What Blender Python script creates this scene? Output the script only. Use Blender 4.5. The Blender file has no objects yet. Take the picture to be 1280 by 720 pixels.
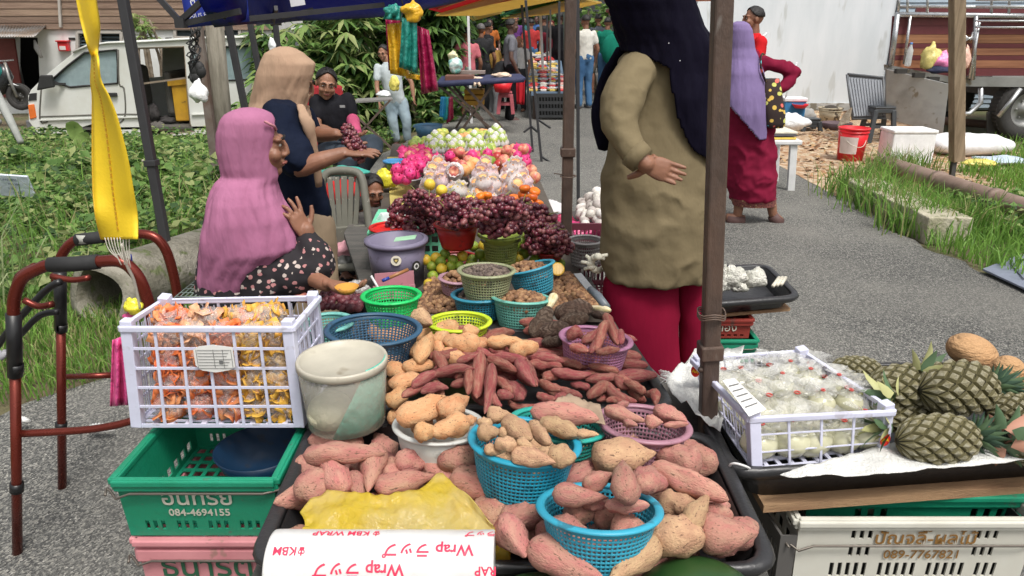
import bpy, bmesh, math, random
import numpy as np
from mathutils import Vector, Matrix, Euler, Quaternion, noise as mnoise
from mathutils.geometry import tessellate_polygon
random.seed(7); np.random.seed(7)
S = bpy.context.scene
COL = S.collection
nob = bpy.data.objects.new
Vec, uni, sin, cos = Vector, random.uniform, math.sin, math.cos
R = math.radians
# camera
CAM_H, PITCH, FPX = 1.6, 19.8, 924.0
cd = bpy.data.cameras.new('camera'); cd.sensor_width = 36; cd.lens = 36*FPX/1280
cd.clip_start = .05; cd.clip_end = 2000
cam = nob('camera', cd); COL.objects.link(cam)
cam.location = (0, 0, CAM_H); cam.rotation_euler = (R(90-PITCH), 0, 0); S.camera = cam
# world, sun, exposure
SUN_EL, SUN_AZ = 62, 150
W = bpy.data.worlds.new("World"); S.world = W; W.use_nodes = True
nt = W.node_tree; nt.nodes.clear()
sky = nt.nodes.new('ShaderNodeTexSky'); sky.sky_type = 'NISHITA'; sky.sun_disc = False
sky.sun_elevation = R(SUN_EL); sky.sun_rotation = R(SUN_AZ); sky.dust_density = 6; sky.air_density = 1.4
hsv = nt.nodes.new('ShaderNodeHueSaturation'); hsv.inputs['Saturation'].default_value = .22
bg = nt.nodes.new('ShaderNodeBackground'); bg.inputs[1].default_value = .13
wo = nt.nodes.new('ShaderNodeOutputWorld')
nt.links.new(sky.outputs[0], hsv.inputs['Color']); nt.links.new(hsv.outputs[0], bg.inputs[0]); nt.links.new(bg.outputs[0], wo.inputs[0])
sl = bpy.data.lights.new('sun', 'SUN'); sl.energy = 2.0; sl.angle = R(15); sl.color = (1, .96, .9)
so = nob('sun', sl); COL.objects.link(so)
_az, _el = R(SUN_AZ), R(SUN_EL)
sd = Vec((sin(_az)*cos(_el), cos(_az)*cos(_el), sin(_el)))
so.rotation_euler = sd.to_track_quat('Z', 'Y').to_euler()
S.view_settings.view_transform = 'Standard'; S.view_settings.look = 'None'
S.view_settings.exposure = .28; S.view_settings.gamma = 1
# pixel helpers (1280x720 photo pixels)
_cp, _sp = cos(R(PITCH)), sin(R(PITCH))
def _ray(px, py):
 a, b = px-640, 360-py
 return Vec((a, FPX*_cp+b*_sp, -FPX*_sp+b*_cp))
def az(px, py, z):
 r = _ray(px, py); return Vec((0, 0, CAM_H)) + r*((z-CAM_H)/r.z)
def ay(px, py, y):
 r = _ray(px, py); return Vec((0, 0, CAM_H)) + r*(y/r.y)
def dep(p): return p.y*_cp + (CAM_H-p.z)*_sp
def m2(p, px): return px/FPX*dep(p)          # pixels -> metres at point p
# materials
MATS = {}
def M(name, base, rough=.6, col2=None, scale=6, mixr=(.4, .62), bump=0, bscale=60, rnd=0, metal=0, alpha=1,
  trans=0, spot=None, sscale=30, sthr=.68, sheen=0, stretch=(1, 1, 1), spec=.5, wave=None, coat=0, gen=False, sss=0, voro=None, detail=6):
 if name in MATS: return MATS[name]
 m = bpy.data.materials.new(name); m.use_nodes = True; t = m.node_tree; N = t.nodes; L = t.links
 b = N['Principled BSDF']; b.inputs['Roughness'].default_value = rough; b.inputs['Metallic'].default_value = metal
 b.inputs['Specular IOR Level'].default_value = spec
 if sheen: b.inputs['Sheen Weight'].default_value = sheen
 if coat: b.inputs['Coat Weight'].default_value = coat
 if trans: b.inputs['Transmission Weight'].default_value = trans
 if alpha < 1: b.inputs['Alpha'].default_value = alpha
 if sss:
  b.inputs['Subsurface Weight'].default_value = sss; b.inputs['Subsurface Radius'].default_value = (.02, .008, .004)
 tc = N.new('ShaderNodeTexCoord'); mp = N.new('ShaderNodeMapping'); mp.inputs['Scale'].default_value = stretch
 L.new(tc.outputs['Generated' if gen else 'Object'], mp.inputs[0]); co = mp.outputs[0]
 if rnd or gen is None:
  oi = N.new('ShaderNodeObjectInfo'); va = N.new('ShaderNodeVectorMath'); va.operation = 'ADD'
  sc = N.new('ShaderNodeVectorMath'); sc.operation = 'SCALE'; sc.inputs['Scale'].default_value = 0
  cm = N.new('ShaderNodeCombineXYZ')
  mu = N.new('ShaderNodeMath'); mu.operation = 'MULTIPLY'; mu.inputs[1].default_value = 37
  L.new(oi.outputs['Random'], mu.inputs[0])
  for k in range(3): L.new(mu.outputs[0], cm.inputs[k])
  L.new(co, va.inputs[0]); L.new(cm.outputs[0], va.inputs[1]); co = va.outputs[0]
 def noise(s, d=detail, r=.6):
  n = N.new('ShaderNodeTexNoise'); n.inputs['Scale'].default_value = s; n.inputs['Detail'].default_value = d
  n.inputs['Roughness'].default_value = r; L.new(co, n.inputs['Vector']); return n
 def rgbmix(fac, a, bb, mode='MIX'):
  x = N.new('ShaderNodeMix'); x.data_type = 'RGBA'; x.blend_type = mode
  if isinstance(fac, (int, float)): x.inputs[0].default_value = fac
  else: L.new(fac, x.inputs[0])
  for s_, i in ((a, 6), (bb, 7)):
   if isinstance(s_, tuple): x.inputs[i].default_value = (*s_, 1)
   else: L.new(s_, x.inputs[i])
  return x.outputs[2]
 def ramp(fac, a, c):
  r = N.new('ShaderNodeMapRange'); r.inputs['From Min'].default_value = a; r.inputs['From Max'].default_value = c
  L.new(fac, r.inputs[0]); return r.outputs[0]
 base = tuple(base); cur = base
 if col2 is not None:
  if voro:
   v = N.new('ShaderNodeTexVoronoi'); v.inputs['Scale'].default_value = voro; L.new(co, v.inputs['Vector'])
   f = ramp(v.outputs['Color'], mixr[0], mixr[1])
  else: f = ramp(noise(scale).outputs['Fac'], mixr[0], mixr[1])
  cur = rgbmix(f, cur, tuple(col2))
 elif not (metal and not rnd):
  f = ramp(noise(scale if scale != 6 else 9).outputs['Fac'], .3, .7)
  cur = rgbmix(f, tuple(c*.86 for c in base), tuple(min(1, c*1.1) for c in base))
 if wave:
  w = N.new('ShaderNodeTexWave'); w.inputs['Scale'].default_value = wave[0]; w.inputs['Distortion'].default_value = wave[1]
  w.inputs['Detail'].default_value = 4; L.new(co, w.inputs['Vector'])
  cur = rgbmix(ramp(w.outputs['Fac'], .35, .75), cur, tuple(wave[2]))
 if spot:
  cur = rgbmix(ramp(noise(sscale, 3).outputs['Fac'], sthr, sthr+.06), cur, tuple(spot))
 if rnd:
  h = N.new('ShaderNodeHueSaturation')
  r1 = N.new('ShaderNodeMapRange'); r1.inputs['To Min'].default_value = 1-rnd; r1.inputs['To Max'].default_value = 1+rnd
  L.new(oi.outputs['Random'], r1.inputs[0]); L.new(r1.outputs[0], h.inputs['Value'])
  r2 = N.new('ShaderNodeMath'); r2.operation = 'FRACT'; m3 = N.new('ShaderNodeMath'); m3.operation = 'MULTIPLY'; m3.inputs[1].default_value = 13.7
  L.new(oi.outputs['Random'], m3.inputs[0]); L.new(m3.outputs[0], r2.inputs[0])
  r4 = N.new('ShaderNodeMapRange'); r4.inputs['To Min'].default_value = .5-rnd*.05; r4.inputs['To Max'].default_value = .5+rnd*.05
  L.new(r2.outputs[0], r4.inputs[0]); L.new(r4.outputs[0], h.inputs['Hue'])
  if isinstance(cur, tuple): h.inputs['Color'].default_value = (*cur, 1)
  else: L.new(cur, h.inputs['Color'])
  cur = h.outputs[0]
 if isinstance(cur, tuple): b.inputs['Base Color'].default_value = (*cur, 1)
 else: L.new(cur, b.inputs['Base Color'])
 if bump:
  bp = N.new('ShaderNodeBump'); bp.inputs['Strength'].default_value = min(1, bump); bp.inputs['Distance'].default_value = .02*max(1, bump)
  L.new(noise(bscale, 4).outputs['Fac'], bp.inputs['Height']); L.new(bp.outputs[0], b.inputs['Normal'])
 if rough > .15 and not trans:
  rr = ramp(noise(25, 2).outputs['Fac'], .2, .8)
  q = N.new('ShaderNodeMapRange'); q.inputs['To Min'].default_value = max(0, rough-.1); q.inputs['To Max'].default_value = min(1, rough+.1)
  L.new(rr, q.inputs[0]); L.new(q.outputs[0], b.inputs['Roughness'])
 MATS[name] = m; return m
def translucent(m, c, f):
 t = m.node_tree; N = t.nodes; L = t.links; b = N['Principled BSDF']; o = N['Material Output']; tr = N.new('ShaderNodeBsdfTranslucent'); tr.inputs[0].default_value = (*c, 1)
 mx = N.new('ShaderNodeMixShader'); mx.inputs[0].default_value = f; L.new(b.outputs[0], mx.inputs[1]); L.new(tr.outputs[0], mx.inputs[2]); L.new(mx.outputs[0], o.inputs[0]); return m
# mesh builder
class MB:
 def __init__(s): s.v = []; s.f = []; s.m = []; s.s = []
 def add(s, vs, fs, m=0, smooth=False):
  o = len(s.v); s.v.extend([tuple(v) for v in vs])
  for f in fs: s.f.append(tuple(i+o for i in f)); s.m.append(m); s.s.append(smooth)
  return s
 def box(s, c, d, rot=None, m=0):
  c = Vec(c); h = Vec(d)/2; q = rot if rot is not None else Matrix.Identity(3)
  vs = [c+q@Vec((x*h.x, y*h.y, z*h.z)) for z in (-1, 1) for y in (-1, 1) for x in (-1, 1)]
  return s.add(vs, [(0, 2, 3, 1), (4, 5, 7, 6), (0, 1, 5, 4), (2, 6, 7, 3), (0, 4, 6, 2), (1, 3, 7, 5)], m)
 def bar(s, a, b, w, h=None, up=(0, 0, 1), m=0):
  a = Vec(a); b = Vec(b); d = b-a; L = d.length
  if L < 1e-6: return s
  x = d/L; u = Vec(up)
  if abs(x.dot(u)) > .98: u = Vec((0, 1, 0))
  y = u.cross(x).normalized(); z = x.cross(y)
  return s.box((a+b)/2, (L, w, h or w), Matrix((x, y, z)).transposed(), m)
 def tube(s, pts, r, n=8, cap=True, m=0, smooth=True, flat=1.0):
  pts = [Vec(p) for p in pts]; k = len(pts); rs = r if isinstance(r, (list, tuple)) else [r]*k
  tans = []
  for i in range(k):
   t = (pts[min(i+1, k-1)]-pts[max(i-1, 0)]); tans.append(t.normalized() if t.length > 1e-9 else Vec((0, 0, 1)))
  u = Vec((0, 0, 1)) if abs(tans[0].z) < .9 else Vec((1, 0, 0))
  nrm = (u-tans[0]*u.dot(tans[0])).normalized(); vs = []
  for i in range(k):
   nrm = (nrm-tans[i]*nrm.dot(tans[i]))
   nrm = nrm.normalized() if nrm.length > 1e-6 else Vec((1, 0, 0))
   bn = tans[i].cross(nrm)
   for j in range(n):
    a = 2*math.pi*j/n; vs.append(pts[i]+(nrm*cos(a)*flat+bn*sin(a))*rs[i])
  fs = [(i*n+j, i*n+(j+1) % n, (i+1)*n+(j+1) % n, (i+1)*n+j) for i in range(k-1) for j in range(n)]
  if cap: fs += [tuple(range(n))[::-1], tuple(range((k-1)*n, k*n))]
  return s.add(vs, fs, m, smooth)
 def rings(s, rr, close=True, cap=(True, True), m=0, smooth=True, skip=None):
  n = len(rr[0]); k = len(rr); vs = [p for r in rr for p in r]; fs = []
  for i in range(k-1):
   for j in range(n if close else n-1):
    if skip and skip(i, j): continue
    fs.append((i*n+j, i*n+(j+1) % n, (i+1)*n+(j+1) % n, (i+1)*n+j))
  if cap[0]: fs.append(tuple(range(n))[::-1])
  if cap[1]: fs.append(tuple(range((k-1)*n, k*n)))
  return s.add(vs, fs, m, smooth)
 def lathe(s, prof, n=32, c=(0, 0, 0), cap=(True, False), m=0, smooth=True, M4=None):
  c = Vec(c); rr = []
  for r, z in prof:
   rr.append([c+Vec((r*cos(2*math.pi*j/n), r*sin(2*math.pi*j/n), z)) for j in range(n)])
  if M4 is not None: rr = [[M4@p for p in r] for r in rr]
  return s.rings(rr, cap=cap, m=m, smooth=smooth)
 def ell(s, c, r, n=12, k=8, rot=None, m=0):
  c = Vec(c); r = Vec(r) if not isinstance(r, (int, float)) else Vec((r, r, r)); rr = []
  for i in range(1, k):
   ph = math.pi*i/k
   rr.append([Vec((r.x*sin(ph)*cos(2*math.pi*j/n), r.y*sin(ph)*sin(2*math.pi*j/n), -r.z*cos(ph))) for j in range(n)])
  vs = [Vec((0, 0, -r.z))]+[p for q in rr for p in q]+[Vec((0, 0, r.z))]
  if rot is not None: vs = [rot@p for p in vs]
  vs = [p+c for p in vs]; fs = []
  for j in range(n): fs.append((0, 1+(j+1) % n, 1+j))
  for i in range(k-2):
   for j in range(n): fs.append((1+i*n+j, 1+i*n+(j+1) % n, 1+(i+1)*n+(j+1) % n, 1+(i+1)*n+j))
  e = len(vs)-1; b0 = 1+(k-2)*n
  for j in range(n): fs.append((b0+j, b0+(j+1) % n, e))
  return s.add(vs, fs, m, True)
 def plate(s, outer, holes, thick, m=0):
  """flat polygon (3D points) with holes, extruded by vector thick"""
  loops = [[Vec(p) for p in outer]]+[[Vec(p) for p in h] for h in holes]
  tri = tessellate_polygon(loops); pts = [p for l in loops for p in l]; n = len(pts); th = Vec(thick)
  vs = pts+[p+th for p in pts]; fs = [tuple(t) for t in tri]+[tuple(i+n for i in t[::-1]) for t in tri]
  o = 0
  for l in loops:
   k = len(l)
   for j in range(k): fs.append((o+j, o+(j+1) % k, n+o+(j+1) % k, n+o+j))
   o += k
  return s.add(vs, fs, m)
 def mesh(s, name, mats):
  me = bpy.data.meshes.new(name); me.from_pydata(s.v, [], s.f)
  for mm in mats: me.materials.append(mm)
  me.polygons.foreach_set('material_index', s.m); me.polygons.foreach_set('use_smooth', s.s)
  me.update(); return me
WL = {}
def props(o, label=None, cat=None, group=None, kind=None):
 if label: o['label'] = label
 if cat: o['category'] = cat
 if group: o['group'] = group
 if kind: o['kind'] = kind
def thing(name, label, cat, loc, group=None):
 o = nob(name, None); COL.objects.link(o); o.location = loc; o.empty_display_size = .05
 WL[o.name] = Vec(loc); props(o, label, cat, group); return o
def recal(me):
 bm = bmesh.new(); bm.from_mesh(me); bmesh.ops.recalc_face_normals(bm, faces=bm.faces); bm.to_mesh(me); bm.free()
def obj(name, mb, mats, parent=None, label=None, cat=None, group=None, kind=None, bevel=0, solid=0, sub=0, world=True, recalc=True, origin=None):
 if not isinstance(mats, (list, tuple)): mats = [mats]
 me = mb.mesh(name, mats) if isinstance(mb, MB) else mb
 if recalc and isinstance(mb, MB) and len(mb.f) < 60000: recal(me)
 o = nob(name, me); COL.objects.link(o); pw = Vec((0, 0, 0))
 if parent is not None: pw = WL[parent.name]; o.parent = parent
 if world and len(me.vertices):
  co = np.empty(len(me.vertices)*3); me.vertices.foreach_get('co', co); co = co.reshape(-1, 3)
  lo, hi = co.min(0), co.max(0)
  og = np.array([(lo[0]+hi[0])/2, (lo[1]+hi[1])/2, lo[2]]) if origin is None else np.array(origin)
  co -= og; me.vertices.foreach_set('co', co.ravel()); me.update()
  o.location = Vec(og)-pw; WL[o.name] = Vec(og)
 else: WL[o.name] = pw.copy()
 props(o, label, cat, group, kind)
 if solid:
  d = o.modifiers.new('solid', 'SOLIDIFY'); d.thickness = solid; d.offset = 0
 if bevel:
  d = o.modifiers.new('bevel', 'BEVEL'); d.width = bevel; d.segments = 2; d.limit_method = 'ANGLE'
 if sub:
  d = o.modifiers.new('sub', 'SUBSURF'); d.levels = sub; d.render_levels = sub
 return o
def fuse(o, voxel, smooth=6):
 d = o.modifiers.new('remesh', 'REMESH'); d.mode = 'VOXEL'; d.voxel_size = voxel; d.use_smooth_shade = True
 if smooth:
  e = o.modifiers.new('smooth', 'SMOOTH'); e.factor = .5; e.iterations = smooth
 return o
_TEX = {}
def ruffle(o, size, strength, depth=2):
 k = (size, depth)
 if k not in _TEX:
  t = bpy.data.textures.new('folds', 'CLOUDS'); t.noise_scale = size; t.noise_depth = depth; _TEX[k] = t
 d = o.modifiers.new('folds', 'DISPLACE'); d.texture = _TEX[k]; d.strength = strength; d.mid_level = .5; return o
def crease(o, size, strength, turb=9):
 t = bpy.data.textures.new('creases', 'MARBLE'); t.noise_scale = size; t.turbulence = turb; t.marble_type = 'SHARP'
 d = o.modifiers.new('creases', 'DISPLACE'); d.texture = t; d.strength = -strength; d.mid_level = .4; return o
def copy_tree(o, loc=None, rot=None, scale=None, label=None, parent=None):
 c = o.copy(); COL.objects.link(c)
 if loc is not None: c.location = loc
 if rot is not None: c.rotation_euler = rot
 if scale is not None: c.scale = scale if not isinstance(scale, (int, float)) else (scale,)*3
 if label: c['label'] = label
 if parent is not None: c.parent = parent
 for ch in o.children: copy_tree(ch, parent=c)
 return c
def text_mb(body, size, mat4, depth=.0006, shear=0, bold=0, fill=None):
 """lettering as a flat raised mesh; returns MB"""
 cu = bpy.data.curves.new('lettering', 'FONT'); cu.body = body; cu.size = size; cu.align_x = 'CENTER'; cu.align_y = 'CENTER'
 cu.extrude = depth/2; cu.shear = shear; cu.offset = bold; cu.resolution_u = 3
 o = nob('lettering', cu); COL.objects.link(o)
 bpy.context.view_layer.update()
 dg = bpy.context.evaluated_depsgraph_get(); me = bpy.data.meshes.new_from_object(o.evaluated_get(dg))
 mb = MB(); mb.add([mat4@v.co for v in me.vertices], [tuple(p.vertices) for p in me.polygons])
 bpy.data.objects.remove(o); bpy.data.curves.remove(cu); bpy.data.meshes.remove(me)
 return mb
def frame(o, x, y):
 """4x4 with origin o, x axis x, y axis y (text plane)"""
 x = Vec(x).normalized(); y = Vec(y); z = x.cross(y).normalized(); y = z.cross(x)
 m = Matrix((x, y, z)).transposed().to_4x4(); m.translation = Vec(o); return m
def smoothpath(pts, n=4):
 pts = [Vec(p) for p in pts]; out = []
 for i in range(len(pts)-1):
  p0 = pts[max(i-1, 0)]; p1 = pts[i]; p2 = pts[i+1]; p3 = pts[min(i+2, len(pts)-1)]
  for k in range(n):
   t = k/n
   out.append(.5*((2*p1)+(p2-p0)*t+(2*p0-5*p1+4*p2-p3)*t*t+(3*p1-p0-3*p2+p3)*t**3))
 out.append(pts[-1]); return out
def lerp_tab(tab, t):
 if t <= tab[0][0]: return tab[0][1:]
 for a, b in zip(tab, tab[1:]):
  if t <= b[0]:
   k = (t-a[0])/(b[0]-a[0]); k = k*k*(3-2*k)*.35+k*.65
   return tuple(x+(y-x)*k for x, y in zip(a[1:], b[1:]))
 return tab[-1][1:]
def pxrings(tab, rows, n=40, fold=0, nf=9, seed=0, pw=2.0):
 """rings from photo rows: tab rows = (py, xl, xr, Y, depthratio). real elliptical section."""
 out = []; y0, y1 = tab[0][0], tab[-1][0]
 for i in range(rows+1):
  py = y0+(y1-y0)*i/rows; xl, xr, Y, dr = lerp_tab(tab, py)[:4]
  c = ay((xl+xr)/2, py, Y); rx = m2(c, (xr-xl)/2); ring = []
  for j in range(n):
   a = 2*math.pi*j/n; ca, sa = cos(a), sin(a)
   q = 1+fold*(i/rows)*sin(nf*a+seed+1.3*sin(2*a+seed)) if fold else 1
   ring.append(c+Vec((rx*q*math.copysign(abs(ca)**(2/pw), ca), rx*dr*q*math.copysign(abs(sa)**(2/pw), sa), 0)))
  out.append(ring)
 return out
# ground, road, verge
def sstep(t): t = max(0, min(1, t)); return t*t*(3-2*t)
def gz(x, y):
 d = -.32*sstep((y-5.5)/4.5)*sstep((-x-1.0)/1.6)
 return d
def gridsheet(x0, x1, y0, y1, n, m, zf, mb=None):
 mb = mb or MB(); vs = []
 for i in range(n+1):
  for j in range(m+1):
   x = x0+(x1-x0)*i/n; y = y0+(y1-y0)*j/m; vs.append((x, y, zf(x, y)))
 mb.add(vs, [(i*(m+1)+j, (i+1)*(m+1)+j, (i+1)*(m+1)+j+1, i*(m+1)+j+1) for i in range(n) for j in range(m)], 0, True); return mb
soil = M('soil', (.14, .105, .065), .95, col2=(.09, .1, .035), scale=1.3, bump=.8, bscale=40)
def bump2(x, y): return mnoise.noise(Vec((x*1.5, y*1.5, 0)))*.03
g = MB(); gridsheet(-60, 60, -8, 100, 60, 54, lambda x, y: -.42 if abs(x) < 20 and y < 30 else -.05, g)
obj('terrain', g, M('far_soil', (.11, .12, .05), .95, col2=(.16, .13, .08), scale=.6), kind='structure')
g = gridsheet(-16, 16, -2, 30, 110, 110, lambda x, y: gz(x, y)+bump2(x, y)*(.6 if abs(x) > 2 else .1)-.02)
obj('ground', g, soil, kind='structure')
# asphalt: speckled chip seal
m = bpy.data.materials.new('chip_asphalt'); m.use_nodes = True; MATS['chip_asphalt'] = m
t = m.node_tree; N = t.nodes; L = t.links; b = N['Principled BSDF']; b.inputs['Roughness'].default_value = .92
tc = N.new('ShaderNodeTexCoord')
def _v(s, feat='F1'):
 v = N.new('ShaderNodeTexVoronoi'); v.inputs['Scale'].default_value = s; L.new(tc.outputs['Object'], v.inputs['Vector']); return v
def _n(s, d=5):
 v = N.new('ShaderNodeTexNoise'); v.inputs['Scale'].default_value = s; v.inputs['Detail'].default_value = d; L.new(tc.outputs['Object'], v.inputs['Vector']); return v
v1 = _v(150); v2 = _n(1.1); v3 = _n(.35, 3)
cr = N.new('ShaderNodeValToRGB'); L.new(v1.outputs['Color'], cr.inputs[0])
e = cr.color_ramp.elements; e[0].color = (.06, .06, .058, 1); e[0].position = .2; e[1].color = (.42, .405, .37, 1); e[1].position = .95
for p_, c_ in ((.42, (.09, .09, .085, 1)), (.6, (.17, .168, .155, 1)), (.8, (.27, .26, .23, 1))):
 q = e.new(p_); q.color = c_
mx = N.new('ShaderNodeMix'); mx.data_type = 'RGBA'; mx.inputs[7].default_value = (.24, .23, .205, 1); L.new(cr.outputs[0], mx.inputs[6])
mr = N.new('ShaderNodeMapRange'); mr.inputs['From Min'].default_value = .45; mr.inputs['From Max'].default_value = .72; mr.inputs['To Max'].default_value = .55
L.new(v2.outputs[0], mr.inputs[0]); L.new(mr.outputs[0], mx.inputs[0])
mx2 = N.new('ShaderNodeMix'); mx2.data_type = 'RGBA'; mx2.blend_type = 'MULTIPLY'; mx2.inputs[0].default_value = 1
cr2 = N.new('ShaderNodeMapRange'); cr2.inputs['From Min'].default_value = .3; cr2.inputs['From Max'].default_value = .7; cr2.inputs['To Min'].default_value = .72; cr2.inputs['To Max'].default_value = 1.15
L.new(v3.outputs[0], cr2.inputs[0]); L.new(mx.outputs[2], mx2.inputs[6]); L.new(cr2.outputs[0], mx2.inputs[7]); L.new(mx2.outputs[2], b.inputs['Base Color'])
bp = N.new('ShaderNodeBump'); bp.inputs['Strength'].default_value = .8; bp.inputs['Distance'].default_value = .006; L.new(v1.outputs['Distance'], bp.inputs['Height']); L.new(bp.outputs[0], b.inputs['Normal'])
asphalt = m
def gp(px, py): p = az(px, py, 0); return (p.x, p.y)
# road boundary (left side going away, then right side coming back)
Lb = [(-2.3, -1.5), (-2.35, 2.2), (-2.2, 2.8), (-1.95, 3.2), (-1.75, 3.8), (-1.8, 5), (-2.3, 6.2), (-2.6, 7.5), (-2.4, 9.5), (-1.6, 11), (-1.3, 13), (-1.5, 20), (-2, 32)]
Rb = [(6, 32), (5.2, 20), (4.4, 15), (3.7, 11), (3.35, 9), (3.2, 7.7), (3.22, 6.4), (3.1, 5.6), (3.15, 5.0), (3.3, 4.4), (3.7, 3.2), (4.2, 1.5), (4.6, -1.5)]
def jag(pts, a):
 out = []
 for p, q in zip(pts, pts[1:]):
  n = max(2, int(math.dist(p, q)/.12)) if p[1] < 12 else 4
  for k in range(n):
   t = k/n; x = p[0]+(q[0]-p[0])*t; y = p[1]+(q[1]-p[1])*t
   out.append((x+mnoise.noise(Vec((x*3, y*3, 1)))*a+mnoise.noise(Vec((x*12, y*12, 5)))*a*.4, y))
 out.append(pts[-1]); return out
LL, RR = jag(Lb, .13), jag(Rb, .12)
def xint(pts, y):
 for p, q in zip(pts, pts[1:]):
  if min(p[1], q[1]) <= y <= max(p[1], q[1]) and p[1] != q[1]:
   return p[0]+(q[0]-p[0])*(y-p[1])/(q[1]-p[1])
 return pts[0][0] if abs(pts[0][1]-y) < abs(pts[-1][1]-y) else pts[-1][0]
g = MB(); vs = []; ny = 260; nx = 36
for j in range(ny+1):
 y = -1.5+33*(j/ny)**1.6; a, c_ = xint(LL, y), xint(RR, y)
 for i in range(nx+1):
  x = a+(c_-a)*i/nx; e_ = min(i, nx-i)/3
  vs.append((x, y, gz(x, y)+.012*sstep(e_)+.004))
g.add(vs, [(j*(nx+1)+i, j*(nx+1)+i+1, (j+1)*(nx+1)+i+1, (j+1)*(nx+1)+i) for j in range(ny) for i in range(nx)], 0, True)
obj('road', g, asphalt, kind='structure', world=False)
# leaf litter / brown earth yard on the right
g = gridsheet(3.15, 6.6, 7.0, 14.4, 20, 30, lambda x, y: .008+bump2(x*2, y*2)*.3)
YL = [(uni(3.2, 6.6), uni(7, 14.2), .015) for _ in range(1500)]; LT = [M('leaf_%d' % k, c) for k, c in enumerate(((.30, .15, .07), (.42, .26, .12), (.2, .1, .05), (.5, .4, .26)))]
obj('dirt_yard', g, M('litter', (.36, .20, .10), .95, col2=(.52, .42, .3), scale=9, bump=.7, bscale=40, spot=(.12, .08, .05), sscale=22, sthr=.6), kind='structure', world=False)
# foliage helpers
def mesh_np(name, V, F, mats, mi=None, smooth=False):
 me = bpy.data.meshes.new(name); V = np.asarray(V, dtype=np.float32); F = np.asarray(F, dtype=np.int32); k = F.shape[1]
 me.vertices.add(len(V)); me.vertices.foreach_set('co', V.ravel())
 me.loops.add(F.size); me.loops.foreach_set('vertex_index', F.ravel())
 me.polygons.add(len(F)); me.polygons.foreach_set('loop_start', np.arange(0, F.size, k, dtype=np.int32))
 for mm in mats: me.materials.append(mm)
 if mi is not None: me.polygons.foreach_set('material_index', np.asarray(mi, dtype=np.int32))
 me.update(calc_edges=True); return me
rng = np.random.default_rng(5)
def leaf_mesh(P, size, mats, aspect=.3, tilt=.5, dirs=None, droop=.25):
 n = len(P); P = np.asarray(P, float); size = np.broadcast_to(size, n)*rng.uniform(.65, 1.25, n)
 if dirs is None:
  a = rng.uniform(0, 2*np.pi, n); el = rng.uniform(-.5, .7, n)*tilt*2
  dirs = np.stack([np.cos(a)*np.cos(el), np.sin(a)*np.cos(el), np.sin(el)], 1)
 up = np.stack([rng.normal(0, tilt, n), rng.normal(0, tilt, n), np.ones(n)], 1)
 sd_ = np.cross(dirs, up); sd_ /= np.linalg.norm(sd_, axis=1)[:, None]+1e-9; nn = np.cross(sd_, dirs)
 s = size[:, None]; mid = P+dirs*s*.45+nn*s*.06; tip = P+dirs*s-np.array([0, 0, 1])*s*droop
 V = np.stack([P, mid+sd_*s*aspect-nn*s*.05, tip, mid-sd_*s*aspect-nn*s*.05, mid], 1).reshape(-1, 3)
 i = np.arange(n)*5; F = np.concatenate([np.stack([i, i+1, i+4], 1), np.stack([i+1, i+2, i+4], 1), np.stack([i+2, i+3, i+4], 1), np.stack([i+3, i, i+4], 1)])
 mi = rng.integers(0, len(mats), n); return mesh_np('foliage', V, F, mats, np.tile(mi, 4))
def palmate(C, size, mats, k=7, aspect=.13):
 P = np.repeat(np.asarray(C, float), k, 0); n = len(C); az_ = rng.uniform(0, 2*np.pi, n); base = np.tile(np.linspace(-1.9, 1.9, k), n)+np.repeat(az_, k)
 t = np.repeat(rng.uniform(-.7, .25, n), k); d = np.stack([np.cos(base), np.sin(base), t+rng.normal(0, .1, n*k)], 1); d /= np.linalg.norm(d, axis=1)[:, None]
 return leaf_mesh(P, size, mats, aspect, .3, d, .22)
def grass_mesh(P, h, w, mats, lean=.5):
 n = len(P); P = np.asarray(P, float); h = np.broadcast_to(h, n)*rng.uniform(.5, 1.2, n); a = rng.uniform(0, 2*np.pi, n); b_ = rng.uniform(0, 2*np.pi, n)
 l = rng.uniform(.1, 1, n)*lean; d = np.stack([np.cos(a)*l, np.sin(a)*l, np.ones(n)*(1-l*.35)], 1); s = np.stack([np.cos(b_), np.sin(b_), 0*b_], 1)*w
 H_ = h[:, None]; m1 = P+d*H_*.5; m1[:, 2] += h*.12; tip = P+d*H_; tip[:, :2] += d[:, :2]*H_*.5; tip[:, 2] -= l*h*.25
 V = np.stack([P-s, P+s, m1+s*.8, m1-s*.8, tip], 1).reshape(-1, 3); i = np.arange(n)*5
 F = np.concatenate([np.stack([i, i+1, i+2], 1), np.stack([i, i+2, i+3], 1), np.stack([i+3, i+2, i+4], 1)])
 mi = rng.integers(0, len(mats), n); return mesh_np('grass', V, F, mats, np.tile(mi, 3))
def G(name, c, r=.55):
 return translucent(M(name, c, r, spec=.25), tuple(min(1, x*1.5) for x in c), .3)
GR = [G('leaf_a', (.085, .165, .04)), G('leaf_b', (.14, .25, .065)), G('leaf_c', (.22, .32, .095)), G('leaf_d', (.05, .10, .035)), G('leaf_e', (.30, .34, .14))]
GG = [G('grass_a', (.14, .27, .05)), G('grass_b', (.2, .36, .07)), G('grass_c', (.1, .2, .04)), G('grass_d', (.3, .3, .13))]
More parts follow.
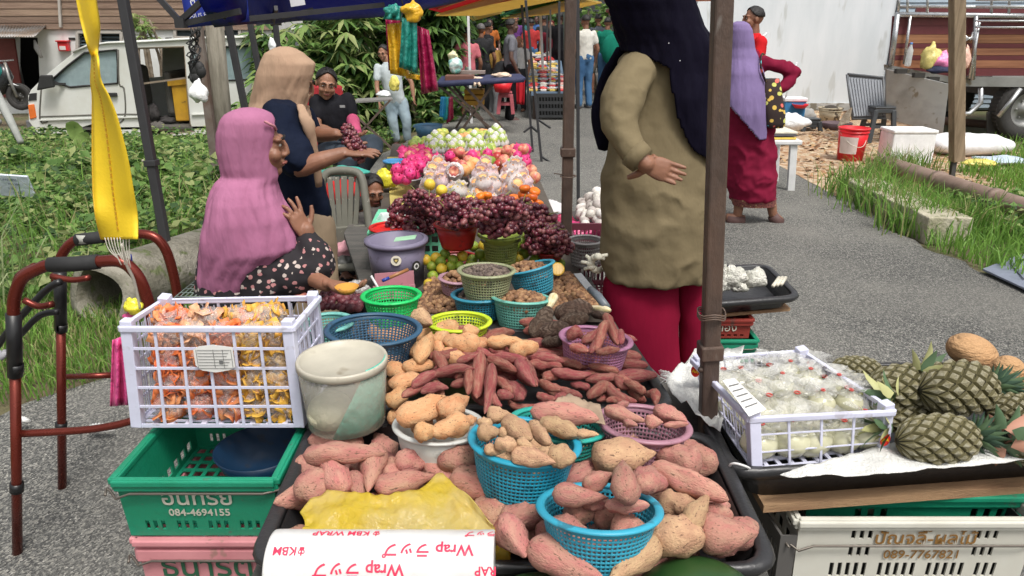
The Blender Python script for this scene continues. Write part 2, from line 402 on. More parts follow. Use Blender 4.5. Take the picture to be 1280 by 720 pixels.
# weed bank on the left: between road edge and the van
def scat(n, x0, x1, y0, y1, test, zf, hmax, clump=1.0):
 P = []
 while len(P) < n:
  x = uni(x0, x1); y = uni(y0, y1)
  if not test(x, y): continue
  c = mnoise.noise(Vec((x*clump, y*clump, 3)))*.5+.5
  if random.random() > .25+c: continue
  P.append((x, y, zf(x, y)+random.random()**.8*hmax*(.35+c)))
 return P
def leftbank(x, y):
 if y < 3.9 and x > -2.5+(y-3)*.2: return False
 if -2.6 < x < -1.6 and 3.4 < y < 5.0: return False
 return x < xint(LL, y)-.1 and x < -.9
# photo px-based limit: visible sector only
Pw = scat(30000, -8.5, -1.8, 3.3, 12.2, lambda x, y: leftbank(x, y) and y > 4.0, gz, .36)
obj('weeds', leaf_mesh(Pw, .085, GR, .34, .5), GR, kind='stuff', world=False)
props(bpy.data.objects['weeds'], 'dense leafy green weeds covering the bank behind the stall', 'weeds')
Pw = []
for k in range(150):
 x, y = uni(-7.5, -2.2), uni(4.6, 11.8)
 if not leftbank(x, y) or (x > -3.2 and y < 6.5): continue
 r_, h_ = uni(.15, .4), uni(.25, .6)*(.4 if y > 8.6 else 1)
 for q in range(int(150*r_/.3)): a = uni(0, 6.28); u = random.random()**.5; Pw.append((x+cos(a)*r_*u, y+sin(a)*r_*u, gz(x, y)+h_*(1-u*u)*uni(.5, 1)+.05))
props(obj('bramble_mounds', leaf_mesh(Pw, .12, GR, .3, .6), GR, kind='stuff', world=False), 'taller mounds of mixed leafy weeds on the bank below the van', 'weeds')
Pw = scat(5000, -8.0, -2.4, 4.2, 11.5, leftbank, gz, .1, .7)
props(obj('bank_grass', grass_mesh(Pw, .42, .006, GG, .8), GG, kind='stuff', world=False), 'long thin grass blades sticking out of the weeds on the bank', 'grass')
Pw = scat(9000, -3.6, -1.75, 2.9, 4.6, lambda x, y: x < xint(LL, y)+.05, gz, .03)
Pw += scat(3500, -6, -3.3, 2.2, 4.6, lambda x, y: True, gz, .03)
Pw += scat(2500, -3.4, -1.9, 4.5, 7, lambda x, y: x < xint(LL, y)+.1, gz, .03)
go = obj('verge_grass', grass_mesh(Pw, .11, .0035, GG), GG, kind='stuff', world=False); props(go, 'short grass along the left edge of the gravel road', 'grass')
# tall pale reed clump at the left frame edge
c0 = ay(30, 330, 3.9); Pw = [(c0.x-.55+random.gauss(0, .22), c0.y+random.gauss(0, .25), 0) for _ in range(300)]
RG = [G('reed_a', (.24, .34, .13)), G('reed_b', (.15, .27, .07)), G('reed_c', (.33, .38, .2))]
props(obj('reed_clump', grass_mesh(Pw, .8, .005, RG, .9), RG, world=False), 'clump of long arching pale reed grass at left frame edge', 'reeds')
# right verge
def rgrass(x, y): return x > xint(RR, y)+.02 and y < 8.4-(x-3.2)*.05
Pw = []
while len(Pw) < 15000:
 x = uni(3.0, 8.2); y = uni(4.4, 10.3)
 if x < xint(RR, y)+.03: continue
 if y > 7.2 and x < 4.9+(8.6-y)*.1 and x < 5.6: continue
 if y > 8.4 and x < 6.0: continue
 if y > 9.3 and random.random() < .6: continue
 Pw.append((x, y, 0))
props(obj('roadside_grass', grass_mesh(Pw, .2, .006, GG[:3]+[GG[1]]), GG[:3]+[GG[1]], kind='stuff', world=False), 'bright green grass on the right verge around the brown pipe', 'grass')
Pw = [(uni(3.9, 5.2), uni(5.3, 6.6), random.random()*.2) for _ in range(1500)]
props(obj('leaf_litter', leaf_mesh([p for p in YL], .1, LT, .35, .35), LT, kind='stuff', world=False), 'dry brown leaf litter scattered over the yard', 'leaf litter')
props(obj('broadleaf_weeds', leaf_mesh(Pw, .07, GR, .36), GR, kind='stuff', world=False), 'low broad leaved weeds between kerb slab and brown pipe', 'weeds')
Pw = [(x+random.gauss(0, .16), y+random.gauss(0, .12), 0) for x, y in [(3.35, 7.0), (3.5, 7.2), (3.3, 6.5), (3.45, 6.2), (3.3, 5.8), (4.05, 7.75), (4.25, 7.9), (3.6, 5.7)] for _ in range(220)]
props(obj('grass_tufts', grass_mesh(Pw, .38, .006, GG), GG, kind='stuff', world=False), 'long grass tufts along the edge of the concrete slab', 'grass')
# shrubs and trees
bark = M('bark', (.16, .12, .08), .9, col2=(.26, .22, .17), scale=12, bump=.6, bscale=40)
def shrub(name, label, cat, cpx, cpy, Y, rx, ry, rz, n, leaf, kind='palm', group=None, mats=GR, zb=None):
 c = ay(cpx, cpy, Y); zb = gz(c.x, Y) if zb is None else zb
 r = thing(name, label, cat, (c.x, Y, zb), group); P = []
 blobs = [(Vec((uni(-.75, .75), uni(-.6, .6), uni(-.8, .85))), uni(.25, .5)) for _ in range(26)]
 while len(P) < n:
  bc, br = random.choice(blobs); v = Vec((random.gauss(0, 1), random.gauss(0, 1), random.gauss(0, 1))).normalized()*br*uni(.6, 1.05)
  q = bc+v
  if q.length > 1.25: continue
  P.append((c.x+q.x*rx, Y+q.y*ry, c.z+q.z*rz))
 me = palmate(P, leaf, mats) if kind == 'palm' else leaf_mesh(P, leaf, mats, .3, .6)
 obj('crown', me, mats, r, world=False, origin=None).matrix_parent_inverse = Matrix.Translation(-WL[r.name])
 tk = MB()
 for k in range(5):
  a = uni(0, 6.28); e_ = Vec((c.x+cos(a)*rx*.55, Y+sin(a)*ry*.4, c.z+rz*uni(.1, .6)))
  b0 = Vec((c.x+cos(a)*.12, Y+sin(a)*.12, zb-.1)); tk.tube(smoothpath([b0, b0.lerp(e_, .5)+Vec((uni(-.2, .2), 0, .2)), e_], 4), [.05-.0035*i for i in range(9)], 6)
 obj('trunk', tk, bark, r); return r
shrub('cassava_shrub', 'big bright cassava shrub behind the seated man, right of the van', 'shrub', 395, 95, 12.6, 1.1, .9, 1.15, 650, .3, group='cassava shrubs')
shrub('cassava_shrub', 'tall cassava shrub rising above the man in the grey shirt', 'shrub', 470, 75, 13.4, 1.25, 1.0, 1.75, 950, .28, group='cassava shrubs')
shrub('cassava_shrub', 'darker cassava shrub behind the hanging plastic bags', 'shrub', 532, 70, 13.8, .85, 1.0, 1.65, 800, .3, group='cassava shrubs', mats=[GR[0], GR[3], GR[1]])
shrub('cassava_shrub', 'low cassava shrub below the lifted van tailgate', 'shrub', 370, 140, 11.8, .8, .6, .7, 420, .3, group='cassava shrubs')
shrub('cassava_shrub', 'low dark shrub at the feet of the man in grey shirt', 'shrub', 530, 140, 12.9, .9, .5, .5, 500, .2, kind='leaf', mats=[GR[0], GR[3], GR[1]])
shrub('shade_tree', 'dark leafy tree at the far end of the market lane', 'tree', 640, 6, 38, 6, 2, 3.2, 3000, .42, kind='leaf', mats=[GR[0], GR[3]], group='trees behind the market')
shrub('papaya_sapling', 'pale green sapling behind the van roof below the wooden siding', 'shrub', 178, 36, 16.0, .32, .3, .35, 60, .14, mats=[GR[1], GR[2], GR[4]])
shrub('leafy_plant', 'green leafy plant above the man in the white shirt', 'shrub', 757, 22, 17.5, .7, .5, .55, 350, .22, kind='leaf', mats=[GR[1], GR[2]], zb=0)
# big elephant-ear leaves by the van
def bigleaf(px, py, Y, s, ang, label):
 c = ay(px, py, Y); r = thing('taro_plant', label, 'plant', (c.x, Y, gz(c.x, Y)), 'taro plants by the van')
 mb = MB(); out = []
 for k in range(14):
  a = k/14*2*math.pi; rr = (1-.35*cos(a))*(.62+.38*abs(sin(a/2))); out.append((sin(a)*rr*s*.55, cos(a)*rr*s*.8))
 ca, sa = cos(ang), sin(ang)
 vs = [c]+[c+Vec((x*ca-y*sa, abs(x)*.5-.1, x*sa+y*ca)) for x, y in out]
 mb.add(vs, [(0, 1+i, 1+(i+1) % 14) for i in range(14)], 0, True); obj('leaf', mb, GR[2], r)
 tk = MB().tube([Vec((c.x, Y, gz(c.x, Y))), c], .012, 5); obj('stem', tk, GR[1], r)
bigleaf(93, 158, 11.4, .24, .3, 'broad upright taro leaf in front of the van front wheel')
bigleaf(112, 172, 11.0, .2, -1.2, 'drooping taro leaf beside the van front wheel')
bigleaf(200, 178, 10.6, .22, 1.6, 'taro leaf hanging low under the van sliding door')
# culvert pipe, bank litter
conc = M('old_concrete', (.30, .28, .23), .95, col2=(.16, .15, .11), scale=5, bump=.6, bscale=35, spot=(.12, .14, .06), sscale=9, sthr=.58)
A = Vec((-2.27, 3.80, .17)); Bp = Vec((-1.85, 4.9, .14)); ax = (Bp-A).normalized()
r = thing('culvert_pipe', 'broken concrete culvert pipe lying in the weeds behind the walker', 'pipe', (A.x, A.y, 0))
q = ax.to_track_quat('Z', 'Y').to_matrix().to_4x4(); q.translation = A
prof = [(.17, 0), (.215, 0), (.22, .08), (.205, .1), (.205, 1.2), (.17, 1.2), (.165, .06)]
mb = MB(); rr = []
for i, (rad, zz) in enumerate(prof):
 rr.append([q@Vec((rad*cos(a)*(1+.02*sin(5*a)), rad*sin(a), zz+.02*sin(3*a)*(zz < .2))) for a in [2*math.pi*j/32 for j in range(32)]])
mb.rings(rr, cap=(False, False)); mb.rings([rr[-1], rr[0]], cap=(False, False)); obj('pipe_wall', mb, conc, r)
mb = MB()
for k in range(9): a = uni(0, 6.28); mb.box(q@Vec((.1*cos(a)*random.random(), -.12, .1+k*.05)), (.05, .04, .03), Euler((k, k*2, 0)).to_matrix())
obj('rubble', mb, conc, r, kind='stuff')
def stick(name, label, cat, a, b_, rad, mat): props(obj(name, MB().tube([a, (Vec(a)+Vec(b_))/2+Vec((0, 0, .01)), b_], [rad, rad, rad*.7], 6), mat), label, cat)
stick('broken_branch', 'pale broken branch lying across the weeds', 'branch', ay(160, 205, 8.4), ay(186, 200, 8.3), .02, M('pale_wood', (.5, .46, .38), .8))
stick('white_pvc_pipe', 'white plastic pipe lying in the weeds beside the black tent leg', 'pipe', ay(168, 246, 6.4), ay(196, 243, 6.6), .02, M('pvc', (.7, .7, .68), .5))
# white clamshell and cups dropped on the ground
def clam(px, py, s, label):
 p = az(px, py, .05); mb = MB()
 for k in range(13):
  a = math.pi*k/12; d = Vec((cos(a), .25, sin(a)*.55)); d2 = Vec((-sin(a), 0, cos(a)*.55))
  mb.tube([p, p+d*s*.6+Vec((0, -.01, .01)), p+d*s], [.004, s*.14, s*.1], 6)
 props(obj('foam_clamshell', mb, M('white_foam', (.78, .78, .76), .6)), label, 'litter')
clam(124, 540, .055, 'white ribbed foam cup crushed on the road edge by the walker')
clam(24, 528, .04, 'white crumpled foam scrap on the road left of the walker')
# white printed sack in the weeds, left edge
p = ay(18, 232, 6.0); mb = MB(); Rm = Euler((R(20), R(4), 0)).to_matrix()
mb.box(p, (.28, .02, .2), Rm); o = obj('printed_sack', mb, M('sack_white', (.62, .68, .78), .6, bump=.4, bscale=20)); props(o, 'pale blue printed plastic sack lying in the weeds at left edge', 'sack')
for i in range(4):
 tm = text_mb(['UAN NESS', 'MM 300', '2 SET', '10 KG'][i], .028, frame(p+Rm@Vec((-.02+.03*(i % 2), -.012, .06-.04*i)), Rm@Vec((1, 0, 0)), Rm@Vec((0, 0, 1))))
 obj('lettering', tm, M('ink_grey', (.1, .12, .2)), o)
# wooden building on the left
wood = M('siding_wood', (.33, .235, .165), .85, col2=(.22, .15, .105), scale=3, stretch=(.25, 1, 5), bump=.5, bscale=30, rnd=.22)
whitewall = M('white_plaster', (.74, .75, .74), .85, col2=(.62, .63, .61), scale=1.2, bump=.2, bscale=20, spot=(.4, .41, .38), sscale=3, sthr=.68)
Y0 = 17.0
br = thing('wooden_house', 'long house with weathered wooden plank siding above a white wall', 'house', (-7.5, Y0, -.3))
xl, xr_ = ay(-60, 60, Y0).x, ay(345, 60, Y0).x
pl_px = [-58, -49, -40, -31, -22, -13, -4, 5, 14, 23, 31]
pm = MB().box((0, 0, 0), (xr_-xl, .05, .19), Euler((R(-7), 0, 0)).to_matrix()); pme = pm.mesh('plank', [wood]); recal(pme)
for k, py in enumerate(pl_px):
 z_ = ay(0, py, Y0).z
 o = nob('plank', pme); COL.objects.link(o); o.parent = br; o.location = Vec(((xl+xr_)/2+uni(-.02, .02), Y0-.03, z_))-WL[br.name]
 o.rotation_euler = (0, R(uni(-.15, .15)), 0)
for px in (71, 155):
 mb = MB().bar(ay(px, -58, Y0-.1), ay(px+5, 34, Y0-.1), .05); obj('batten', mb, M('grey_trim', (.45, .42, .38)), br)
zt, zb_ = ay(0, 36, Y0).z, -.45
def wpx(a, b_, c_, d_): # rect hole in px on wall plane
 return [ay(a, b_, Y0), ay(c_, b_, Y0), ay(c_, d_, Y0), ay(a, d_, Y0)]
door_h = [ay(20, 47, Y0), ay(47, 47, Y0), ay(51, 128, Y0), ay(20, 128, Y0)]
outer = [(xl, Y0, zt), (xr_, Y0, zt), (xr_, Y0, zb_), (xl, Y0, zb_)]
wins = [(97, 40, 152, 66), (219, 36, 300, 47)]
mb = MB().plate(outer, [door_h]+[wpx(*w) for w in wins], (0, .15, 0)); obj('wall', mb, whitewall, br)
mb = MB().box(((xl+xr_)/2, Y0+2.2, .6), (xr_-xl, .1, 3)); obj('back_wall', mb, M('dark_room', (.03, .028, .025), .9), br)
mb = MB().plate([(xl, Y0+.15, 3.6), (xr_, Y0+.15, 3.6), (xr_, Y0+2.2, 3.6), (xl, Y0+2.2, 3.6)], [], (0, 0, .06)); obj('ceiling', mb, wood, br)
for x_ in (xl, xr_): obj('side_wall', MB().box((x_, Y0+1.1, 1), (.1, 2.2, 5)), whitewall, br)
mb = MB().plate([(xl, Y0+.03, zt), (xr_, Y0+.03, zt), (xr_, Y0+.03, 3.6), (xl, Y0+.03, 3.6)], [], (0, .06, 0)); obj('siding_backing', mb, wood, br)
mb = MB(); ro = [(xl-.3, Y0-.7, 3.5), (xr_+.3, Y0-.7, 3.5), (xr_+.3, Y0+2.5, 4.3), (xl-.3, Y0+2.5, 4.3)]; mb.plate(ro, [], (0, 0, .06)); obj('roof', mb, M('zinc', (.35, .36, .37), .5, metal=.5, rnd=0, col2=(.25, .2, .16), scale=2), br)
glassd = M('window_glass', (.10, .13, .14), .12, spec=.6)
for w in wins:
 a, b_, c_, d_ = w; f = thing('window', None, None, ay((a+c_)/2, d_, Y0), None); f.parent = br; f.location = WL[f.name]-WL[br.name]
 mb = MB(); n = 3 if c_-a > 60 else 2
 for k in range(n+1):
  x = a+(c_-a)*k/n; mb.bar(ay(x, b_, Y0-.02), ay(x, d_, Y0-.02), .06)
 mb.bar(ay(a, b_, Y0-.022), ay(c_, b_, Y0-.022), .06).bar(ay(a, d_, Y0-.022), ay(c_, d_, Y0-.022), .06)
 obj('frame', mb, M('grey_trim', (.45, .42, .38)), f)
 for k in range(6):
  yy = b_+(d_-b_)*(k+.5)/6; mb = MB().box((ay((a+c_)/2, yy, Y0+.05)), (m2(ay(0, yy, Y0), c_-a), .06, .008), Euler((R(40), 0, 0)).to_matrix()); obj('louvre', mb, glassd, f)
for px in (90, 211):
 mb = MB().box(ay(px, 48.5, Y0-.005), (.14, .02, .05)); obj('vent', mb, M('dark_room', (.03, .028, .025)), br)
mb = MB().plate([ay(-10, 48, Y0-.08), ay(17, 48, Y0-.08), ay(28, 122, Y0-.08), ay(-10, 122, Y0-.08)], [], (0, .05, 0)); obj('shutter', mb, M('maroon_paint', (.17, .035, .03), .6, wave=None), br, 'maroon sliding door left of the dark doorway')
# corrugated awning
mb = MB(); vs = []; nn_ = 90
for j in (0, 1):
 for i in range(nn_+1):
  t = i/nn_; A_ = ay(-30, 46 if j == 0 else 32, Y0-(1.2 if j == 0 else .02)); B_ = ay(44 if j == 0 else 58, 46 if j == 0 else 32, Y0-(1.2 if j == 0 else .02))
  vs.append(A_.lerp(B_, t)+Vec((0, 0, .02*sin(i*1.57))))
mb.add(vs, [(i, i+1, nn_+2+i, nn_+1+i) for i in range(nn_)], 0, True); obj('awning', mb, M('zinc', (.35, .36, .37)), br, 'rusty corrugated zinc awning over the doorway', solid=.01)
# red letter box on the white wall
c = ay(80, 58, Y0-.08); o = thing('letter_box', 'small red letter box fixed to the white wall', 'letter box', c-Vec((0, 0, .12)))
obj('body', MB().box(c, (.22, .12, .2)), M('red_paint', (.6, .03, .035), .35), o, bevel=.02)
obj('notice_panel', MB().box(c+Vec((0, -.065, -.03)), (.13, .01, .08)), M('sign_white', (.7, .65, .62)), o)
obj('lid', MB().box(c+Vec((0, -.01, .11)), (.25, .16, .03)), M('red_paint', (.6, .03, .035)), o, bevel=.008)
# cloth hanging by awning
mb = MB().tube([ay(43, 50, 16.2), ay(46, 60, 16.2), ay(52, 72, 16.2)], [.03, .09, .05], 8, flat=.4); props(obj('hanging_rag', mb, M('grey_rag', (.35, .34, .32), .9)), 'grey rag hanging from the corner of the zinc awning', 'rag')
# white building at right + corrugated cabin
Yw = 14.6
r = thing('white_building', 'plain white rendered building wall behind the yard on the right', 'building', (4.5, Yw, 0))
x0, x1 = ay(862, 130, Yw).x, ay(1105, 100, Yw).x
wallp = M('smooth_white', (.72, .76, .79), .8, bump=.1, bscale=8, col2=(.64, .69, .72), scale=1.5, spot=(.55, .58, .58), sscale=2.5, sthr=.6, stretch=(1.5, 1, .35))
obj('wall', MB().plate([(x0, Yw, -.05), (x1, Yw, -.05), (x1, Yw, 4.2), (x0, Yw, 4.2)], [], (0, .2, 0)), wallp, r)
obj('side_wall', MB().plate([(x0, Yw+.2, -.05), (x0, Yw+8, -.05), (x0, Yw+8, 4.2), (x0, Yw+.2, 4.2)], [], (.2, 0, 0)), wallp, r)
obj('roof', MB().plate([(x0-.4, Yw-.5, 4.22), (x1+.1, Yw-.5, 4.22), (x1+.1, Yw+8, 4.7), (x0-.4, Yw+8, 4.7)], [], (0, 0, .08)), M('zinc', (.35, .36, .37)), r)
obj('plinth', MB().box(((x0+x1)/2, Yw-.03, .06), (x1-x0, .06, .14)), M('plinth_grey', (.45, .44, .42), .9, spot=(.2, .18, .14), sscale=6, sthr=.5), r)
r = thing('metal_cabin', 'blue grey corrugated metal cabin wall beside the white building', 'cabin', (x1+1.5, Yw-.1, 0))
xe = x1+6; cm_ = M('cabin_blue', (.30, .37, .43), .45, metal=.2, rnd=.05)
pm = MB().box((0, 0, 0), (xe-x1, .05, .082), Euler((R(-14), 0, 0)).to_matrix()).mesh('board', [cm_]); recal(pm)
for k in range(44):
 o = nob('board', pm); COL.objects.link(o); o.parent = r; o.location = Vec(((x1+.03+xe)/2, Yw-.02, .08+k*.09))-WL[r.name]
obj('core', MB().box(((x1+xe)/2+.03, Yw+1, 2), (xe-x1, 1.95, 4)), cm_, r)
# right verge objects
kc = M('slab_concrete', (.48, .44, .34), .95, col2=(.32, .3, .2), scale=5, bump=.7, bscale=40, spot=(.15, .16, .07), sscale=9, sthr=.58)
P1, P2 = az(1075, 222, .17), az(1190, 272, .2)
d = (P2-P1).normalized(); side = Vec((d.y, -d.x, 0)) if True else None
mb = MB(); ns = 14; rr = []
for i in range(ns+1):
 c = P1.lerp(P2, i/ns)+Vec((0, 0, mnoise.noise(Vec((i*.5, 0, 0)))*.01)); s2 = Vec((-d.y, d.x, 0))*.17; w_ = mnoise.noise(Vec((i*.8, 5, 0)))*.015
 rr.append([c-s2+Vec((w_, 0, 0)), c+s2, c+s2-Vec((0, 0, .22)), c-s2*.98-Vec((0, 0, .22))])
mb.rings(rr, smooth=False); o = obj('concrete_slab', mb, kc, bevel=.012); props(o, 'weathered concrete drain slab lying at the road edge beside the brown pipe', 'slab')
pts = [az(1108, 205, .16), az(1160, 222, .16), az(1215, 240, .16), az(1285, 262, .15), az(1380, 292, .13)]
pts = smoothpath(pts, 5); mb = MB(); mb.tube(pts, .085, 20)
r = thing('drain_pipe', 'long rusty brown pipe lying on the grass verge', 'pipe', (pts[8].x, pts[8].y, 0))
rust = M('brown_pipe', (.2, .135, .105), .6, col2=(.28, .2, .16), scale=4, stretch=(1, 1, 1), bump=.2, bscale=20); obj('pipe', mb, rust, r)
for k in (6, 12): obj('collar', MB().tube([pts[k], pts[k]+(pts[k+1]-pts[k]).normalized()*.07], .096, 20), rust, r)
# grey-blue tarp on the ground
tp = [az(1228, 338, .03), az(1275, 320, .03), az(1340, 322, .03), az(1360, 400, .03), az(1284, 364, .03)]
mb = MB(); mb.plate(tp, [], (0, 0, .012)); o = obj('ground_tarp', mb, M('tarp_blue', (.19, .21, .27), .5, bump=.5, bscale=9)); props(o, 'grey blue plastic tarp spread on the road edge at right', 'tarp')
o2 = MB()
for k in range(2):
 a = tp[0].lerp(tp[2], .3+.3*k); b_ = tp[4].lerp(tp[3], .1+.3*k); o2.tube([a+Vec((0, 0, .015)), a.lerp(b_, .6)+Vec((0, 0, .02))], .0035, 5)
obj('crease', o2, M('tarp_dark', (.05, .055, .08)), o)
# wooden post
r = thing('wooden_post', 'weathered square timber post standing in the verge before the truck', 'post', az(1189, 228, 0))
pw_ = M('post_wood', (.36, .27, .18), .9, col2=(.22, .16, .1), scale=3, stretch=(6, 6, .5), bump=.6, bscale=50)
Yp = az(1189, 228, 0).y; a, b_ = ay(1196.5, -60, Yp), ay(1196, 201, Yp)
obj('timber', MB().bar(a, b_, .115, .115, up=(0, 1, 0)), pw_, r, bevel=.006)
obj('iron_stake', MB().bar(b_+Vec((-.03, .0, .02)), az(1189, 230, 0)-Vec((0, 0, .1)), .045, up=(0, 1, 0)), M('black_iron', (.03, .028, .025), .6), r)
def rect_px(a, b_, c_, d_, Y): return [ay(a, b_, Y), ay(c_, b_, Y), ay(c_, d_, Y), ay(a, d_, Y)]
# truck on the right
steel = M('steel_tube', (.55, .56, .57), .3, metal=.8, rnd=.05)
galv = M('galvanised', (.36, .36, .35), .45, metal=.55, col2=(.25, .25, .24), scale=2, spot=(.2, .17, .13), sscale=5, sthr=.62, rnd=.04)
Yt = 10.7
r = thing('cargo_truck', 'cargo truck with maroon and wood grain plank body and steel rails', 'truck', (7.4, Yt, 0))
mar = M('maroon_board', (.13, .028, .032), .5, bump=.1, rnd=.05); wdb = M('brown_board', (.33, .15, .075), .55, col2=(.2, .08, .04), scale=2.5, stretch=(.4, 1, 9), rnd=.08)
rows = [(20, 32, mar), (32, 43, mar), (43, 54, wdb), (54, 60, mar), (60, 69, wdb), (69, 75, mar), (75, 85, wdb), (85, 95, mar)]
for a, b_, mm in rows:
 xa = 1122-9*(a-20)/75; xb = 1122-9*(b_-20)/75
 mb = MB().plate([ay(xa, a+.4, Yt), ay(1420, a+.4, Yt), ay(1420, b_, Yt), ay(xb, b_, Yt)], [], (0, .05, 0)); obj('plank', mb, mm, r)
mb = MB().plate([ay(1116, 20, Yt+.07), ay(1420, 20, Yt+.07), ay(1420, 95, Yt+.07), ay(1110, 95, Yt+.07)], [], (0, .02, 0)); obj('backing', mb, mar, r)
def tb(name, pts, rad, mat, parent, **k): return obj(name, MB().tube([ay(*p) for p in pts], rad, 8), mat, parent, **k)
tb('rail', [(1120, 18, Yt-.05), (1420, 22, Yt-.05)], .035, steel, r)
tb('rail', [(1122, 8, Yt-.05), (1420, 10, Yt-.05)], .02, steel, r); tb('rail', [(1124, -10, Yt-.05), (1420, -10, Yt-.05)], .03, steel, r)
for x in (1124, 1135, 1160, 1240, 1262, 1330): tb('upright', [(x, -12, Yt-.06), (x-1, 18, Yt-.06)], .018, steel, r)
tb('corner_rail', [(1122, 18, Yt-.06), (1114, 82, Yt-.06)], .035, steel, r); tb('upright', [(1138, 20, Yt-.06), (1130, 80, Yt-.06)], .02, steel, r)
tb('upright', [(1220, 20, Yt-.08), (1216, 100, Yt-.08)], .03, steel, r)
# lattice rack leaning with chrome tubes
tb('ladder_rail', [(1224, 28, Yt-.1), (1212, 98, Yt-.1)], .022, steel, r)
for k in range(4): tb('hook', [(1203, 42+k*4, Yt-.12), (1213, 50-k, Yt-.14), (1216, 40+k*3, Yt-.12)], .012, steel, r)
# upper cage at right
for yy in (0, 8, 26, 34): tb('cage_bar', [(1220, yy, Yt-.15), (1420, yy+1, Yt-.15)], .014, steel, r)
obj('bed_floor', MB().box((9, Yt+1.2, ay(1200, 97, Yt).z), (4.6, 2.4, .05)), galv, r)
obj('far_side', MB().box((9, Yt+2.4, ay(1200, 55, Yt).z), (4.6, .05, 1)), mar, r)
obj('side_beam', MB().plate([ay(1200, 96, Yt-.04), ay(1420, 97, Yt-.04), ay(1420, 110, Yt-.04), ay(1203, 108, Yt-.04)], [], (0, .1, 0)), galv, r)
obj('rear_beam', MB().plate([ay(1110, 81, Yt-.04), ay(1190, 96, Yt-.04), ay(1190, 104, Yt-.04), ay(1110, 88, Yt-.04)], [], (0, .12, 0)), galv, r)
tg = obj('tailgate', MB().plate([ay(1108, 86, Yt-.25), ay(1187, 105, Yt-.55), ay(1179, 168, Yt-.5), ay(1107, 148, Yt-.2)], [], (0, .04, 0)), galv, r, bevel=.008)
for px, py in ((1126, 89), (1148, 94), (1166, 99)): obj('hinge', MB().box(ay(px, py, Yt-.4), (.14, .08, .06)), M('black_iron', (.03, .028, .025)), tg)
dk = M('chassis', (.035, .032, .03), .8)
obj('chassis', MB().box((9.3, Yt+.8, .68), (4.4, .9, .22)), dk, r)
obj('underrun_bar', MB().tube([ay(1200, 143, Yt), ay(1212, 142, Yt), ay(1226, 128, Yt), ay(1226, 110, Yt)], .035, 8), steel, r)
tb('stay', [(1248, 146, Yt-.1), (1276, 111, Yt-.1)], .03, steel, r)
obj('axle', MB().tube([ay(1170, 150, Yt+.8), ay(1240, 156, Yt+.8)], .06, 10), M('rust_iron', (.13, .08, .06), .8), r)
obj('mudflap', MB().plate(rect_px(1234, 140, 1250, 168, Yt+.1), [], (0, .02, 0)), dk, r)
rub = M('tyre_rubber', (.04, .038, .036), .9, bump=.3, bscale=50)
def wheel(parent, c, R_, w_, lab=None, rimc=None):
 c = Vec(c); q = Matrix.Rotation(R(90), 4, 'X'); q.translation = c
 wr = thing('wheel', None, None, c); wr.parent = parent; wr.location = c-WL[parent.name]; del_props = None
 prof = [(R_*.58, -w_/2), (R_*.9, -w_/2), (R_, -w_*.36), (R_, w_*.36), (R_*.9, w_/2), (R_*.58, w_/2), (R_*.58, -w_/2)]
 obj('tyre', MB().lathe(prof, 40, M4=q, cap=(False, False)), rub, wr)
 tr = MB()
 for k in range(48):
  a = 2*math.pi*k/48; tr.box(c+Vec((cos(a)*R_, 0, sin(a)*R_)), (.02, w_*.7, .03), Euler((0, -a, 0)).to_matrix())
 obj('tread', tr, rub, wr)
 obj('rim', MB().lathe([(R_*.6, w_*.35), (R_*.52, w_*.4), (R_*.45, w_*.1), (R_*.2, w_*.15), (R_*.16, w_*.4), (.001, w_*.42)], 28, M4=q, cap=(False, False)), rimc or galv, wr)
 nb = MB()
 for k in range(6): a = 2*math.pi*k/6; nb.ell(c+Vec((cos(a)*R_*.3, -w_*.2, sin(a)*R_*.3)), R_*.04, 6, 4)
 obj('wheel_nuts', nb, galv, wr)
wc = ay(1282, 148, Yt); wheel(r, (wc.x, Yt+.1, .43), .43, .26)
wheel(r, (wc.x, Yt+2.1, .43), .43, .26)
# cargo lying on the tail of the truck
def bag(name, label, cat, px, py, Y, w, h, mat, seed=0, d=.7, group=None):
 c = ay(px, py, Y); rx, rz = m2(c, w/2), m2(c, h/2); mb = MB().ell(c, (rx, rx*d, rz), 22, 16)
 vs = []
 for v in mb.v:
  p = Vec(v)-c; n1 = mnoise.noise(Vec((p.x/rx*1.6+seed, p.y/rx*1.6, p.z/rz*1.6)))+.5*mnoise.noise(Vec((p.x/rx*4+seed, p.y/rx*4, p.z/rz*4)))
  t = max(0, p.z/rz); k = 1-.45*t*t; p = Vec((p.x*k, p.y*k, max(p.z, -rz*.8)))*(1+.38*n1); vs.append(tuple(c+p))
 mb.v = vs; o = obj(name, mb, mat); props(o, label, cat, group); return o
def plastic(name, c, a=.75):
 return M(name, c, .3, alpha=a, bump=.7, bscale=22, spec=.6, rnd=0, gen=None)
bag('plastic_bag', 'yellow plastic bag on the rear edge of the truck bed', 'bag', 1164, 72, Yt-.25, 26, 32, plastic('bag_yellow', (.68, .58, .2), 1), 1)
bag('plastic_bag', 'pink plastic bag beside the yellow one on the truck bed', 'bag', 1180, 76, Yt-.3, 24, 22, plastic('bag_pink', (.85, .25, .5), 1), 4)
bag('plastic_bag', 'peach plastic bag right of the wooden post on the truck bed', 'bag', 1206, 72, Yt-.2, 14, 26, plastic('bag_peach', (.8, .5, .4), 1), 7)
bag('dark_cloth', 'dark blue crumpled cloth lying on the truck tail', 'cloth', 1175, 87, Yt-.32, 32, 10, M('navy_rag', (.02, .025, .06), .9), 9)
q = ay(1136, 73, Yt-.2); r2 = thing('water_bottle', 'clear plastic water bottle standing on the truck bed', 'bottle', (q.x, q.y, q.z-.1))
clear = M('clear_plastic', (.8, .88, .9), .08, alpha=.45)
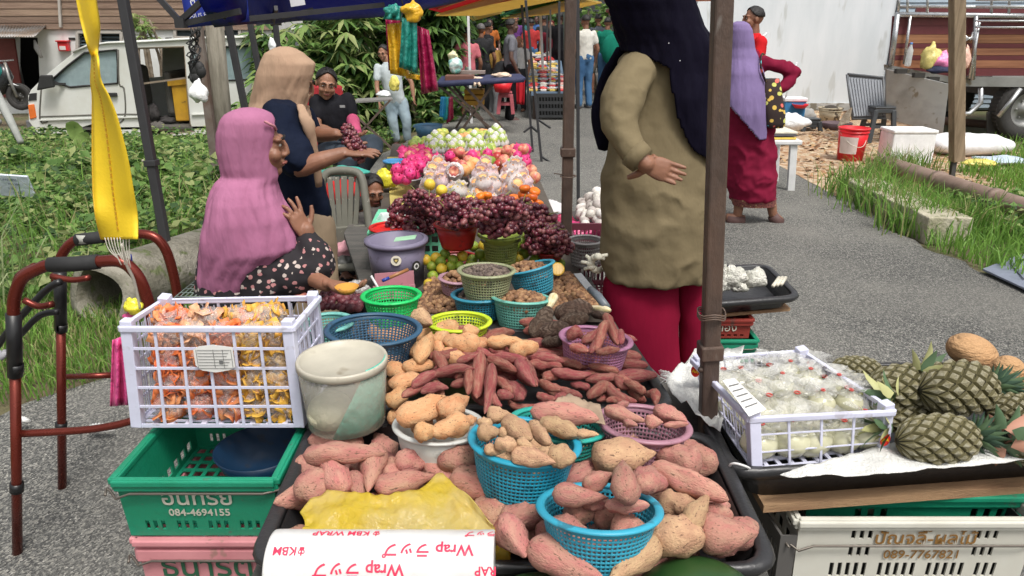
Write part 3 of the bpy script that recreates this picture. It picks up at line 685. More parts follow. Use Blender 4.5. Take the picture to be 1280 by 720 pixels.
obj('bottle_body', MB().lathe([(.035, 0), (.042, .02), (.04, .12), (.042, .2), (.018, .26), (.016, .28)], 16, c=(q.x, q.y, q.z-.1)), clear, r2)
obj('cap', MB().lathe([(.018, .28), (.018, .305), (.001, .306)], 12, c=(q.x, q.y, q.z-.1)), M('cap_blue', (.1, .25, .6)), r2)
# yard items
r = thing('folding_tabletop', 'grey ribbed folding tabletop leaning by the white wall', 'tabletop', az(1085, 150, 0))
gp_ = M('grey_plastic', (.13, .14, .15), .5); A_, B_, C_, D_ = ay(1059, 93, 10.9), ay(1104, 97, 10.7), ay(1106, 148, 10.5), ay(1066, 149, 10.7)
obj('panel', MB().plate([A_, B_, C_, D_], [], (0, .05, 0)), gp_, r, bevel=.01)
for k in range(12):
 t = (k+.6)/12.2; obj('rib', MB().bar(A_.lerp(B_, t)+Vec((0, -.012, -.04)), D_.lerp(C_, t)+Vec((0, -.012, .04)), .035, .02, up=(0, 1, 0)), M('grey_plastic_light', (.24, .26, .29), .5), r)
obj('edge_rim', MB().tube([A_, B_, C_, D_, A_], .022, 8), gp_, r)
def stool(px, py, Hh, Wt, Wb, mat, label, name='plastic_stool', group=None, Y=None):
 p = az(px, py, 0) if Y is None else ay(px, py, Y); p = Vec((p.x, p.y+Wb/2, 0 if Y is None else p.z))
 r = thing(name, label, 'stool', p, group)
 mb = MB(); mb.box(p+Vec((0, 0, Hh-.015)), (Wt, Wt, .03)); obj('seat', mb, mat, r, bevel=.012)
 obj('seat_skirt', MB().box(p+Vec((0, 0, Hh-.06)), (Wt*.96, Wt*.96, .06)), mat, r, bevel=.01)
 for sx in (-1, 1):
  for sy in (-1, 1):
   a = p+Vec((sx*Wt*.42, sy*Wt*.42, Hh-.05)); b_ = p+Vec((sx*Wb*.46, sy*Wb*.46, 0)); obj('leg', MB().bar(a, b_, .06, .05, up=(0, 1, 0)), mat, r, bevel=.006)
 for sy in (-1, 1): obj('stretcher', MB().bar(p+Vec((-Wt*.45, sy*Wt*.45, Hh*.45)), p+Vec((Wt*.45, sy*Wt*.45, Hh*.45)), .02, .04), mat, r)
 return r
stool(1102, 180, .50, .29, .38, M('black_plastic', (.045, .05, .055), .4, rnd=.05), 'black plastic stool standing behind the red bucket')
stool(1015, 165, .2, .26, .3, M('black_plastic', (.045, .05, .055)), 'low dark plastic step stool near the white wall', name='step_stool')
def bucket(name, label, p, r0, r1, h, mat, rim=None, lid=False, n=32, thick=.006, handle=False):
 p = Vec(p); r = thing(name, label, 'bucket', p)
 obj('body', MB().lathe([(r0*.96, .004), (r0, .0), (r1, h), (r1-thick, h), (r0-thick, .012), (.001, .012)], n, c=p), mat, r)
 rm = MB()
 for dz in ((0, .02), (.045, .012)) if h > .25 else ((0, .014),):
  rr1 = r0+(r1-r0)*(h-dz[0])/h; rm.lathe([(rr1, h-dz[0]-dz[1]), (rr1+.008, h-dz[0]-dz[1]), (rr1+.008, h-dz[0]), (rr1-thick, h-dz[0]+.002)], n, c=p, cap=(False, False))
 obj('rim', rm, rim or mat, r)
 return r
p = az(1068, 203, 0)+Vec((0, .14, 0)); r = bucket('paint_bucket', 'bright red plastic bucket with white label on the brown yard', p, .145, .175, .40, M('red_bucket', (.72, .02, .03), .35))
lb = MB().rings([[p+Vec((sin(a)*(.15+z_*.075+.003), -cos(a)*(.15+z_*.075+.003), z_)) for a in [-1.35+1.3*i/10 for i in range(11)]] for z_ in (.1, .3)], close=False, cap=(False, False)); obj('label', lb, M('paper_white', (.7, .62, .6)), r)
obj('handle', MB().tube(smoothpath([p+Vec((-.18, 0, .36)), p+Vec((-.09, -.16, .22)), p+Vec((.05, -.19, .2)), p+Vec((.18, 0, .36))], 5), .004, 6), M('cream_plastic', (.6, .57, .48)), r)
foam = M('styrofoam', (.83, .84, .85), .75, bump=.15, bscale=120, spot=(.7, .6, .62), sscale=6, sthr=.7)
Ab = az(1110, 208, 0); r = thing('foam_box', 'white styrofoam box standing on the verge beside the red bucket', 'box', Ab+Vec((.25, .15, 0)))
obj('body', MB().box(Ab+Vec((.26, .17, .19)), (.5, .34, .38)), foam, r, bevel=.015)
obj('lid', MB().box(Ab+Vec((.26, .17, .40)), (.52, .36, .04)), foam, r, bevel=.012)
# white sack
mb = MB(); c = az(1225, 198, 0)+Vec((0, .3, .13)); mb.ell(c, (.52, .3, .125), 40, 14); vs = []
for v in mb.v:
 p = Vec(v)-c; k = max(abs(p.x)/.52, 1e-3); sx = math.copysign((abs(p.x)/.52)**.6*.52, p.x); sy = math.copysign((abs(p.y)/.3)**.6*.3, p.y)
 vs.append(tuple(c+Vec((sx, sy, p.z*(1+.1*mnoise.noise(Vec((sx*5, sy*5, 0))))+.025*mnoise.noise(Vec((sx*4, sy*9, 2)))))))
mb.v = vs; sk = obj('woven_sack', mb, M('sack_white2', (.78, .78, .79), .6, bump=.5, bscale=14)); props(sk, 'full white woven sack lying on the verge in front of the truck wheel', 'sack')
bag('blue_sheet', 'pale blue plastic sheet crumpled in front of the white sack', 'sheet', 1250, 200, 8.7, 70, 11, plastic('sheet_blue', (.5, .6, .7), 1), 3, .5)
bag('plastic_bag', 'flat yellow plastic bag on the grass below the white sack', 'bag', 1225, 203, 8.3, 42, 9, plastic('bag_yellow2', (.75, .62, .15), 1), 5, .6)
bag('garbage_pile', 'white crumpled plastic packing lying by the step stool', 'packing', 990, 152, 11.2, 40, 20, plastic('bag_white', (.72, .74, .75), 1), 8, .7)
bag('soil_sack', 'grey crumpled sack beside the cream bucket by the white wall', 'sack', 1007, 143, 12.3, 26, 16, M('grey_rag', (.35, .34, .32)), 6)
p = az(1042, 156, 0)+Vec((0, .2, 0)); r = bucket('cream_bucket', 'dirty cream bucket tipped beside the grey tabletop', p, .14, .19, .26, M('cream_dirty', (.5, .44, .32), .8, spot=(.1, .08, .06), sscale=8, sthr=.55))
obj('dark_rubbish', MB().ell(p+Vec((0, 0, .22)), (.13, .13, .08), 14, 8), M('rubbish_dark', (.06, .05, .04), .9, bump=1, bscale=20), r)
p = az(1048, 163, 0)+Vec((0, .1, 0)); o = obj('dark_tray', MB().lathe([(.2, 0), (.24, .11), (.225, .11), (.19, .015), (.001, .015)], 20, c=p), M('mauve_tray', (.11, .07, .08), .6)); props(o, 'dark mauve plastic basin on the ground below the cream bucket', 'basin')
mb = MB()
for k in range(5): a = Vec((1050+k*3, 0, 0)); mb.bar(ay(1048+k*3, 158-k, 10.5), ay(1056+k*2, 143-k*2, 10.7), .03, .015)
props(obj('wood_scraps', mb, bark), 'broken wooden scraps beside the cream bucket', 'scraps')
c = ay(990, 136, 12.2); r = thing('cooler_box', 'blue cooler box with white lid behind the woman in lavender', 'cooler', c-Vec((0, 0, .15)))
obj('body', MB().box(c, (.34, .26, .26)), M('cooler_blue', (.04, .2, .42), .5), r, bevel=.015); obj('lid', MB().box(c+Vec((0, 0, .155)), (.37, .29, .06)), M('cooler_white', (.75, .76, .78)), r, bevel=.015)
props(obj('red_dish', MB().lathe([(.08, 0), (.13, .06), (.12, .06), (.07, .01), (.001, .01)], 18, c=ay(1000, 135, 12.0)), M('red_bucket', (.72, .02, .03))), 'small red dish beside the blue cooler box', 'dish')
tb_ = M('white_pipe', (.65, .66, .68), .4)
props(obj('white_mop', MB().tube([ay(982, 122, 11.6), ay(996, 78, 11.9)], .012, 6), tb_), 'thin white stick leaning on the white wall', 'stick')
# small white table with yellow trays behind lavender woman
Yt2 = az(985, 240, 0).y; tz = ay(985, 178, Yt2).z
xa, xb = ay(935, 178, Yt2).x, ay(1002, 178, Yt2).x
r = thing('side_table', 'low white plastic table holding yellow trays behind the walking woman', 'table', ((xa+xb)/2, Yt2+.25, 0))
wp = M('white_plastic', (.70, .70, .70), .4)
obj('tabletop', MB().box(((xa+xb)/2, Yt2+.27, tz), (xb-xa, .6, .045)), wp, r, bevel=.01)
for sx in (xa+.04, xb-.07):
 for sy in (Yt2+.02, Yt2+.5):
  obj('leg', MB().bar((sx, sy, tz-.02), (sx+(.03 if sx > xa+.1 else -.03), sy, 0), .07, .05, up=(0, 1, 0)), wp, r, bevel=.005)
for k, (dz, cc) in enumerate(((.035, (.75, .52, .08)), (.065, (.1, .09, .1)), (.09, (.7, .66, .55)))):
 props(obj('food_tray', MB().box(((xa+xb)/2+.02*k, Yt2+.22, tz+dz), (xb-xa-.1-.03*k, .42, .02)), M('tray_%s' % k, cc, .5), bevel=.006), ['yellow tray at the bottom of the stack on the white table', 'black tray in the middle of the stack on the white table', 'cream tray on top of the stack on the white table'][k], 'tray')
# old white van on the left
Yv = 13.0
vw = M('van_paint', (.70, .71, .68), .35, col2=(.62, .62, .57), scale=1.6, spot=(.34, .25, .16), sscale=6, sthr=.70, coat=.2)
r = thing('old_van', 'old white passenger van with open sliding door parked in weeds', 'van', (ay(200, 160, Yv).x, Yv, -.32))
def V(px, py, dy=0): p = ay(px, py, Yv); return Vec((p.x, Yv+dy, p.z))
prof = [(36, 152), (35, 120), (39, 112), (56, 95), (92, 66), (110, 57), (135, 52), (180, 50), (250, 46), (330, 44), (345, 60), (348, 100), (346, 150), (340, 166), (145, 172), (132, 160), (116, 155), (100, 160), (92, 172), (60, 170), (48, 168)]
front_win = [(64, 101), (84, 83), (106, 66), (146, 62), (147, 104), (88, 109)]
slide = [(171, 60), (230, 58), (233, 98), (234, 112), (238, 155), (243, 165), (186, 170), (180, 150), (176, 110)]
rear_win = [(272, 59), (318, 57), (320, 99), (274, 101)]; rear_win2 = [(324, 58), (333, 60), (338, 82), (327, 84)]; midwin = [(240, 62), (248, 60), (250, 92), (243, 101), (238, 98)]
mb = MB().plate([V(*p) for p in prof], [[V(*p) for p in h] for h in (front_win, slide, rear_win, rear_win2, midwin)], (0, .06, 0)); obj('body_side', mb, vw, r, bevel=.012)
# shell: roof, front, rear, far side, floor
W2 = 1.62
top = [(36, 152), (35, 120), (39, 112), (56, 95), (92, 66), (110, 57), (135, 52), (180, 50), (250, 46), (330, 44), (345, 60), (348, 100), (346, 150)]
for k, (p, q) in enumerate(zip(top, top[1:])):
 nm = 'front_panel' if k < 3 else ('windscreen' if k in (3,) else ('roof' if k < 9 else 'rear_panel'))
 a, b_ = V(*p, dy=.005), V(*q, dy=.005)
 mat_ = M('windscreen_glass', (.35, .42, .42), .08, alpha=.5) if nm == 'windscreen' else vw
 if k in (0, 3) or k >= 4: pass
 obj(nm, MB().plate([a, b_, b_+Vec((0, W2, 0)), a+Vec((0, W2, 0))], [], (0, 0, -.03) if 3 < k < 9 else (.03, 0, 0)), mat_, r)
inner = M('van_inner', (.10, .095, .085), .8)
fw = [V(*p, dy=W2) for p in prof]; mb = MB().plate(fw, [[V(x_+3, y_, W2) for x_, y_ in h] for h in (front_win, [(186, 62), (229, 60), (232, 96), (190, 98)], rear_win)], (0, .04, 0)); obj('far_side', mb, vw, r)
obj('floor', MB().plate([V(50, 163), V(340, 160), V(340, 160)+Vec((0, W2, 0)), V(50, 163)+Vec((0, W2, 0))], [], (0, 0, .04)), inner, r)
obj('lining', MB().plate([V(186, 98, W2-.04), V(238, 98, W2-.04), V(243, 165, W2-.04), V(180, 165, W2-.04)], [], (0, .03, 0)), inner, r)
gl = M('van_glass', (.34, .44, .46), .1, alpha=.72, spec=.7)
for nm, h in (('window', front_win), ('window', rear_win), ('window', rear_win2), ('window', midwin)):
 w = obj(nm, MB().plate([V(*p, dy=.03) for p in h], [], (0, .01, 0)), gl, r)
 pts = [V(*p, dy=-.005) for p in h]; obj('seal', MB().tube(pts+[pts[0]], .018, 6), M('black_rubber', (.025, .025, .025), .7), w)
# curtains behind rear windows, leafy reflection glass inside open door
obj('curtain', MB().plate([V(278, 60, .08), V(318, 58, .08), V(320, 99, .08), V(278, 100, .08)], [], (0, .01, 0)), M('curtain_teal', (.36, .55, .58), .8, wave=(6, 2, (.28, .45, .5))), r)
pw2 = [V(x_+3, y_, W2+.01) for x_, y_ in [(186, 62), (229, 60), (232, 96), (190, 98)]]
fg = obj('window', MB().plate(pw2, [], (0, .01, 0)), M('far_glass', (.62, .72, .64), .1, alpha=.5), r); obj('seal', MB().tube(pw2+[pw2[0]], .03, 6), M('black_rubber', (.025, .025, .025)), fg)
# front door (proud panel outline), grooves
blk = M('black_rubber', (.025, .025, .025))
gro = MB()
for pts in ([(148, 62), (149, 104), (155, 110), (157, 140), (152, 152), (142, 154)], [(52, 108), (50, 150), (60, 152)], [(165, 60), (168, 100), (174, 150), (180, 172)], [(50, 146), (140, 143), (176, 143)]):
 gro.tube(smoothpath([V(*p, dy=-.003) for p in pts], 3), .013, 5)
obj('panel_gap', gro, M('gap_dark', (.12, .115, .1), .8), r)
obj('side_moulding', MB().bar(V(50, 150, -.01), V(178, 146, -.01), .02, .05, up=(0, 1, 0)), vw, r)
obj('side_moulding', MB().bar(V(240, 143, -.01), V(346, 140, -.01), .02, .05, up=(0, 1, 0)), vw, r)
obj('door_handle', MB().box(V(140, 118, -.03), (.2, .05, .06)), blk, r, bevel=.01)
mr_ = obj('side_mirror', MB().plate([V(58, 93, -.2), V(72, 93, -.2), V(75, 108, -.2), V(54, 112, -.2)], [], (0, .08, 0)), blk, r, bevel=.02); obj('mirror_arm', MB().bar(V(70, 104, -.15), V(82, 105, 0), .04), blk, mr_)
obj('mirror_far', MB().box(V(60, 92, 1.7), (.12, .05, .14)), blk, r)
obj('headlight', MB().plate([V(35.5, 131, -.02), V(43, 130, -.02), V(46, 147, -.02), V(38, 149, -.02)], [], (0, .08, 0)), M('amber_lens', (.75, .18, .04), .15), r, bevel=.01)
obj('corner_grille', MB().plate([V(37, 117, -.012), V(46, 116, -.012), V(46, 125, -.012), V(36, 126, -.012)], [], (0, .05, 0)), blk, r)
obj('bumper', MB().bar(V(33, 162, .1), V(33, 162, 1.6), .12, .3), M('bumper_grey', (.14, .14, .145), .7), r, bevel=.03)
obj('rain_gutter', MB().tube([V(*p, dy=-.02) for p in [(92, 65), (110, 57), (135, 53.5), (180, 52), (250, 48), (330, 46)]], .018, 6), vw, r)
wheel(r, (V(116, 165).x, Yv+.16, -.05), .3, .18); wheel(r, (V(300, 165).x, Yv+.16, -.05), .3, .18)
wheel(r, (V(116, 165).x, Yv+1.4, -.05), .3, .18)
# seat, steering, dashboard
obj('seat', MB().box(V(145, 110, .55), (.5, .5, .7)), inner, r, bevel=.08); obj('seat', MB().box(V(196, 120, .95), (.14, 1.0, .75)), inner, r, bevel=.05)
obj('steering_wheel', MB().tube([V(104, 100, .4)+Vec((cos(a)*.08, sin(a)*.2, sin(a)*0+cos(a)*.16)) for a in [k*math.pi/8 for k in range(17)]], .014, 6), blk, r)
obj('door_frame', MB().tube([V(x_, y_, .02) for x_, y_ in slide+[slide[0]]], .022, 6), M('frame_rust', (.25, .2, .15), .8), r)
obj('grab_rail', MB().bar(V(176, 105, .1), V(236, 97, .1), .03), M('frame_rust', (.25, .2, .15)), r)
obj('sill_step', MB().box(V(215, 162, .2), (.75, .35, .05)), M('frame_rust', (.25, .2, .15)), r)
# raised tailgate at van rear
tg = [(336, 48), (350, 42), (392, 24), (405, 20), (430, 24), (442, 30), (440, 34), (404, 28), (392, 33), (352, 50)]
obj('tailgate', MB().plate([V(*p) for p in tg], [], (0, 1.4, 0)), vw, r, 'raised white tailgate', bevel=.02)
for k, (px, py, w_, h_) in enumerate(((197, 158, 26, 12), (208, 150, 20, 10), (226, 160, 24, 9), (192, 140, 14, 20), (214, 163, 50, 7))):
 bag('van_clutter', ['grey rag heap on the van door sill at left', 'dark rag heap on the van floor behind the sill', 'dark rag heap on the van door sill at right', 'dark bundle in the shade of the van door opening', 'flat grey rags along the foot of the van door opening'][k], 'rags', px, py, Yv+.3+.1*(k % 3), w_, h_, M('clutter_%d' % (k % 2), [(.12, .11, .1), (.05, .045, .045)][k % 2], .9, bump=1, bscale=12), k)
# yellow bin inside the van
r = thing('yellow_bin', 'dirty yellow plastic bin standing inside the open van door', 'bin', V(220, 155, .5))
yb = M('bin_yellow', (.72, .40, .03), .5, col2=(.5, .25, .03), scale=3, spot=(.12, .07, .03), sscale=6, sthr=.66)
pts = [(202, 106), (236, 102), (239, 154), (209, 155)]
obj('body', MB().plate([V(*p, dy=.35) for p in pts], [], (0, .45, 0)), yb, r, bevel=.02); obj('rim', MB().plate([V(*p, dy=.32) for p in [(198, 102), (238, 98), (238, 106), (199, 110)]], [], (0, .5, 0)), yb, r, bevel=.012)
# motorbike at far left
Ym = 14.6
r = thing('motorbike', 'black and teal motorbike parked before the maroon door, cut by the frame', 'motorbike', (ay(20, 130, Ym).x, Ym, -.3))
def Q(px, py, dy=0): p = ay(px, py, Ym); return Vec((p.x, Ym+dy, p.z))
wheel(r, Q(25, 121, 0), .24, .09, rimc=M('black_iron', (.03, .028, .025))); wheel(r, Q(-52, 121, 0), .24, .09)
bkp = M('bike_black', (.02, .022, .025), .3)
obj('fork', MB().tube([Q(25, 121, -.08), Q(15, 98, -.08), Q(8, 78, -.05)], .028, 8), galv, r)
obj('front_cowl', MB().tube([Q(2, 80), Q(8, 95), Q(2, 110), Q(-14, 118)], [.09, .12, .13, .1], 10, flat=1), bkp, r)
obj('mudguard', MB().tube([Q(9, 106), Q(17, 105), Q(25, 107)], .05, 8, flat=.3), M('white_paint2', (.7, .7, .7)), r)
obj('body', MB().tube([Q(0, 95), Q(-20, 100), Q(-50, 92)], [.1, .15, .12], 10), bkp, r)
obj('seat', MB().tube([Q(-14, 88), Q(-50, 84)], [.09, .1], 10, flat=.5), blk, r); obj('handlebar', MB().tube([Q(4, 76, -.3), Q(6, 76, 0), Q(4, 76, .3)], .015, 6), steel, r)
obj('basket_cover', MB().ell(Q(1, 88, -.05), (.1, .12, .13), 12, 8), M('teal_plastic', (.02, .22, .2), .4), r)
# grey stone mound and mossy post at left edge
mb = MB()
for k in range(26):
 p = V(uni(-10, 40), uni(146, 168), uni(-1.6, -.6)); s_ = uni(.07, .16)
 mb.ell(p, (s_, s_*.8, s_*.6), 7, 5)
props(obj('rubble_heap', mb, M('stone_grey', (.22, .22, .22), .95, bump=.6, bscale=20), kind='stuff'), 'grey stone rubble heap in front of the motorbike', 'rubble')
stick('leaning_post', 'grey timber leaning in the weeds at the left frame edge', 'post', ay(-8, 110, 8.2), ay(26, 178, 7.6), .045, M('grey_wood', (.3, .31, .29), .9))
# utility post behind the seated women
p0, p1 = ay(262, -40, 7.2), ay(283, 215, 7.2)
r = thing('timber_post', 'round weathered timber post behind the two women', 'post', (p1.x, 7.2, gz(p1.x, 7.2)))
obj('trunk', MB().tube([p0, p0.lerp(p1, .5), (p1.x, 7.2, gz(p1.x, 7.2)-.1)], [.083, .085, .09], 14), M('old_trunk', (.34, .31, .25), .9, col2=(.2, .18, .14), scale=4, stretch=(5, 5, .6), bump=.7, bscale=40), r)
obj('iron_post', MB().bar(p0+Vec((-.13, -.1, 0)), p1+Vec((-.06, -.1, -.6)), .07, up=(0, 1, 0)), M('rusty_steel', (.13, .085, .065), .7, col2=(.2, .17, .15), scale=5), r)
# tangle of black wire and white plastic hanging from it
mb = MB()
for k in range(9):
 pts = [ay(244+uni(-3, 3), 35+i*9+uni(-2, 2), 6.6)+Vec((uni(-.05, .05), uni(-.05, .05), 0)) for i in range(8)]; mb.tube(smoothpath(pts, 3), .006, 5)
for k in range(6): mb.ell(ay(247+uni(-4, 4), 92+uni(-8, 6), 6.6), (.05, .04, .06), 8, 6)
props(obj('hanging_wire', mb, blk), 'tangle of black wire hanging from the canopy corner', 'wire')
bag('white_bag', 'bright white plastic bag hanging below the black wire', 'bag', 249, 116, 6.5, 22, 30, plastic('bag_bright', (.9, .9, .9), 1), 11)
# poles, canopy, straps
blkpole = M('pole_black', (.035, .035, .038), .45, rnd=.05); brn = M('pole_brown', (.055, .040, .034), .55, col2=(.10, .062, .045), scale=8, stretch=(1, 1, .4), spot=(.22, .2, .18), sscale=12, sthr=.66, bump=.2)
def pole(name, label, a, b_, w, mat, up=(0, 1, 0), collars=()):
 r = thing(name, label, 'pole', (b_[0], b_[1], b_[2])); a = Vec(a); b_ = Vec(b_)
 obj('shaft', MB().bar(a, b_, w, up=up), mat, r, bevel=w*.12)
 for t in collars: p = a.lerp(b_, t); obj('collar', MB().bar(p, p+(b_-a).normalized()*.035, w*1.35, up=up), mat, r, bevel=.004)
 return r
Lf = az(219, 372, 0); Lt = ay(147, -40, 4.35)
r = pole('canopy_pole', 'black square tent leg rising left of the woman in pink', Lt, Lf, .05, blkpole, collars=(.55, .985))
pt = ay(905, -60, 1.50); pb = ay(883, 570, 1.50); pb = pt.lerp(pb, pt.z/(pt.z-pb.z))
r = pole('canopy_pole', 'brown rusty steel tent leg between the two front trays', pt, pb, .037, brn, collars=(.46,))
mb = MB()
for z_ in (1.0, 1.005, .995):
 t = (pt.z-z_)/(pt.z-pb.z); c = pt.lerp(pb, t); mb.tube([c+Vec((cos(a)*.03, sin(a)*.03, .004*sin(a*3))) for a in [k*math.pi/8 for k in range(17)]], .0018, 5)
obj('wire', mb, M('wire_rust', (.12, .08, .06), .5), r)
for k, h in enumerate((.87,)):
 obj('rivet', MB().ell(pt.lerp(pb, (pt.z-h)/(pt.z-pb.z))+Vec((-.022, -.01, 0)), .007, 8, 6), brn, r)
mp0 = ay(714.5, -60, 2.95); r = pole('canopy_pole', 'dark brown tent leg at the middle of the stall edge', mp0, ay(709.5, 350, 2.95)*1 + Vec((-.005, 0, -.6)), .043, brn, collars=(.38,))
mb = MB(); c = ay(711, 220, 2.93); mb.tube([c+Vec((cos(a)*.032-.003, sin(a)*.032, 0)) for a in [k*math.pi/8 for k in range(17)]]+[c+Vec((-.06, 0, .01))], .002, 5); obj('wire', mb, M('wire_rust', (.12, .08, .06)), r)
pole('canopy_pole', 'thin black tent leg just behind the middle brown one', ay(722, -60, 5.0), az(723, 330, 0)*1.0, .022, blkpole)
# blue canopy
nav = M('canopy_navy', (.012, .02, .13), .45, bump=.25, bscale=8, col2=(.008, .012, .07), scale=2, rnd=.02)
r = thing('blue_canopy', 'navy blue market tent canopy with black truss above the fruit stall', 'tent', (-1.0, 4.5, 1.5))
bt = [(268, 34, 4.45), (310, 30, 4.5), (340, 30, 5.2), (372, 26, 5.8), (410, 25, 6), (445, 23, 6), (480, 21, 5.9), (505, 17, 5.6), (530, 12, 5.2), (552, 7, 4.9), (575, 2, 4.6), (600, -8, 4.3)]
lo_ = smoothpath([ay(*b_) for b_ in bt], 3); rr = [lo_]
up_ = [Vec((p.x*.9-.05, p.y-.7, 1.98+.05*sin(i*.9))) for i, p in enumerate(lo_)]
for t in (.25, .5, .75, 1): rr.append([a.lerp(b_, t)+Vec((0, 0, -.05*sin(math.pi*t))) for a, b_ in zip(lo_, up_)])
mb = MB().rings(rr, close=False, cap=(False, False)); obj('roof_cloth', mb, nav, r, solid=.004)
hem = MB().rings([lo_, [p+Vec((0, -.03, .05)) for p in lo_]], close=False, cap=(False, False)); obj('hem', hem, M('hem_navy', (.02, .03, .2), .5), r, solid=.006)
translucent(nav, (.01, .04, .42), .45)
vq = [ay(225, -12, 4.4), ay(308, -30, 4.45), ay(312, 27, 4.45), ay(232, 35, 4.4)]
mb = MB(); rr = []
for j in range(5):
 rr.append([vq[0].lerp(vq[1], i/10).lerp(vq[3].lerp(vq[2], i/10), j/4)+Vec((0, .015*sin(i*1.1+j*.4), 0)) for i in range(11)])
obj('valance', mb.rings(rr, close=False, cap=(False, False)), M('valance_blue', (.02, .04, .30), .45), r, solid=.004)
ux = (vq[2]-vq[3]).normalized(); uy = (vq[0]-vq[3]).normalized()
def vt(px, py, d=-.03): return ay(px, py, 4.4+d)
ink = M('ink_white', (.75, .75, .78))
obj('lettering', text_mb('MAJUS BANDAR', .032, frame(vt(258, 18.5), ux, uy)), ink, r); obj('lettering', text_mb('ต้', .05, frame(vt(241, 3), ux, uy), bold=.001), ink, r)
obj('badge', MB().box(ay(372, 3, 4.9), (.09, .006, .04), Euler((0, R(-8), 0)).to_matrix()), ink, r)
for a, b_ in (((190, -12, 4.3), (226, 28, 4.3)), ((224, 28, 4.3), (251, 3, 4.25)), ((226, 30, 4.3), (300, 14, 4.2)), ((250, 2, 4.25), (283, 22, 4.3)), ((285, 26, 4.4), (480, 6, 5.0)), ((300, 20, 4.5), (350, 29, 5.5)), ((320, 30, 5.4), (392, 12, 5.5)), ((345, 10, 5.0), (340, 30, 5.3))):
 obj('truss_bar', MB().bar(ay(*a), ay(*b_), .022, .03), blkpole, r)
obj('truss_joint', MB().box(ay(226, 29, 4.28), (.05, .05, .05)), blkpole, r)
for (a, b_, lab) in (((283, 20, 5.6), (306, 135, 5.6), 'black tent leg left of the post behind the beige hijab'), ((312, 25, 6.6), (322, 80, 6.6), 'black tent leg seen above the beige hijab'), ((343, 20, 7.0), (350, 80, 7.0), 'far black tent leg right of the van rear')):
 A_ = ay(*a); B_ = ay(*b_); k = (A_.z-gz(A_.x, A_.y))/(A_.z-B_.z); pole('canopy_pole', lab, A_, A_+(B_-A_)*k, .045, blkpole)
# clear bag hanging by the truss (right of post)
bag('clear_bag', 'small white plastic bag tied under the canopy above the beige hijab', 'bag', 340, 57, 6.3, 10, 18, plastic('bag_white', (.72, .74, .75), 1), 21)
# yellow strap hanging near the camera
rows_ = [(-60, 98, 13), (0, 108, 12.5), (30, 113, 11.5), (60, 116.5, 6), (75, 119, 4), (100, 120, 6), (120, 126, 10), (140, 130, 14), (160, 133, 17), (200, 138, 22), (240, 142, 25), (270, 146, 26), (299, 149.5, 22.5)]
rr = []
for py, c_, hw in rows_:
 pts = []
 for k in range(9):
  s_ = (k-4)/4; full = 26; dy = math.sqrt(max(0, 1-(hw/full)**2))*.024
  pts.append(ay(c_+hw*s_, py+s_*3*(py < 60), .80+dy*s_*(1 if py < 75 else -1)+.003*cos(s_*3)))
 rr.append(pts)
yel = M('strap_yellow', (.84, .58, .02), .6, bump=.08, bscale=300)
r = thing('yellow_strap', 'bright yellow webbing strap with stitched seam hanging at upper left', 'strap', rr[-1][4]-Vec((0, 0, .05)))
rs_ = list(map(list, zip(*[smoothpath(list(c_), 5) for c_ in zip(*rr)])))
obj('webbing', MB().rings(rs_, close=False, cap=(False, False)), yel, r, solid=.0016)
st = MB(); pa = [q[4] for q in rs_]
for k in range(20, len(pa)-3, 1): st.bar(pa[k]+Vec((0, -.0018, 0)), pa[k].lerp(pa[k+1], .6)+Vec((0, -.0018, 0)), .0014)
obj('stitching', st, M('stitch', (.55, .30, .02)), r)
obj('folded_edge', MB().tube([q[0] for q in rs_[20:]], .0012, 5), M('stitch_edge', (.7, .42, .02)), r)
mb = MB(); e0 = [ay(x, 299, .8) for x in (129, 139, 150, 162)]
for k in range(9): a = ay(131+k*3.8, 297, .8); mb.tube(smoothpath([a, ay(136+k*3.2, 312, .8), ay(146+k*2.2+uni(-2, 2), 326+uni(-6, 10), .8)], 3), .0007, 4)
mb.tube(smoothpath([ay(152, 305, .8), ay(158, 330, .81), ay(168, 352, .82), ay(175, 385, .83)], 4), .0028, 5, flat=.4)
obj('frayed_end', mb, M('fray', (.72, .68, .6), .4, alpha=.7), r)
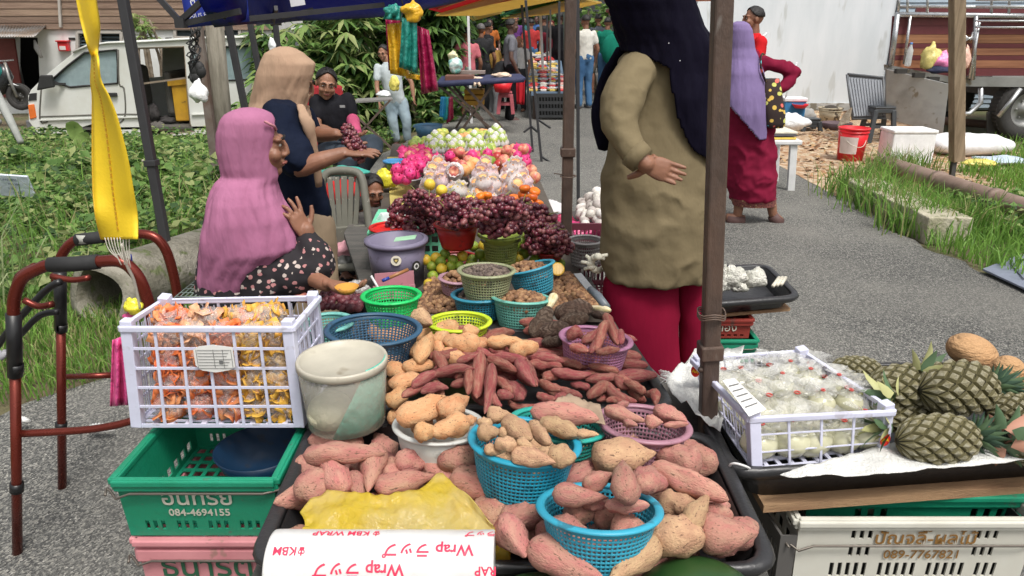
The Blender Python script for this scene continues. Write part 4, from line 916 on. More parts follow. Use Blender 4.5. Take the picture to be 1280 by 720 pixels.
# plastic bags hanging in a bundle from the canopy
def drape(pts_t, pts_b, Y, folds, amp, rows=8):
 rr = []; n = 20
 for j in range(rows+1):
  t = j/rows; ring = []
  for i in range(n+1):
   s_ = i/n; a = Vec(pts_t[0]).lerp(Vec(pts_t[1]), s_); b_ = Vec(pts_b[0]).lerp(Vec(pts_b[1]), s_); q = a.lerp(b_, t)
   ring.append(ay(q.x, q.y, Y+sin(s_*folds*math.pi+t)*amp*(.4+.6*t)+.01*mnoise.noise(Vec((s_*5, t*4, folds)))))
  rr.append(ring)
 return MB().rings(rr, close=False, cap=(False, False))
Yb = 3.3
BC = dict(teal=plastic('hang_teal', (.02, .24, .19), 1), maroon=plastic('hang_maroon', (.30, .008, .06), 1), yellow=plastic('hang_yellow', (.75, .42, .02), 1))
for lab, cc, t_, b_, dy in (('leftmost hanging maroon plastic bag in the bundle', 'maroon', ((482, 22, 0), (500, 18, 0)), ((486, 88, 0), (500, 90, 0)), .05), ('long yellow plastic bag hanging between the maroon and teal ones', 'yellow', ((484, 30, 0), (503, 28, 0)), ((488, 92, 0), (512, 97, 0)), .0),
  ('teal plastic bag hanging in front of the bundle', 'teal', ((503, 22, 0), (521, 26, 0)), ((499, 84, 0), (522, 92, 0)), -.05), ('maroon plastic bag hanging lowest at the right of the bundle', 'maroon', ((521, 32, 0), (536, 38, 0)), ((527, 118, 0), (548, 113, 0)), -.02),
  ('short teal plastic bag knotted at the top left of the bundle', 'teal', ((486, 6, 0), (503, 8, 0)), ((479, 24, 0), (502, 26, 0)), -.03)):
 props(obj('hanging_bag', drape(t_, b_, Yb+dy, 4, .016), BC[cc], solid=.003), lab, 'bag', 'plastic bags hanging from the canopy')
bag('hanging_bag', 'ruffled yellow plastic bag knotted at the top of the bundle', 'bag', 516, 15, Yb-.04, 26, 24, BC['yellow'], 31, group='plastic bags hanging from the canopy')
bag('hanging_bag', 'dark teal plastic bag tuft at the very top of the bundle', 'bag', 492, 14, Yb-.02, 20, 16, BC['teal'], 33, group='plastic bags hanging from the canopy')
props(obj('hanging_bag', drape(((524, 94, 0), (512, 92, 0)), ((528, 100, 0), (506, 98, 0)), Yb-.01, 3, .01, 3), BC['yellow'], solid=.003), 'yellow bag corner poking out under the teal bag', 'bag', 'plastic bags hanging from the canopy')
props(obj('bag_string', MB().tube([ay(497, -20, Yb), ay(505, 12, Yb)], .003, 5), blkpole), 'thin dark string holding the bundle of plastic bags', 'string')
# stall tables and trays
board = M('stall_board', (.07, .068, .062), .85, col2=(.11, .1, .09), scale=4, stretch=(1, 5, 1), bump=.3)
blackpl = M('tray_black', (.028, .028, .03), .35, bump=.1, bscale=80, rnd=.05)
def qpanel(mb, a, b_, c, d, us, vs, hole, th):
 a, b_, c, d = map(Vec, (a, b_, c, d)); nrm = (b_-a).cross(d-a).normalized()*th
 P = lambda u, v: a.lerp(b_, u).lerp(d.lerp(c, u), v)
 n, m_ = len(us)-1, len(vs)-1; sol = [[not hole(i, j) for j in range(m_)] for i in range(n)]
 pts = [P(u, v) for u in us for v in vs]; N_ = len(pts); id_ = lambda i, j: i*(m_+1)+j; fs = []
 for i in range(n):
  for j in range(m_):
   if not sol[i][j]: continue
   q = (id_(i, j), id_(i+1, j), id_(i+1, j+1), id_(i, j+1)); fs.append(q); fs.append(tuple(k+N_ for k in q[::-1]))
   for di, dj, (e, f) in ((-1, 0, (q[0], q[3])), (1, 0, (q[1], q[2])), (0, -1, (q[0], q[1])), (0, 1, (q[3], q[2]))):
    ii, jj = i+di, j+dj
    if not (0 <= ii < n and 0 <= jj < m_ and sol[ii][jj]): fs.append((e, f, f+N_, e+N_))
 mb.add(pts+[p-nrm for p in pts], fs); return mb
def even(n, bar, e0=0, e1=0):
 """breakpoints: n openings separated by bars (fractions), margins e0,e1 solid; returns breaks, hole index set"""
 us = [0]; holes = set(); w_ = (1-e0-e1-(n-1)*bar)/n; u = e0
 if e0 > 0: us.append(e0)
 for k in range(n):
  holes.add(len(us)-1); u += w_; us.append(min(1, u))
  if k < n-1: u += bar; us.append(u)
 if e1 > 0: us.append(1.0)
 us[-1] = 1.0; return us, holes
def tray(label, C, z, h, lip=.03, flare=.03, name='tray', mat=None, rimr=.011, group=None):
 """C: four ccw corners (x,y) of the rim, z rim height; rounded corners"""
 mat = mat or blackpl; C = [Vec((c[0], c[1], 0)) for c in C]; cen = sum(C, Vec())/4; pts = []
 for i in range(4):
  p, a, b_ = C[i], C[i-1], C[(i+1) % 4]; ra = .06
  A_ = p+(a-p).normalized()*ra; B_ = p+(b_-p).normalized()*ra
  for k in range(5): t = k/4; pts.append((1-t)**2*A_+2*t*(1-t)*p+t*t*B_)
 r = thing(name, label, 'tray', cen+Vec((0, 0, z-h)), group)
 def ringat(ins, zz): return [cen+(p-cen)*(1-ins/max(.1, (p-cen).length))+Vec((0, 0, zz)) for p in pts]
 obj('tray_body', MB().rings([ringat(.0, z), ringat(flare*.6, z-h*.5), ringat(flare, z-h), ringat(flare+.01, z-h+.006), ringat(flare*.6+.008, z-h*.5), ringat(.008, z)], cap=(False, False)).rings([ringat(flare+.01, z-h+.006), ringat(flare+.012, z-h+.0065)], cap=(False, True)), mat, r)
 obj('rim', MB().rings([ringat(-lip*.6, z-.022), ringat(-lip, z-.006), ringat(-lip*.8, z+.004), ringat(-.002, z+.004), ringat(.004, z-.004)], cap=(False, False)), mat, r, solid=.003)
 return r
def xy(px, py, z): p = az(px, py, z); return (p.x, p.y)
ZS = .72
# supporting table
mb = MB(); r = thing('stall_table', 'long low fruit stall table running away from the viewer', 'table', (-.15, 3.2, 0))
tpts = [(-.47, 1.0), (.46, 1.0), (.50, 1.6), (.36, 2.1), (.27, 3.2), (.10, 5.2), (-.05, 6.1), (-.95, 6.1), (-.80, 3.4), (-.50, 2.4)]
obj('tabletop', MB().plate([(x, y, .655) for x, y in tpts], [], (0, 0, -.025)), board, r)
for x, y in ((-.4, 1.15), (.4, 1.15), (-.45, 2.4), (.25, 2.6), (-.65, 4.0), (.1, 4.2), (-.85, 5.9), (-.15, 5.9)): obj('leg', MB().bar((x, y, .635), (x, y, 0), .05, up=(0, 1, 0)), board, r)
frontT = tray('long black plastic tray in front holding the fat pink sweet potatoes', [(-.425, 1.03), (.43, 1.02), (.43, 1.43), (-.44, 1.49)], .735, .07)
backT = tray('black plastic tray behind it holding the slender purple sweet potatoes', [(-.48, 1.54), (.36, 1.53), (.31, 1.93), (-.42, 2.03)], .755, .07)
obj('glossy_liner', gridsheet(-.5, -.28, 1.45, 1.66, 14, 14, lambda x, y: .765+.02*mnoise.noise(Vec((x*22, y*22, 1)))-.02), plastic('liner_black', (.02, .02, .022), 1)).name; props(bpy.data.objects['glossy_liner'], 'crumpled black plastic liner under the white plastic tub', 'liner')
# dark board step behind the orange sweet potatoes
bd = [az(440, 432, .74), az(690, 432, .74), az(700, 392, .74), az(440, 392, .74)]
props(obj('dark_board', MB().plate(bd, [], (0, 0, -.03)), M('slate_board', (.10, .10, .09), .8, col2=(.15, .14, .12), scale=5, stretch=(1, 6, 1), bump=.4), bevel=.004), 'dark weathered board behind the yellow green basket', 'board')
mb = MB().plate([az(470, 392, .70), az(760, 392, .70), az(725, 340, .70), az(655, 180, .70), az(490, 180, .70), az(470, 290, .70)], [], (0, 0, -.03)); o = obj('stall_cloth', mb, M('brown_cloth', (.09, .075, .06), .9)); props(o, 'dark brown sheet covering the rear half of the stall', 'cloth')
mb = MB().plate([az(488, 262, .71), az(520, 258, .71), az(505, 196, .71), az(484, 196, .71)], [], (0, 0, -.012)); props(obj('yellow_sheet', mb, M('kraft_yellow', (.55, .45, .14), .7, bump=.4, bscale=9)), 'yellow oilcloth edge on the left rear side of the stall', 'cloth')
mb = MB().plate([az(640, 262, .71), az(671, 268, .71), az(655, 195, .71), az(636, 190, .71)], [], (0, 0, -.012)); props(obj('kraft_sheet', mb, M('kraft_yellow', (.55, .45, .14))), 'tan oilcloth edge on the right rear side of the stall', 'cloth')
# baskets
def basket(label, px, py, z, rpx, h, mat, ratio=.78, slots=(72, 9), tilt=(0, 0), name='plastic_basket', cat='basket', group=None, rim=.008, oval=1.0, foot=True, solidwall=False, yaw=0):
 c = az(px, py, z); rt = m2(c, rpx); rb = rt*ratio; q = Matrix.Translation(c)@Euler((R(tilt[0]), R(tilt[1]), R(yaw))).to_matrix().to_4x4()@Matrix.Translation((0, 0, -h))
 base = q@Vec((0, 0, 0)); r = thing(name, label, cat, base, group); na, nr = slots; n = na*2
 def P(a, t): rad = rb+(rt-rb)*(t**.75); return q@Vec((cos(a)*rad, sin(a)*rad*oval, h*t))
 mb = MB(); vs = []; fs = []
 if solidwall: hs = [0, .1, .3, .6, 1.0]; hole = lambda i, j: False
 else:
  hs = [0, .1];
  for k in range(nr): t0 = .1+.8*k/nr; hs += [t0+.8/nr*.62, t0+.8/nr]
  hs += [1.0]; hole = lambda i, j: (i % 2 == 0) and j >= 1 and j < len(hs)-2 and (j % 2 == 1)
 for i in range(n):
  for t in hs: vs.append(P(2*math.pi*(i+.25*(i % 2))/n, t))
 m_ = len(hs)
 for i in range(n):
  for j in range(m_-1):
   if hole(i, j): continue
   k = (i+1) % n; fs.append((i*m_+j, k*m_+j, k*m_+j+1, i*m_+j+1))
 mb.add(vs, fs, 0, True); obj('wall', mb, mat, r, solid=.0025 if not solidwall else .003, recalc=True)
 # base with rings
 bb = MB()
 if solidwall or h < .05: bb.add([P(2*math.pi*i/32, .02) for i in range(32)], [tuple(range(32))])
 else:
  rr = []
  for f in (1.0, .8, .78, .55, .53, .3, .28, .02): rr.append([q@Vec((cos(2*math.pi*i/48)*rb*f, sin(2*math.pi*i/48)*rb*f*oval, .003)) for i in range(48)])
  bb.rings(rr, cap=(False, False), skip=lambda i, j: (i in (0, 2, 4)) and j % 2 == 0, smooth=False)
 obj('base', bb, mat, r, solid=.003)
 ring = [q@Vec((cos(2*math.pi*i/64)*(rt+rim*.4), sin(2*math.pi*i/64)*(rt+rim*.4)*oval, h)) for i in range(65)]
 rm = MB(); rr = []
 for i in range(64):
  a = 2*math.pi*i/64; d = Vec((cos(a), sin(a)*oval, 0)); u = Vec((0, 0, 1)); sec = []
  for k in range(8): b_ = 2*math.pi*k/8; sec.append(q@(d*(rt+rim*.3+cos(b_)*rim)+u*(h+sin(b_)*rim*.55)))
  rr.append(sec)
 rr.append(rr[0]); rm.rings(rr, cap=(False, False)); obj('rim', rm, mat, r); return r, c, rt
def P_(name, c, rough=.4, **k): return M(name, c, rough, spec=.5, spot=tuple(v*.55+.01 for v in c), sscale=22, sthr=.6, **k)
blueb = P_('pl_blue', (.02, .30, .44)); blueb2 = P_('pl_blue2', (.035, .33, .47))
BK = {}
BK['A'] = basket('bright blue slotted basket heaped with tan sweet potatoes, left of centre', 656, 551, .875, 65, .105, blueb, .74, (70, 11), (-6, 5))
BK['B'] = basket('bright blue slotted basket lowest in front holding pink sweet potatoes', 749, 634, .85, 72, .085, blueb2, .74, (70, 9), (-13, 1))
BK['C'] = basket('teal green slotted basket behind the blue one with long pink sweet potatoes', 697, 530, .83, 56, .07, P_('pl_teal', (.03, .36, .30)), .75, (60, 6), (-10, 6))
BK['D'] = basket('mauve slotted basket with potatoes at the right end of the purple heap', 805, 529, .84, 54, .085, P_('pl_mauve', (.34, .17, .22)), .74, (60, 8), (-6, 4))
BK['E'] = basket('light purple basket with slender sweet potatoes next to the woman in red skirt', 745, 423, .86, 42, .09, P_('pl_purple', (.36, .16, .27)), .78, (60, 9), (-4, 5))
BK['F'] = basket('grey white plastic bowl holding big orange sweet potatoes', 549, 531, .84, 53, .085, P_('pl_greywhite', (.52, .53, .50)), .74, (60, 5), (-6, 2), name='plastic_bowl', cat='bowl', solidwall=True, rim=.007)
BK['G'] = basket('empty navy blue colander with fine holes behind the white tub', 467, 411, .88, 56, .10, P_('pl_navy', (.03, .09, .16)), .72, (64, 12), (-3, 2), name='colander', cat='colander')
BK['H'] = basket('pale teal colander half hidden behind the white crate', 410, 403, .86, 29, .08, P_('pl_paleteal', (.15, .42, .38)), .75, (50, 8), (0, 0), name='colander', cat='colander')
BK['I'] = basket('empty bright green basket in front of the purple bucket', 489, 369, .86, 34, .085, P_('pl_green', (.01, .50, .12)), .76, (54, 8), (-2, 0))
BK['J'] = basket('empty lime yellow basket on the dark board', 574, 402, .82, 37, .07, P_('pl_lime', (.52, .68, .03)), .76, (54, 7), (-4, 0))
BK['K'] = basket('mid blue basket under the olive one among the brown longans', 600, 368, .82, 33, .07, P_('pl_midblue', (.03, .22, .32)), .76, (54, 7), (-4, 0))
BK['L'] = basket('mint green basket filled with brown longans in front', 651, 372, .83, 34, .085, P_('pl_mint', (.15, .43, .36)), .72, (54, 8), (-8, 3))
BK['M'] = basket('olive grey basket of dark dried berries stacked on top', 608, 338, .90, 33, .085, P_('pl_olive', (.28, .30, .17)), .74, (54, 8), (-3, 1))
BK['N'] = basket('tilted blue basket of brown longans behind the mint one', 662, 334, .85, 29, .09, P_('pl_bluen', (.04, .27, .38)), .72, (54, 8), (-8, -14))
BK['O'] = basket('small mauve basket of longans at the left behind the olive one', 570, 348, .82, 19, .05, P_('pl_mauve2', (.38, .22, .27)), .78, (40, 5), (0, 5))
BK['P'] = basket('red plastic bowl heaped with red grapes', 571, 280, .92, 26, .085, P_('pl_red', (.36, .015, .012)), .72, (50, 5), (0, 0), name='plastic_bowl', cat='bowl', solidwall=True)
BK['Q'] = basket('dark red bowl upside down under the red grape bowl', 571, 322, .735, 24, .09, P_('pl_red2', (.25, .012, .014)), .80, (50, 5), (0, 0), name='plastic_bowl', cat='bowl', solidwall=True)
BK['R'] = basket('yellow green plate carrying red grapes', 626, 293, .89, 26, .03, P_('pl_plategreen', (.30, .38, .06)), .55, (50, 5), name='plate', cat='plate', solidwall=True)
BK['S'] = basket('olive green basket supporting the grape plate', 626, 300, .86, 22, .09, P_('pl_olive2', (.25, .30, .08)), .8, (50, 7))
BK['T'] = basket('flat bright red plate on the mint crate beside the grapes', 490, 284, .845, 26, .012, P_('pl_redplate', (.62, .02, .015)), .85, (50, 5), name='plate', cat='plate', solidwall=True)
BK['U'] = basket('dark red dish under the rightmost red grapes', 688, 314, .80, 17, .03, P_('pl_red3', (.30, .015, .012)), .7, (50, 5), name='plate', cat='plate', solidwall=True)
BK['V'] = basket('green bowl with blue rim standing at the left rear of the stall', 494, 203, .83, 11, .07, P_('pl_applegreen', (.33, .45, .04)), .7, (40, 5), name='plastic_bowl', cat='bowl', solidwall=True)
props(obj('bowl_lid', MB().lathe([(.001, .003), (.062, .004), (.07, 0), (.072, .012), (.06, .014), (.05, .002)], 28, c=az(494, 203, .84)), P_('pl_ltblue', (.06, .25, .5))), 'blue lid lying on the small green bowl', 'lid')
BK['W'] = basket('clear grey dish holding magenta fruits at the left rear', 509, 223, .80, 16, .03, P_('pl_smoke', (.3, .28, .3)), .7, (40, 5), name='plate', cat='plate', solidwall=True)
# white tub
c = az(429, 547, .765); c.y += .0
c = az(427, 546, .765); c.y += .06; tubm = M('tub_plastic', (.68, .66, .56), .35, alpha=.30, sss=0, spot=(.5, .47, .38), sscale=7, sthr=.6)
r = thing('plastic_tub', 'round translucent white plastic tub with lid, teal bag showing inside', 'tub', c)
def cyl_ring(c_, rad, z_, n=56): return [Vec((c_.x+cos(2*math.pi*i/n)*rad, c_.y+sin(2*math.pi*i/n)*rad, c_.z+z_)) for i in range(n)]
TH = .155; r0, r1 = .083, .094
obj('body', MB().rings([cyl_ring(c, r0*.95, .003), cyl_ring(c, r0, .006), cyl_ring(c, r1, TH)], cap=(True, False)), tubm, r, solid=.0015)
obj('lid', MB().rings([cyl_ring(c, r1+.001, TH-.013), cyl_ring(c, r1+.003, TH-.012), cyl_ring(c, r1+.003, TH), cyl_ring(c, r1+.001, TH+.004), cyl_ring(c, r1-.006, TH+.002), cyl_ring(c, r1-.009, TH-.008), cyl_ring(c, r1-.03, TH-.006), cyl_ring(c, r1-.034, TH-.009), cyl_ring(c, .002, TH-.008)], cap=(False, True)), M('lid_plastic', (.46, .43, .35), .4, spot=(.30, .26, .19), sscale=9, sthr=.62), r)
tealm = plastic('bag_teal', (.10, .50, .38), 1); mb = MB(); rr = []
for j in range(9):
 t = j/8; a0 = -1.75+.95*t; rr.append([c+Vec((cos(a)*(r0+.012*t-.0035), sin(a)*(r0+.012*t-.0035), .005+t*.155)) for a in [a0+(0.15-a0)*k/16 for k in range(17)]])
obj('teal_bag', mb.rings(rr, close=False, cap=(False, False)), tealm, r, solid=.002)
obj('white_bag', MB().ell(c+Vec((-.03, -.02, .04)), (.05, .055, .04), 16, 10), M('bag_cream', (.74, .70, .5), .6, bump=.8, bscale=20), r)
# purple bucket with stickers, mint crate, pink tray and knife
zb_ = .72; c = Vec((ay(498, 350, 2.55).x, 2.55, .70)); pb_ = P_('pl_lilac', (.19, .17, .25), .5)
r = bucket('lilac_bucket', 'grey lilac plastic bucket with round stickers in front of the mint crate', c, .09, .106, .17, pb_, n=48)
for a, rr_, col_, nm in ((-1.45, .0185, (.85, .80, .66), 'round_sticker'), (-.75, .019, (.03, .03, .03), 'round_sticker')):
 rad = .104; n_ = Vec((cos(a), sin(a), 0)); tt = Vec((-sin(a), cos(a), 0)); cc = c+n_*(rad+.0006)+Vec((0, 0, .12 if a < -1 else .09))
 s = obj('sticker', MB().add([cc+n_*.0012]+[cc+n_*.0012+tt*cos(k*.3927)*rr_+Vec((0, 0, sin(k*.3927)*rr_)) for k in range(16)], [(0, 1+k, 1+(k+1) % 16) for k in range(16)]), M('stk%s' % a, col_, .4), r)
 if a < -1: pp = [(-.6, .6), (.6, .6), (.6, 0), (0, -.7), (-.6, 0)]
 else: pp = [(cos(k*.63)*.75, sin(k*.63)*.75) for k in range(10)]
 obj('emblem', MB().add([cc+n_*.0022+tt*u*rr_*.8+Vec((0, 0, v*rr_*.8)) for u, v in pp], [tuple(range(len(pp)))]), M('emb%s' % a, (.04, .035, .03) if a < -1 else (.75, .75, .75), .4), s)
 obj('emblem', MB().add([cc+n_*.003+tt*u*rr_*.45+Vec((0, 0, v*rr_*.45)) for u, v in pp], [tuple(range(len(pp)))]), M('emb2%s' % a, (.7, .55, .2) if a < -1 else (.05, .05, .05), .4), s)
props(obj('price_slip', MB().bar(c+Vec((.0, -.03, .175)), c+Vec((.075, -.03, .185)), .05, .002), M('note_green', (.35, .6, .4), .6)), 'pale green slip of paper lying across the lilac bucket', 'paper')
mint = P_('pl_mintcrate', (.18, .62, .38), .45)
def cratebox(name, label, B4, T4, mat, spec, th=.004, rimw=.012, group=None, floor=True, cat='crate', posts=0):
 """B4,T4 corners: FL,FR,BR,BL. spec[side]=(us,uh,vs,vh)"""
 B4 = [Vec(p) for p in B4]; T4 = [Vec(p) for p in T4]; r = thing(name, label, cat, sum(B4, Vec())/4, group)
 for i in range(4):
  j = (i+1) % 4; us, uh, vs, vh = spec[i % len(spec)]
  mb = MB(); qpanel(mb, B4[i], B4[j], T4[j], T4[i], us, vs, (lambda a, b_: a in uh and b_ in vh) if not isinstance(uh, tuple) else (lambda a, b_: b_ in vh and a in (uh[1] if b_ in uh[2] else uh[0])), th); obj('side_panel', mb, mat, r)
 if floor:
  us, uh = even(10, .03, .04, .04); mb = MB(); qpanel(mb, B4[0], B4[1], B4[2], B4[3], us, us, lambda a, b_: a in uh and b_ in uh, -.004); obj('base', mb, mat, r)
 mb = MB(); cen = sum(T4, Vec())/4; out = [cen+(p-cen)*1.02 for p in T4]
 for i in range(4): mb.bar(out[i]+Vec((0, 0, -.006)), out[(i+1) % 4]+Vec((0, 0, -.006)), rimw, .014)
 obj('rim', mb, mat, r, bevel=.003)
 if posts:
  for i in range(4):
   d1 = (T4[(i+1) % 4]-T4[i]).normalized(); d0 = (T4[i-1]-T4[i]).normalized(); off = (d1+d0)*posts*.42
   obj('corner_post', MB().bar(B4[i]+off, T4[i]+off+Vec((0, 0, .012)), posts, up=d1), mat, r, bevel=.002)
 return r
sp = (*even(8, .03, .04, .04), *even(3, .1, .1, .12))
sp = (sp[0], sp[1], sp[2], sp[3])
zt, zb0 = .812, .68
FLt = Vec((ay(462, 300, 2.84).x, 2.84, zt)); FRt = Vec((ay(551, 300, 2.84).x, 2.84, zt)); dpt = Vec((-.02, .34, 0)); dz = Vec((0, 0, zt-zb0))
cratebox('mint_crate', 'mint green crate behind the lilac bucket carrying the red plate', [FLt-dz, FRt-dz, FRt-dz+dpt, FLt-dz+dpt], [FLt, FRt, FRt+dpt, FLt+dpt], mint, [sp])
props(obj('crate_lid', MB().plate([FLt+Vec((0, 0, .004)), FRt+Vec((0, 0, .004)), FRt+dpt+Vec((0, 0, .004)), FLt+dpt+Vec((0, 0, .004))], [], (0, 0, .008)), mint), 'flat mint green lid on top of the mint crate', 'lid')
props(obj('white_cloth', drape(((476, 266, 0), (512, 262, 0)), ((460, 292, 0), (500, 288, 0)), 2.98, 3, .02, 5), M('white_cloth', (.75, .75, .78), .8), solid=.003), 'white cloth lying beside the red plate under the grapes', 'cloth')
c = ay(494, 353, 2.42); r = thing('pink_tray', 'small dusty pink plastic tray holding a knife before the bucket', 'tray', c-Vec((0, 0, .04)))
pk = P_('pl_pinktray', (.52, .24, .28)); T = [az(466, 358, .76), az(519, 356, .76), az(517, 338, .79), az(468, 342, .79)]
mb = MB(); qpanel(mb, T[0]-Vec((0, 0, .05)), T[1]-Vec((0, 0, .05)), T[1], T[0], [0, 1], [0, 1], lambda a, b_: False, .003); qpanel(mb, T[2]-Vec((0, 0, .06)), T[3]-Vec((0, 0, .06)), T[3], T[2], [0, 1], [0, 1], lambda a, b_: False, .003)
mb.plate([T[0]-Vec((0, 0, .05)), T[1]-Vec((0, 0, .05)), T[2]-Vec((0, 0, .06)), T[3]-Vec((0, 0, .06))], [], (0, 0, .003)); obj('tray_body', mb, pk, r)
ka, kb = ay(478, 351, 2.30), ay(510, 337, 2.36)
r = thing('knife', 'kitchen knife with blue and brown handle resting on the pink tray', 'knife', ka); obj('handle', MB().tube([ka, ka.lerp(kb, .25)], .006, 8), P_('hd_blue', (.02, .05, .3)), r); obj('grip', MB().tube([ka.lerp(kb, .25), kb], .006, 8), P_('hd_brown', (.35, .16, .06)), r)
props(obj('white_pen', MB().tube([ay(464, 345, 2.28), ay(474, 362, 2.25)], .004, 8), wp), 'white stick standing in the pink tray', 'stick')
# mesh crates
lil = M('crate_white', (.64, .65, .80), .35, spot=(.48, .47, .55), sscale=18, sthr=.6)
def meshcrate(label, B4, T4, cols, rowsn, stickers=(), post=.024):
 bu = even(cols, .016, .05, .05); bv = even(rowsn, .022, .035, .035)
 r = cratebox('mesh_crate', label, B4, T4, lil, [(*bu, *bv)], th=.0035, rimw=.008, posts=post)
 # inner fine slats
 for i in (1, 2, 3):
  j = (i+1) % 4; a, b_, c_, d_ = Vec(B4[i]), Vec(B4[j]), Vec(T4[j]), Vec(T4[i]); cen = (sum(map(Vec, T4), Vec())/4)
  inn = (cen-(a+b_)/2); inn.z = 0; inn = inn.normalized()*.005; mb = MB(); n = cols*4
  for k in range(1, n):
   t = .07+.86*k/n
   if k % 4 == 0: continue
   p, q = a.lerp(b_, t)+inn, d_.lerp(c_, t)+inn; q = p.lerp(q, .84 if i in (0,) else .93); mb.bar(p, q, .0016, up=(b_-a).normalized())
  obj('fine_slats', mb, lil, r, kind='stuff')
 return r
ZB, ZT = .752, .978
Bq = [ay(164, 533, 1.44), ay(379, 527, 1.44)]; Tq = [ay(152, 414, 1.44), ay(364, 402, 1.44)]; zt2 = (Tq[0].z+Tq[1].z)/2
for p in Bq: p.z = ZB
for p in Tq: p.z = zt2
Bb = [Vec((Bq[1].x+.005, 1.66, ZB)), Vec((Bq[0].x+.02, 1.66, ZB))]
Tb = [az(398, 370, zt2), az(204, 374, zt2)]
meshcrate('white lilac mesh crate on the left packed with bags of orange and yellow crackers', [Bq[0], Bq[1], *Bb], [Tq[0], Tq[1], *Tb], 6, 5)
# oval price label
fo, fx, fy = ay(268, 448, 1.432), (Bq[1]-Bq[0]).normalized(), (Tq[0]-Bq[0]).normalized()
r = thing('paper_label', 'white oval product label on the front of the left mesh crate', 'label', fo)
sh = [(-.042, .02), (-.03, .028), (0, .032), (.03, .028), (.042, .026), (.042, -.02), (.03, -.027), (0, -.033), (-.03, -.028), (-.042, -.016)]
F4 = frame(fo, fx, fy); obj('paper', MB().plate([F4@Vec((x, y, 0)) for x, y in sh], [], (0, -.001, 0)), M('paper_lab', (.78, .77, .74), .6), r)
mb = MB()
for k in range(7): mb.bar(F4@Vec((-.034, .02-.007*k, .0022)), F4@Vec((.036-.004*(k % 3), .02-.007*k, .0022)), .0007)
for x in (-.036, 0, .02, .038): mb.bar(F4@Vec((x, .021, .0022)), F4@Vec((x, -.022, .0022)), .0007)
mb.box(F4@Vec((.014, -.008, .002)), (.008, .001, .008))
obj('print', mb, M('print_grey', (.16, .16, .16)), r)
def snackbag(px, py, Y, w, h, col, seed, label, group, z0=None):
 mb = MB(); c = ay(px, py, Y); rw, rh = m2(c, w/2), m2(c, h/2); rr = []
 for i in range(11):
  t = i/10; ring = []
  for j in range(18):
   a = 2*math.pi*j/18; k = (sin(math.pi*(.08+.86*t)))**.45; n1 = 1+.2*mnoise.noise(Vec((cos(a)*2+seed, sin(a)*2, t*4)))
   ring.append(c+Vec((cos(a)*rw*k*n1, sin(a)*rw*.75*k*n1, (t-.5)*2*rh)))
  rr.append(ring)
 mb.rings(rr); r = thing('snack_bag', label, 'bag', c-Vec((0, 0, rh)), group)
 obj('wrapper', mb, M('cello', (.9, .88, .86), .1, alpha=.28, spec=1, bump=1, bscale=45), r, world=True)
 chips = MB(); rs = random.Random(seed)
 for k in range(46):
  p = Vec((rs.uniform(-1, 1), rs.uniform(-1, .9), rs.uniform(-.92, .8)))
  if p.x**2+p.y**2 > 1: continue
  q = c+Vec((p.x*rw*.86, p.y*rw*.6, p.z*rh)); s_ = rs.uniform(.010, .019); R3 = Euler((rs.uniform(0, 6), rs.uniform(0, 6), rs.uniform(0, 6))).to_matrix(); bend = rs.uniform(.2, .7); vs = []
  for u in (-1, 0, 1):
   for v in (-1, 0, 1): vs.append(q+R3@Vec((u*s_, v*s_*.7, bend*s_*(u*u)*.6-.2*s_*v*v)))
  chips.add(vs, [(a*3+b_, a*3+b_+1, a*3+b_+4, a*3+b_+3) for a in (0, 1) for b_ in (0, 1)], 0, True)
 obj('crackers', chips, col, r, solid=.002)
 return r
orc = M('cracker_orange', (.80, .17, .04), .6, col2=(.72, .30, .12), scale=8, mixr=(.45, .6), spot=(.4, .03, .02), sscale=20, sthr=.62, gen=None); yec = M('cracker_yellow', (.78, .46, .06), .6, col2=(.6, .3, .05), scale=9, gen=None); tac = M('cracker_tan', (.72, .42, .25), .6, col2=(.8, .3, .12), scale=9, gen=None)
k = 0
for row, py in enumerate((505, 475, 447, 420)):
 for ci, px in enumerate((212, 248, 285, 322, 349)):
  for dy in (1.48, 1.56, 1.63):
   if row < 3 and dy > 1.5: continue
   col = orc if ci < 3 else yec
   if (row, ci) in ((3, 1), (2, 2)): col = tac
   nm = {orc: 'orange', yec: 'yellow', tac: 'pinkish tan'}[col]; k += 1
   snackbag(px+uni(-3, 3)-(row*1.5), py-(8 if dy > 1.5 else 0)-(dy > 1.6)*6, dy, 38, 36, col, k, 'bag of %s crackers in the left crate' % nm, 'bags of %s crackers in the mesh crate' % nm)
for px, py, col, lab in ((215, 396, orc, 'loose topped bag of orange crackers highest at the left of the crate'), (262, 398, tac, 'clear bag of tan crackers at the top middle of the crate'), (302, 395, yec, 'bag of yellow crackers bulging at the top of the crate'), (336, 393, yec, 'bag of yellow crackers at the top right of the crate'), (318, 400, orc, 'small bag of orange crackers between yellow ones on top')):
 k += 1; snackbag(px, py, 1.56, 46, 26, col, k, lab, None)
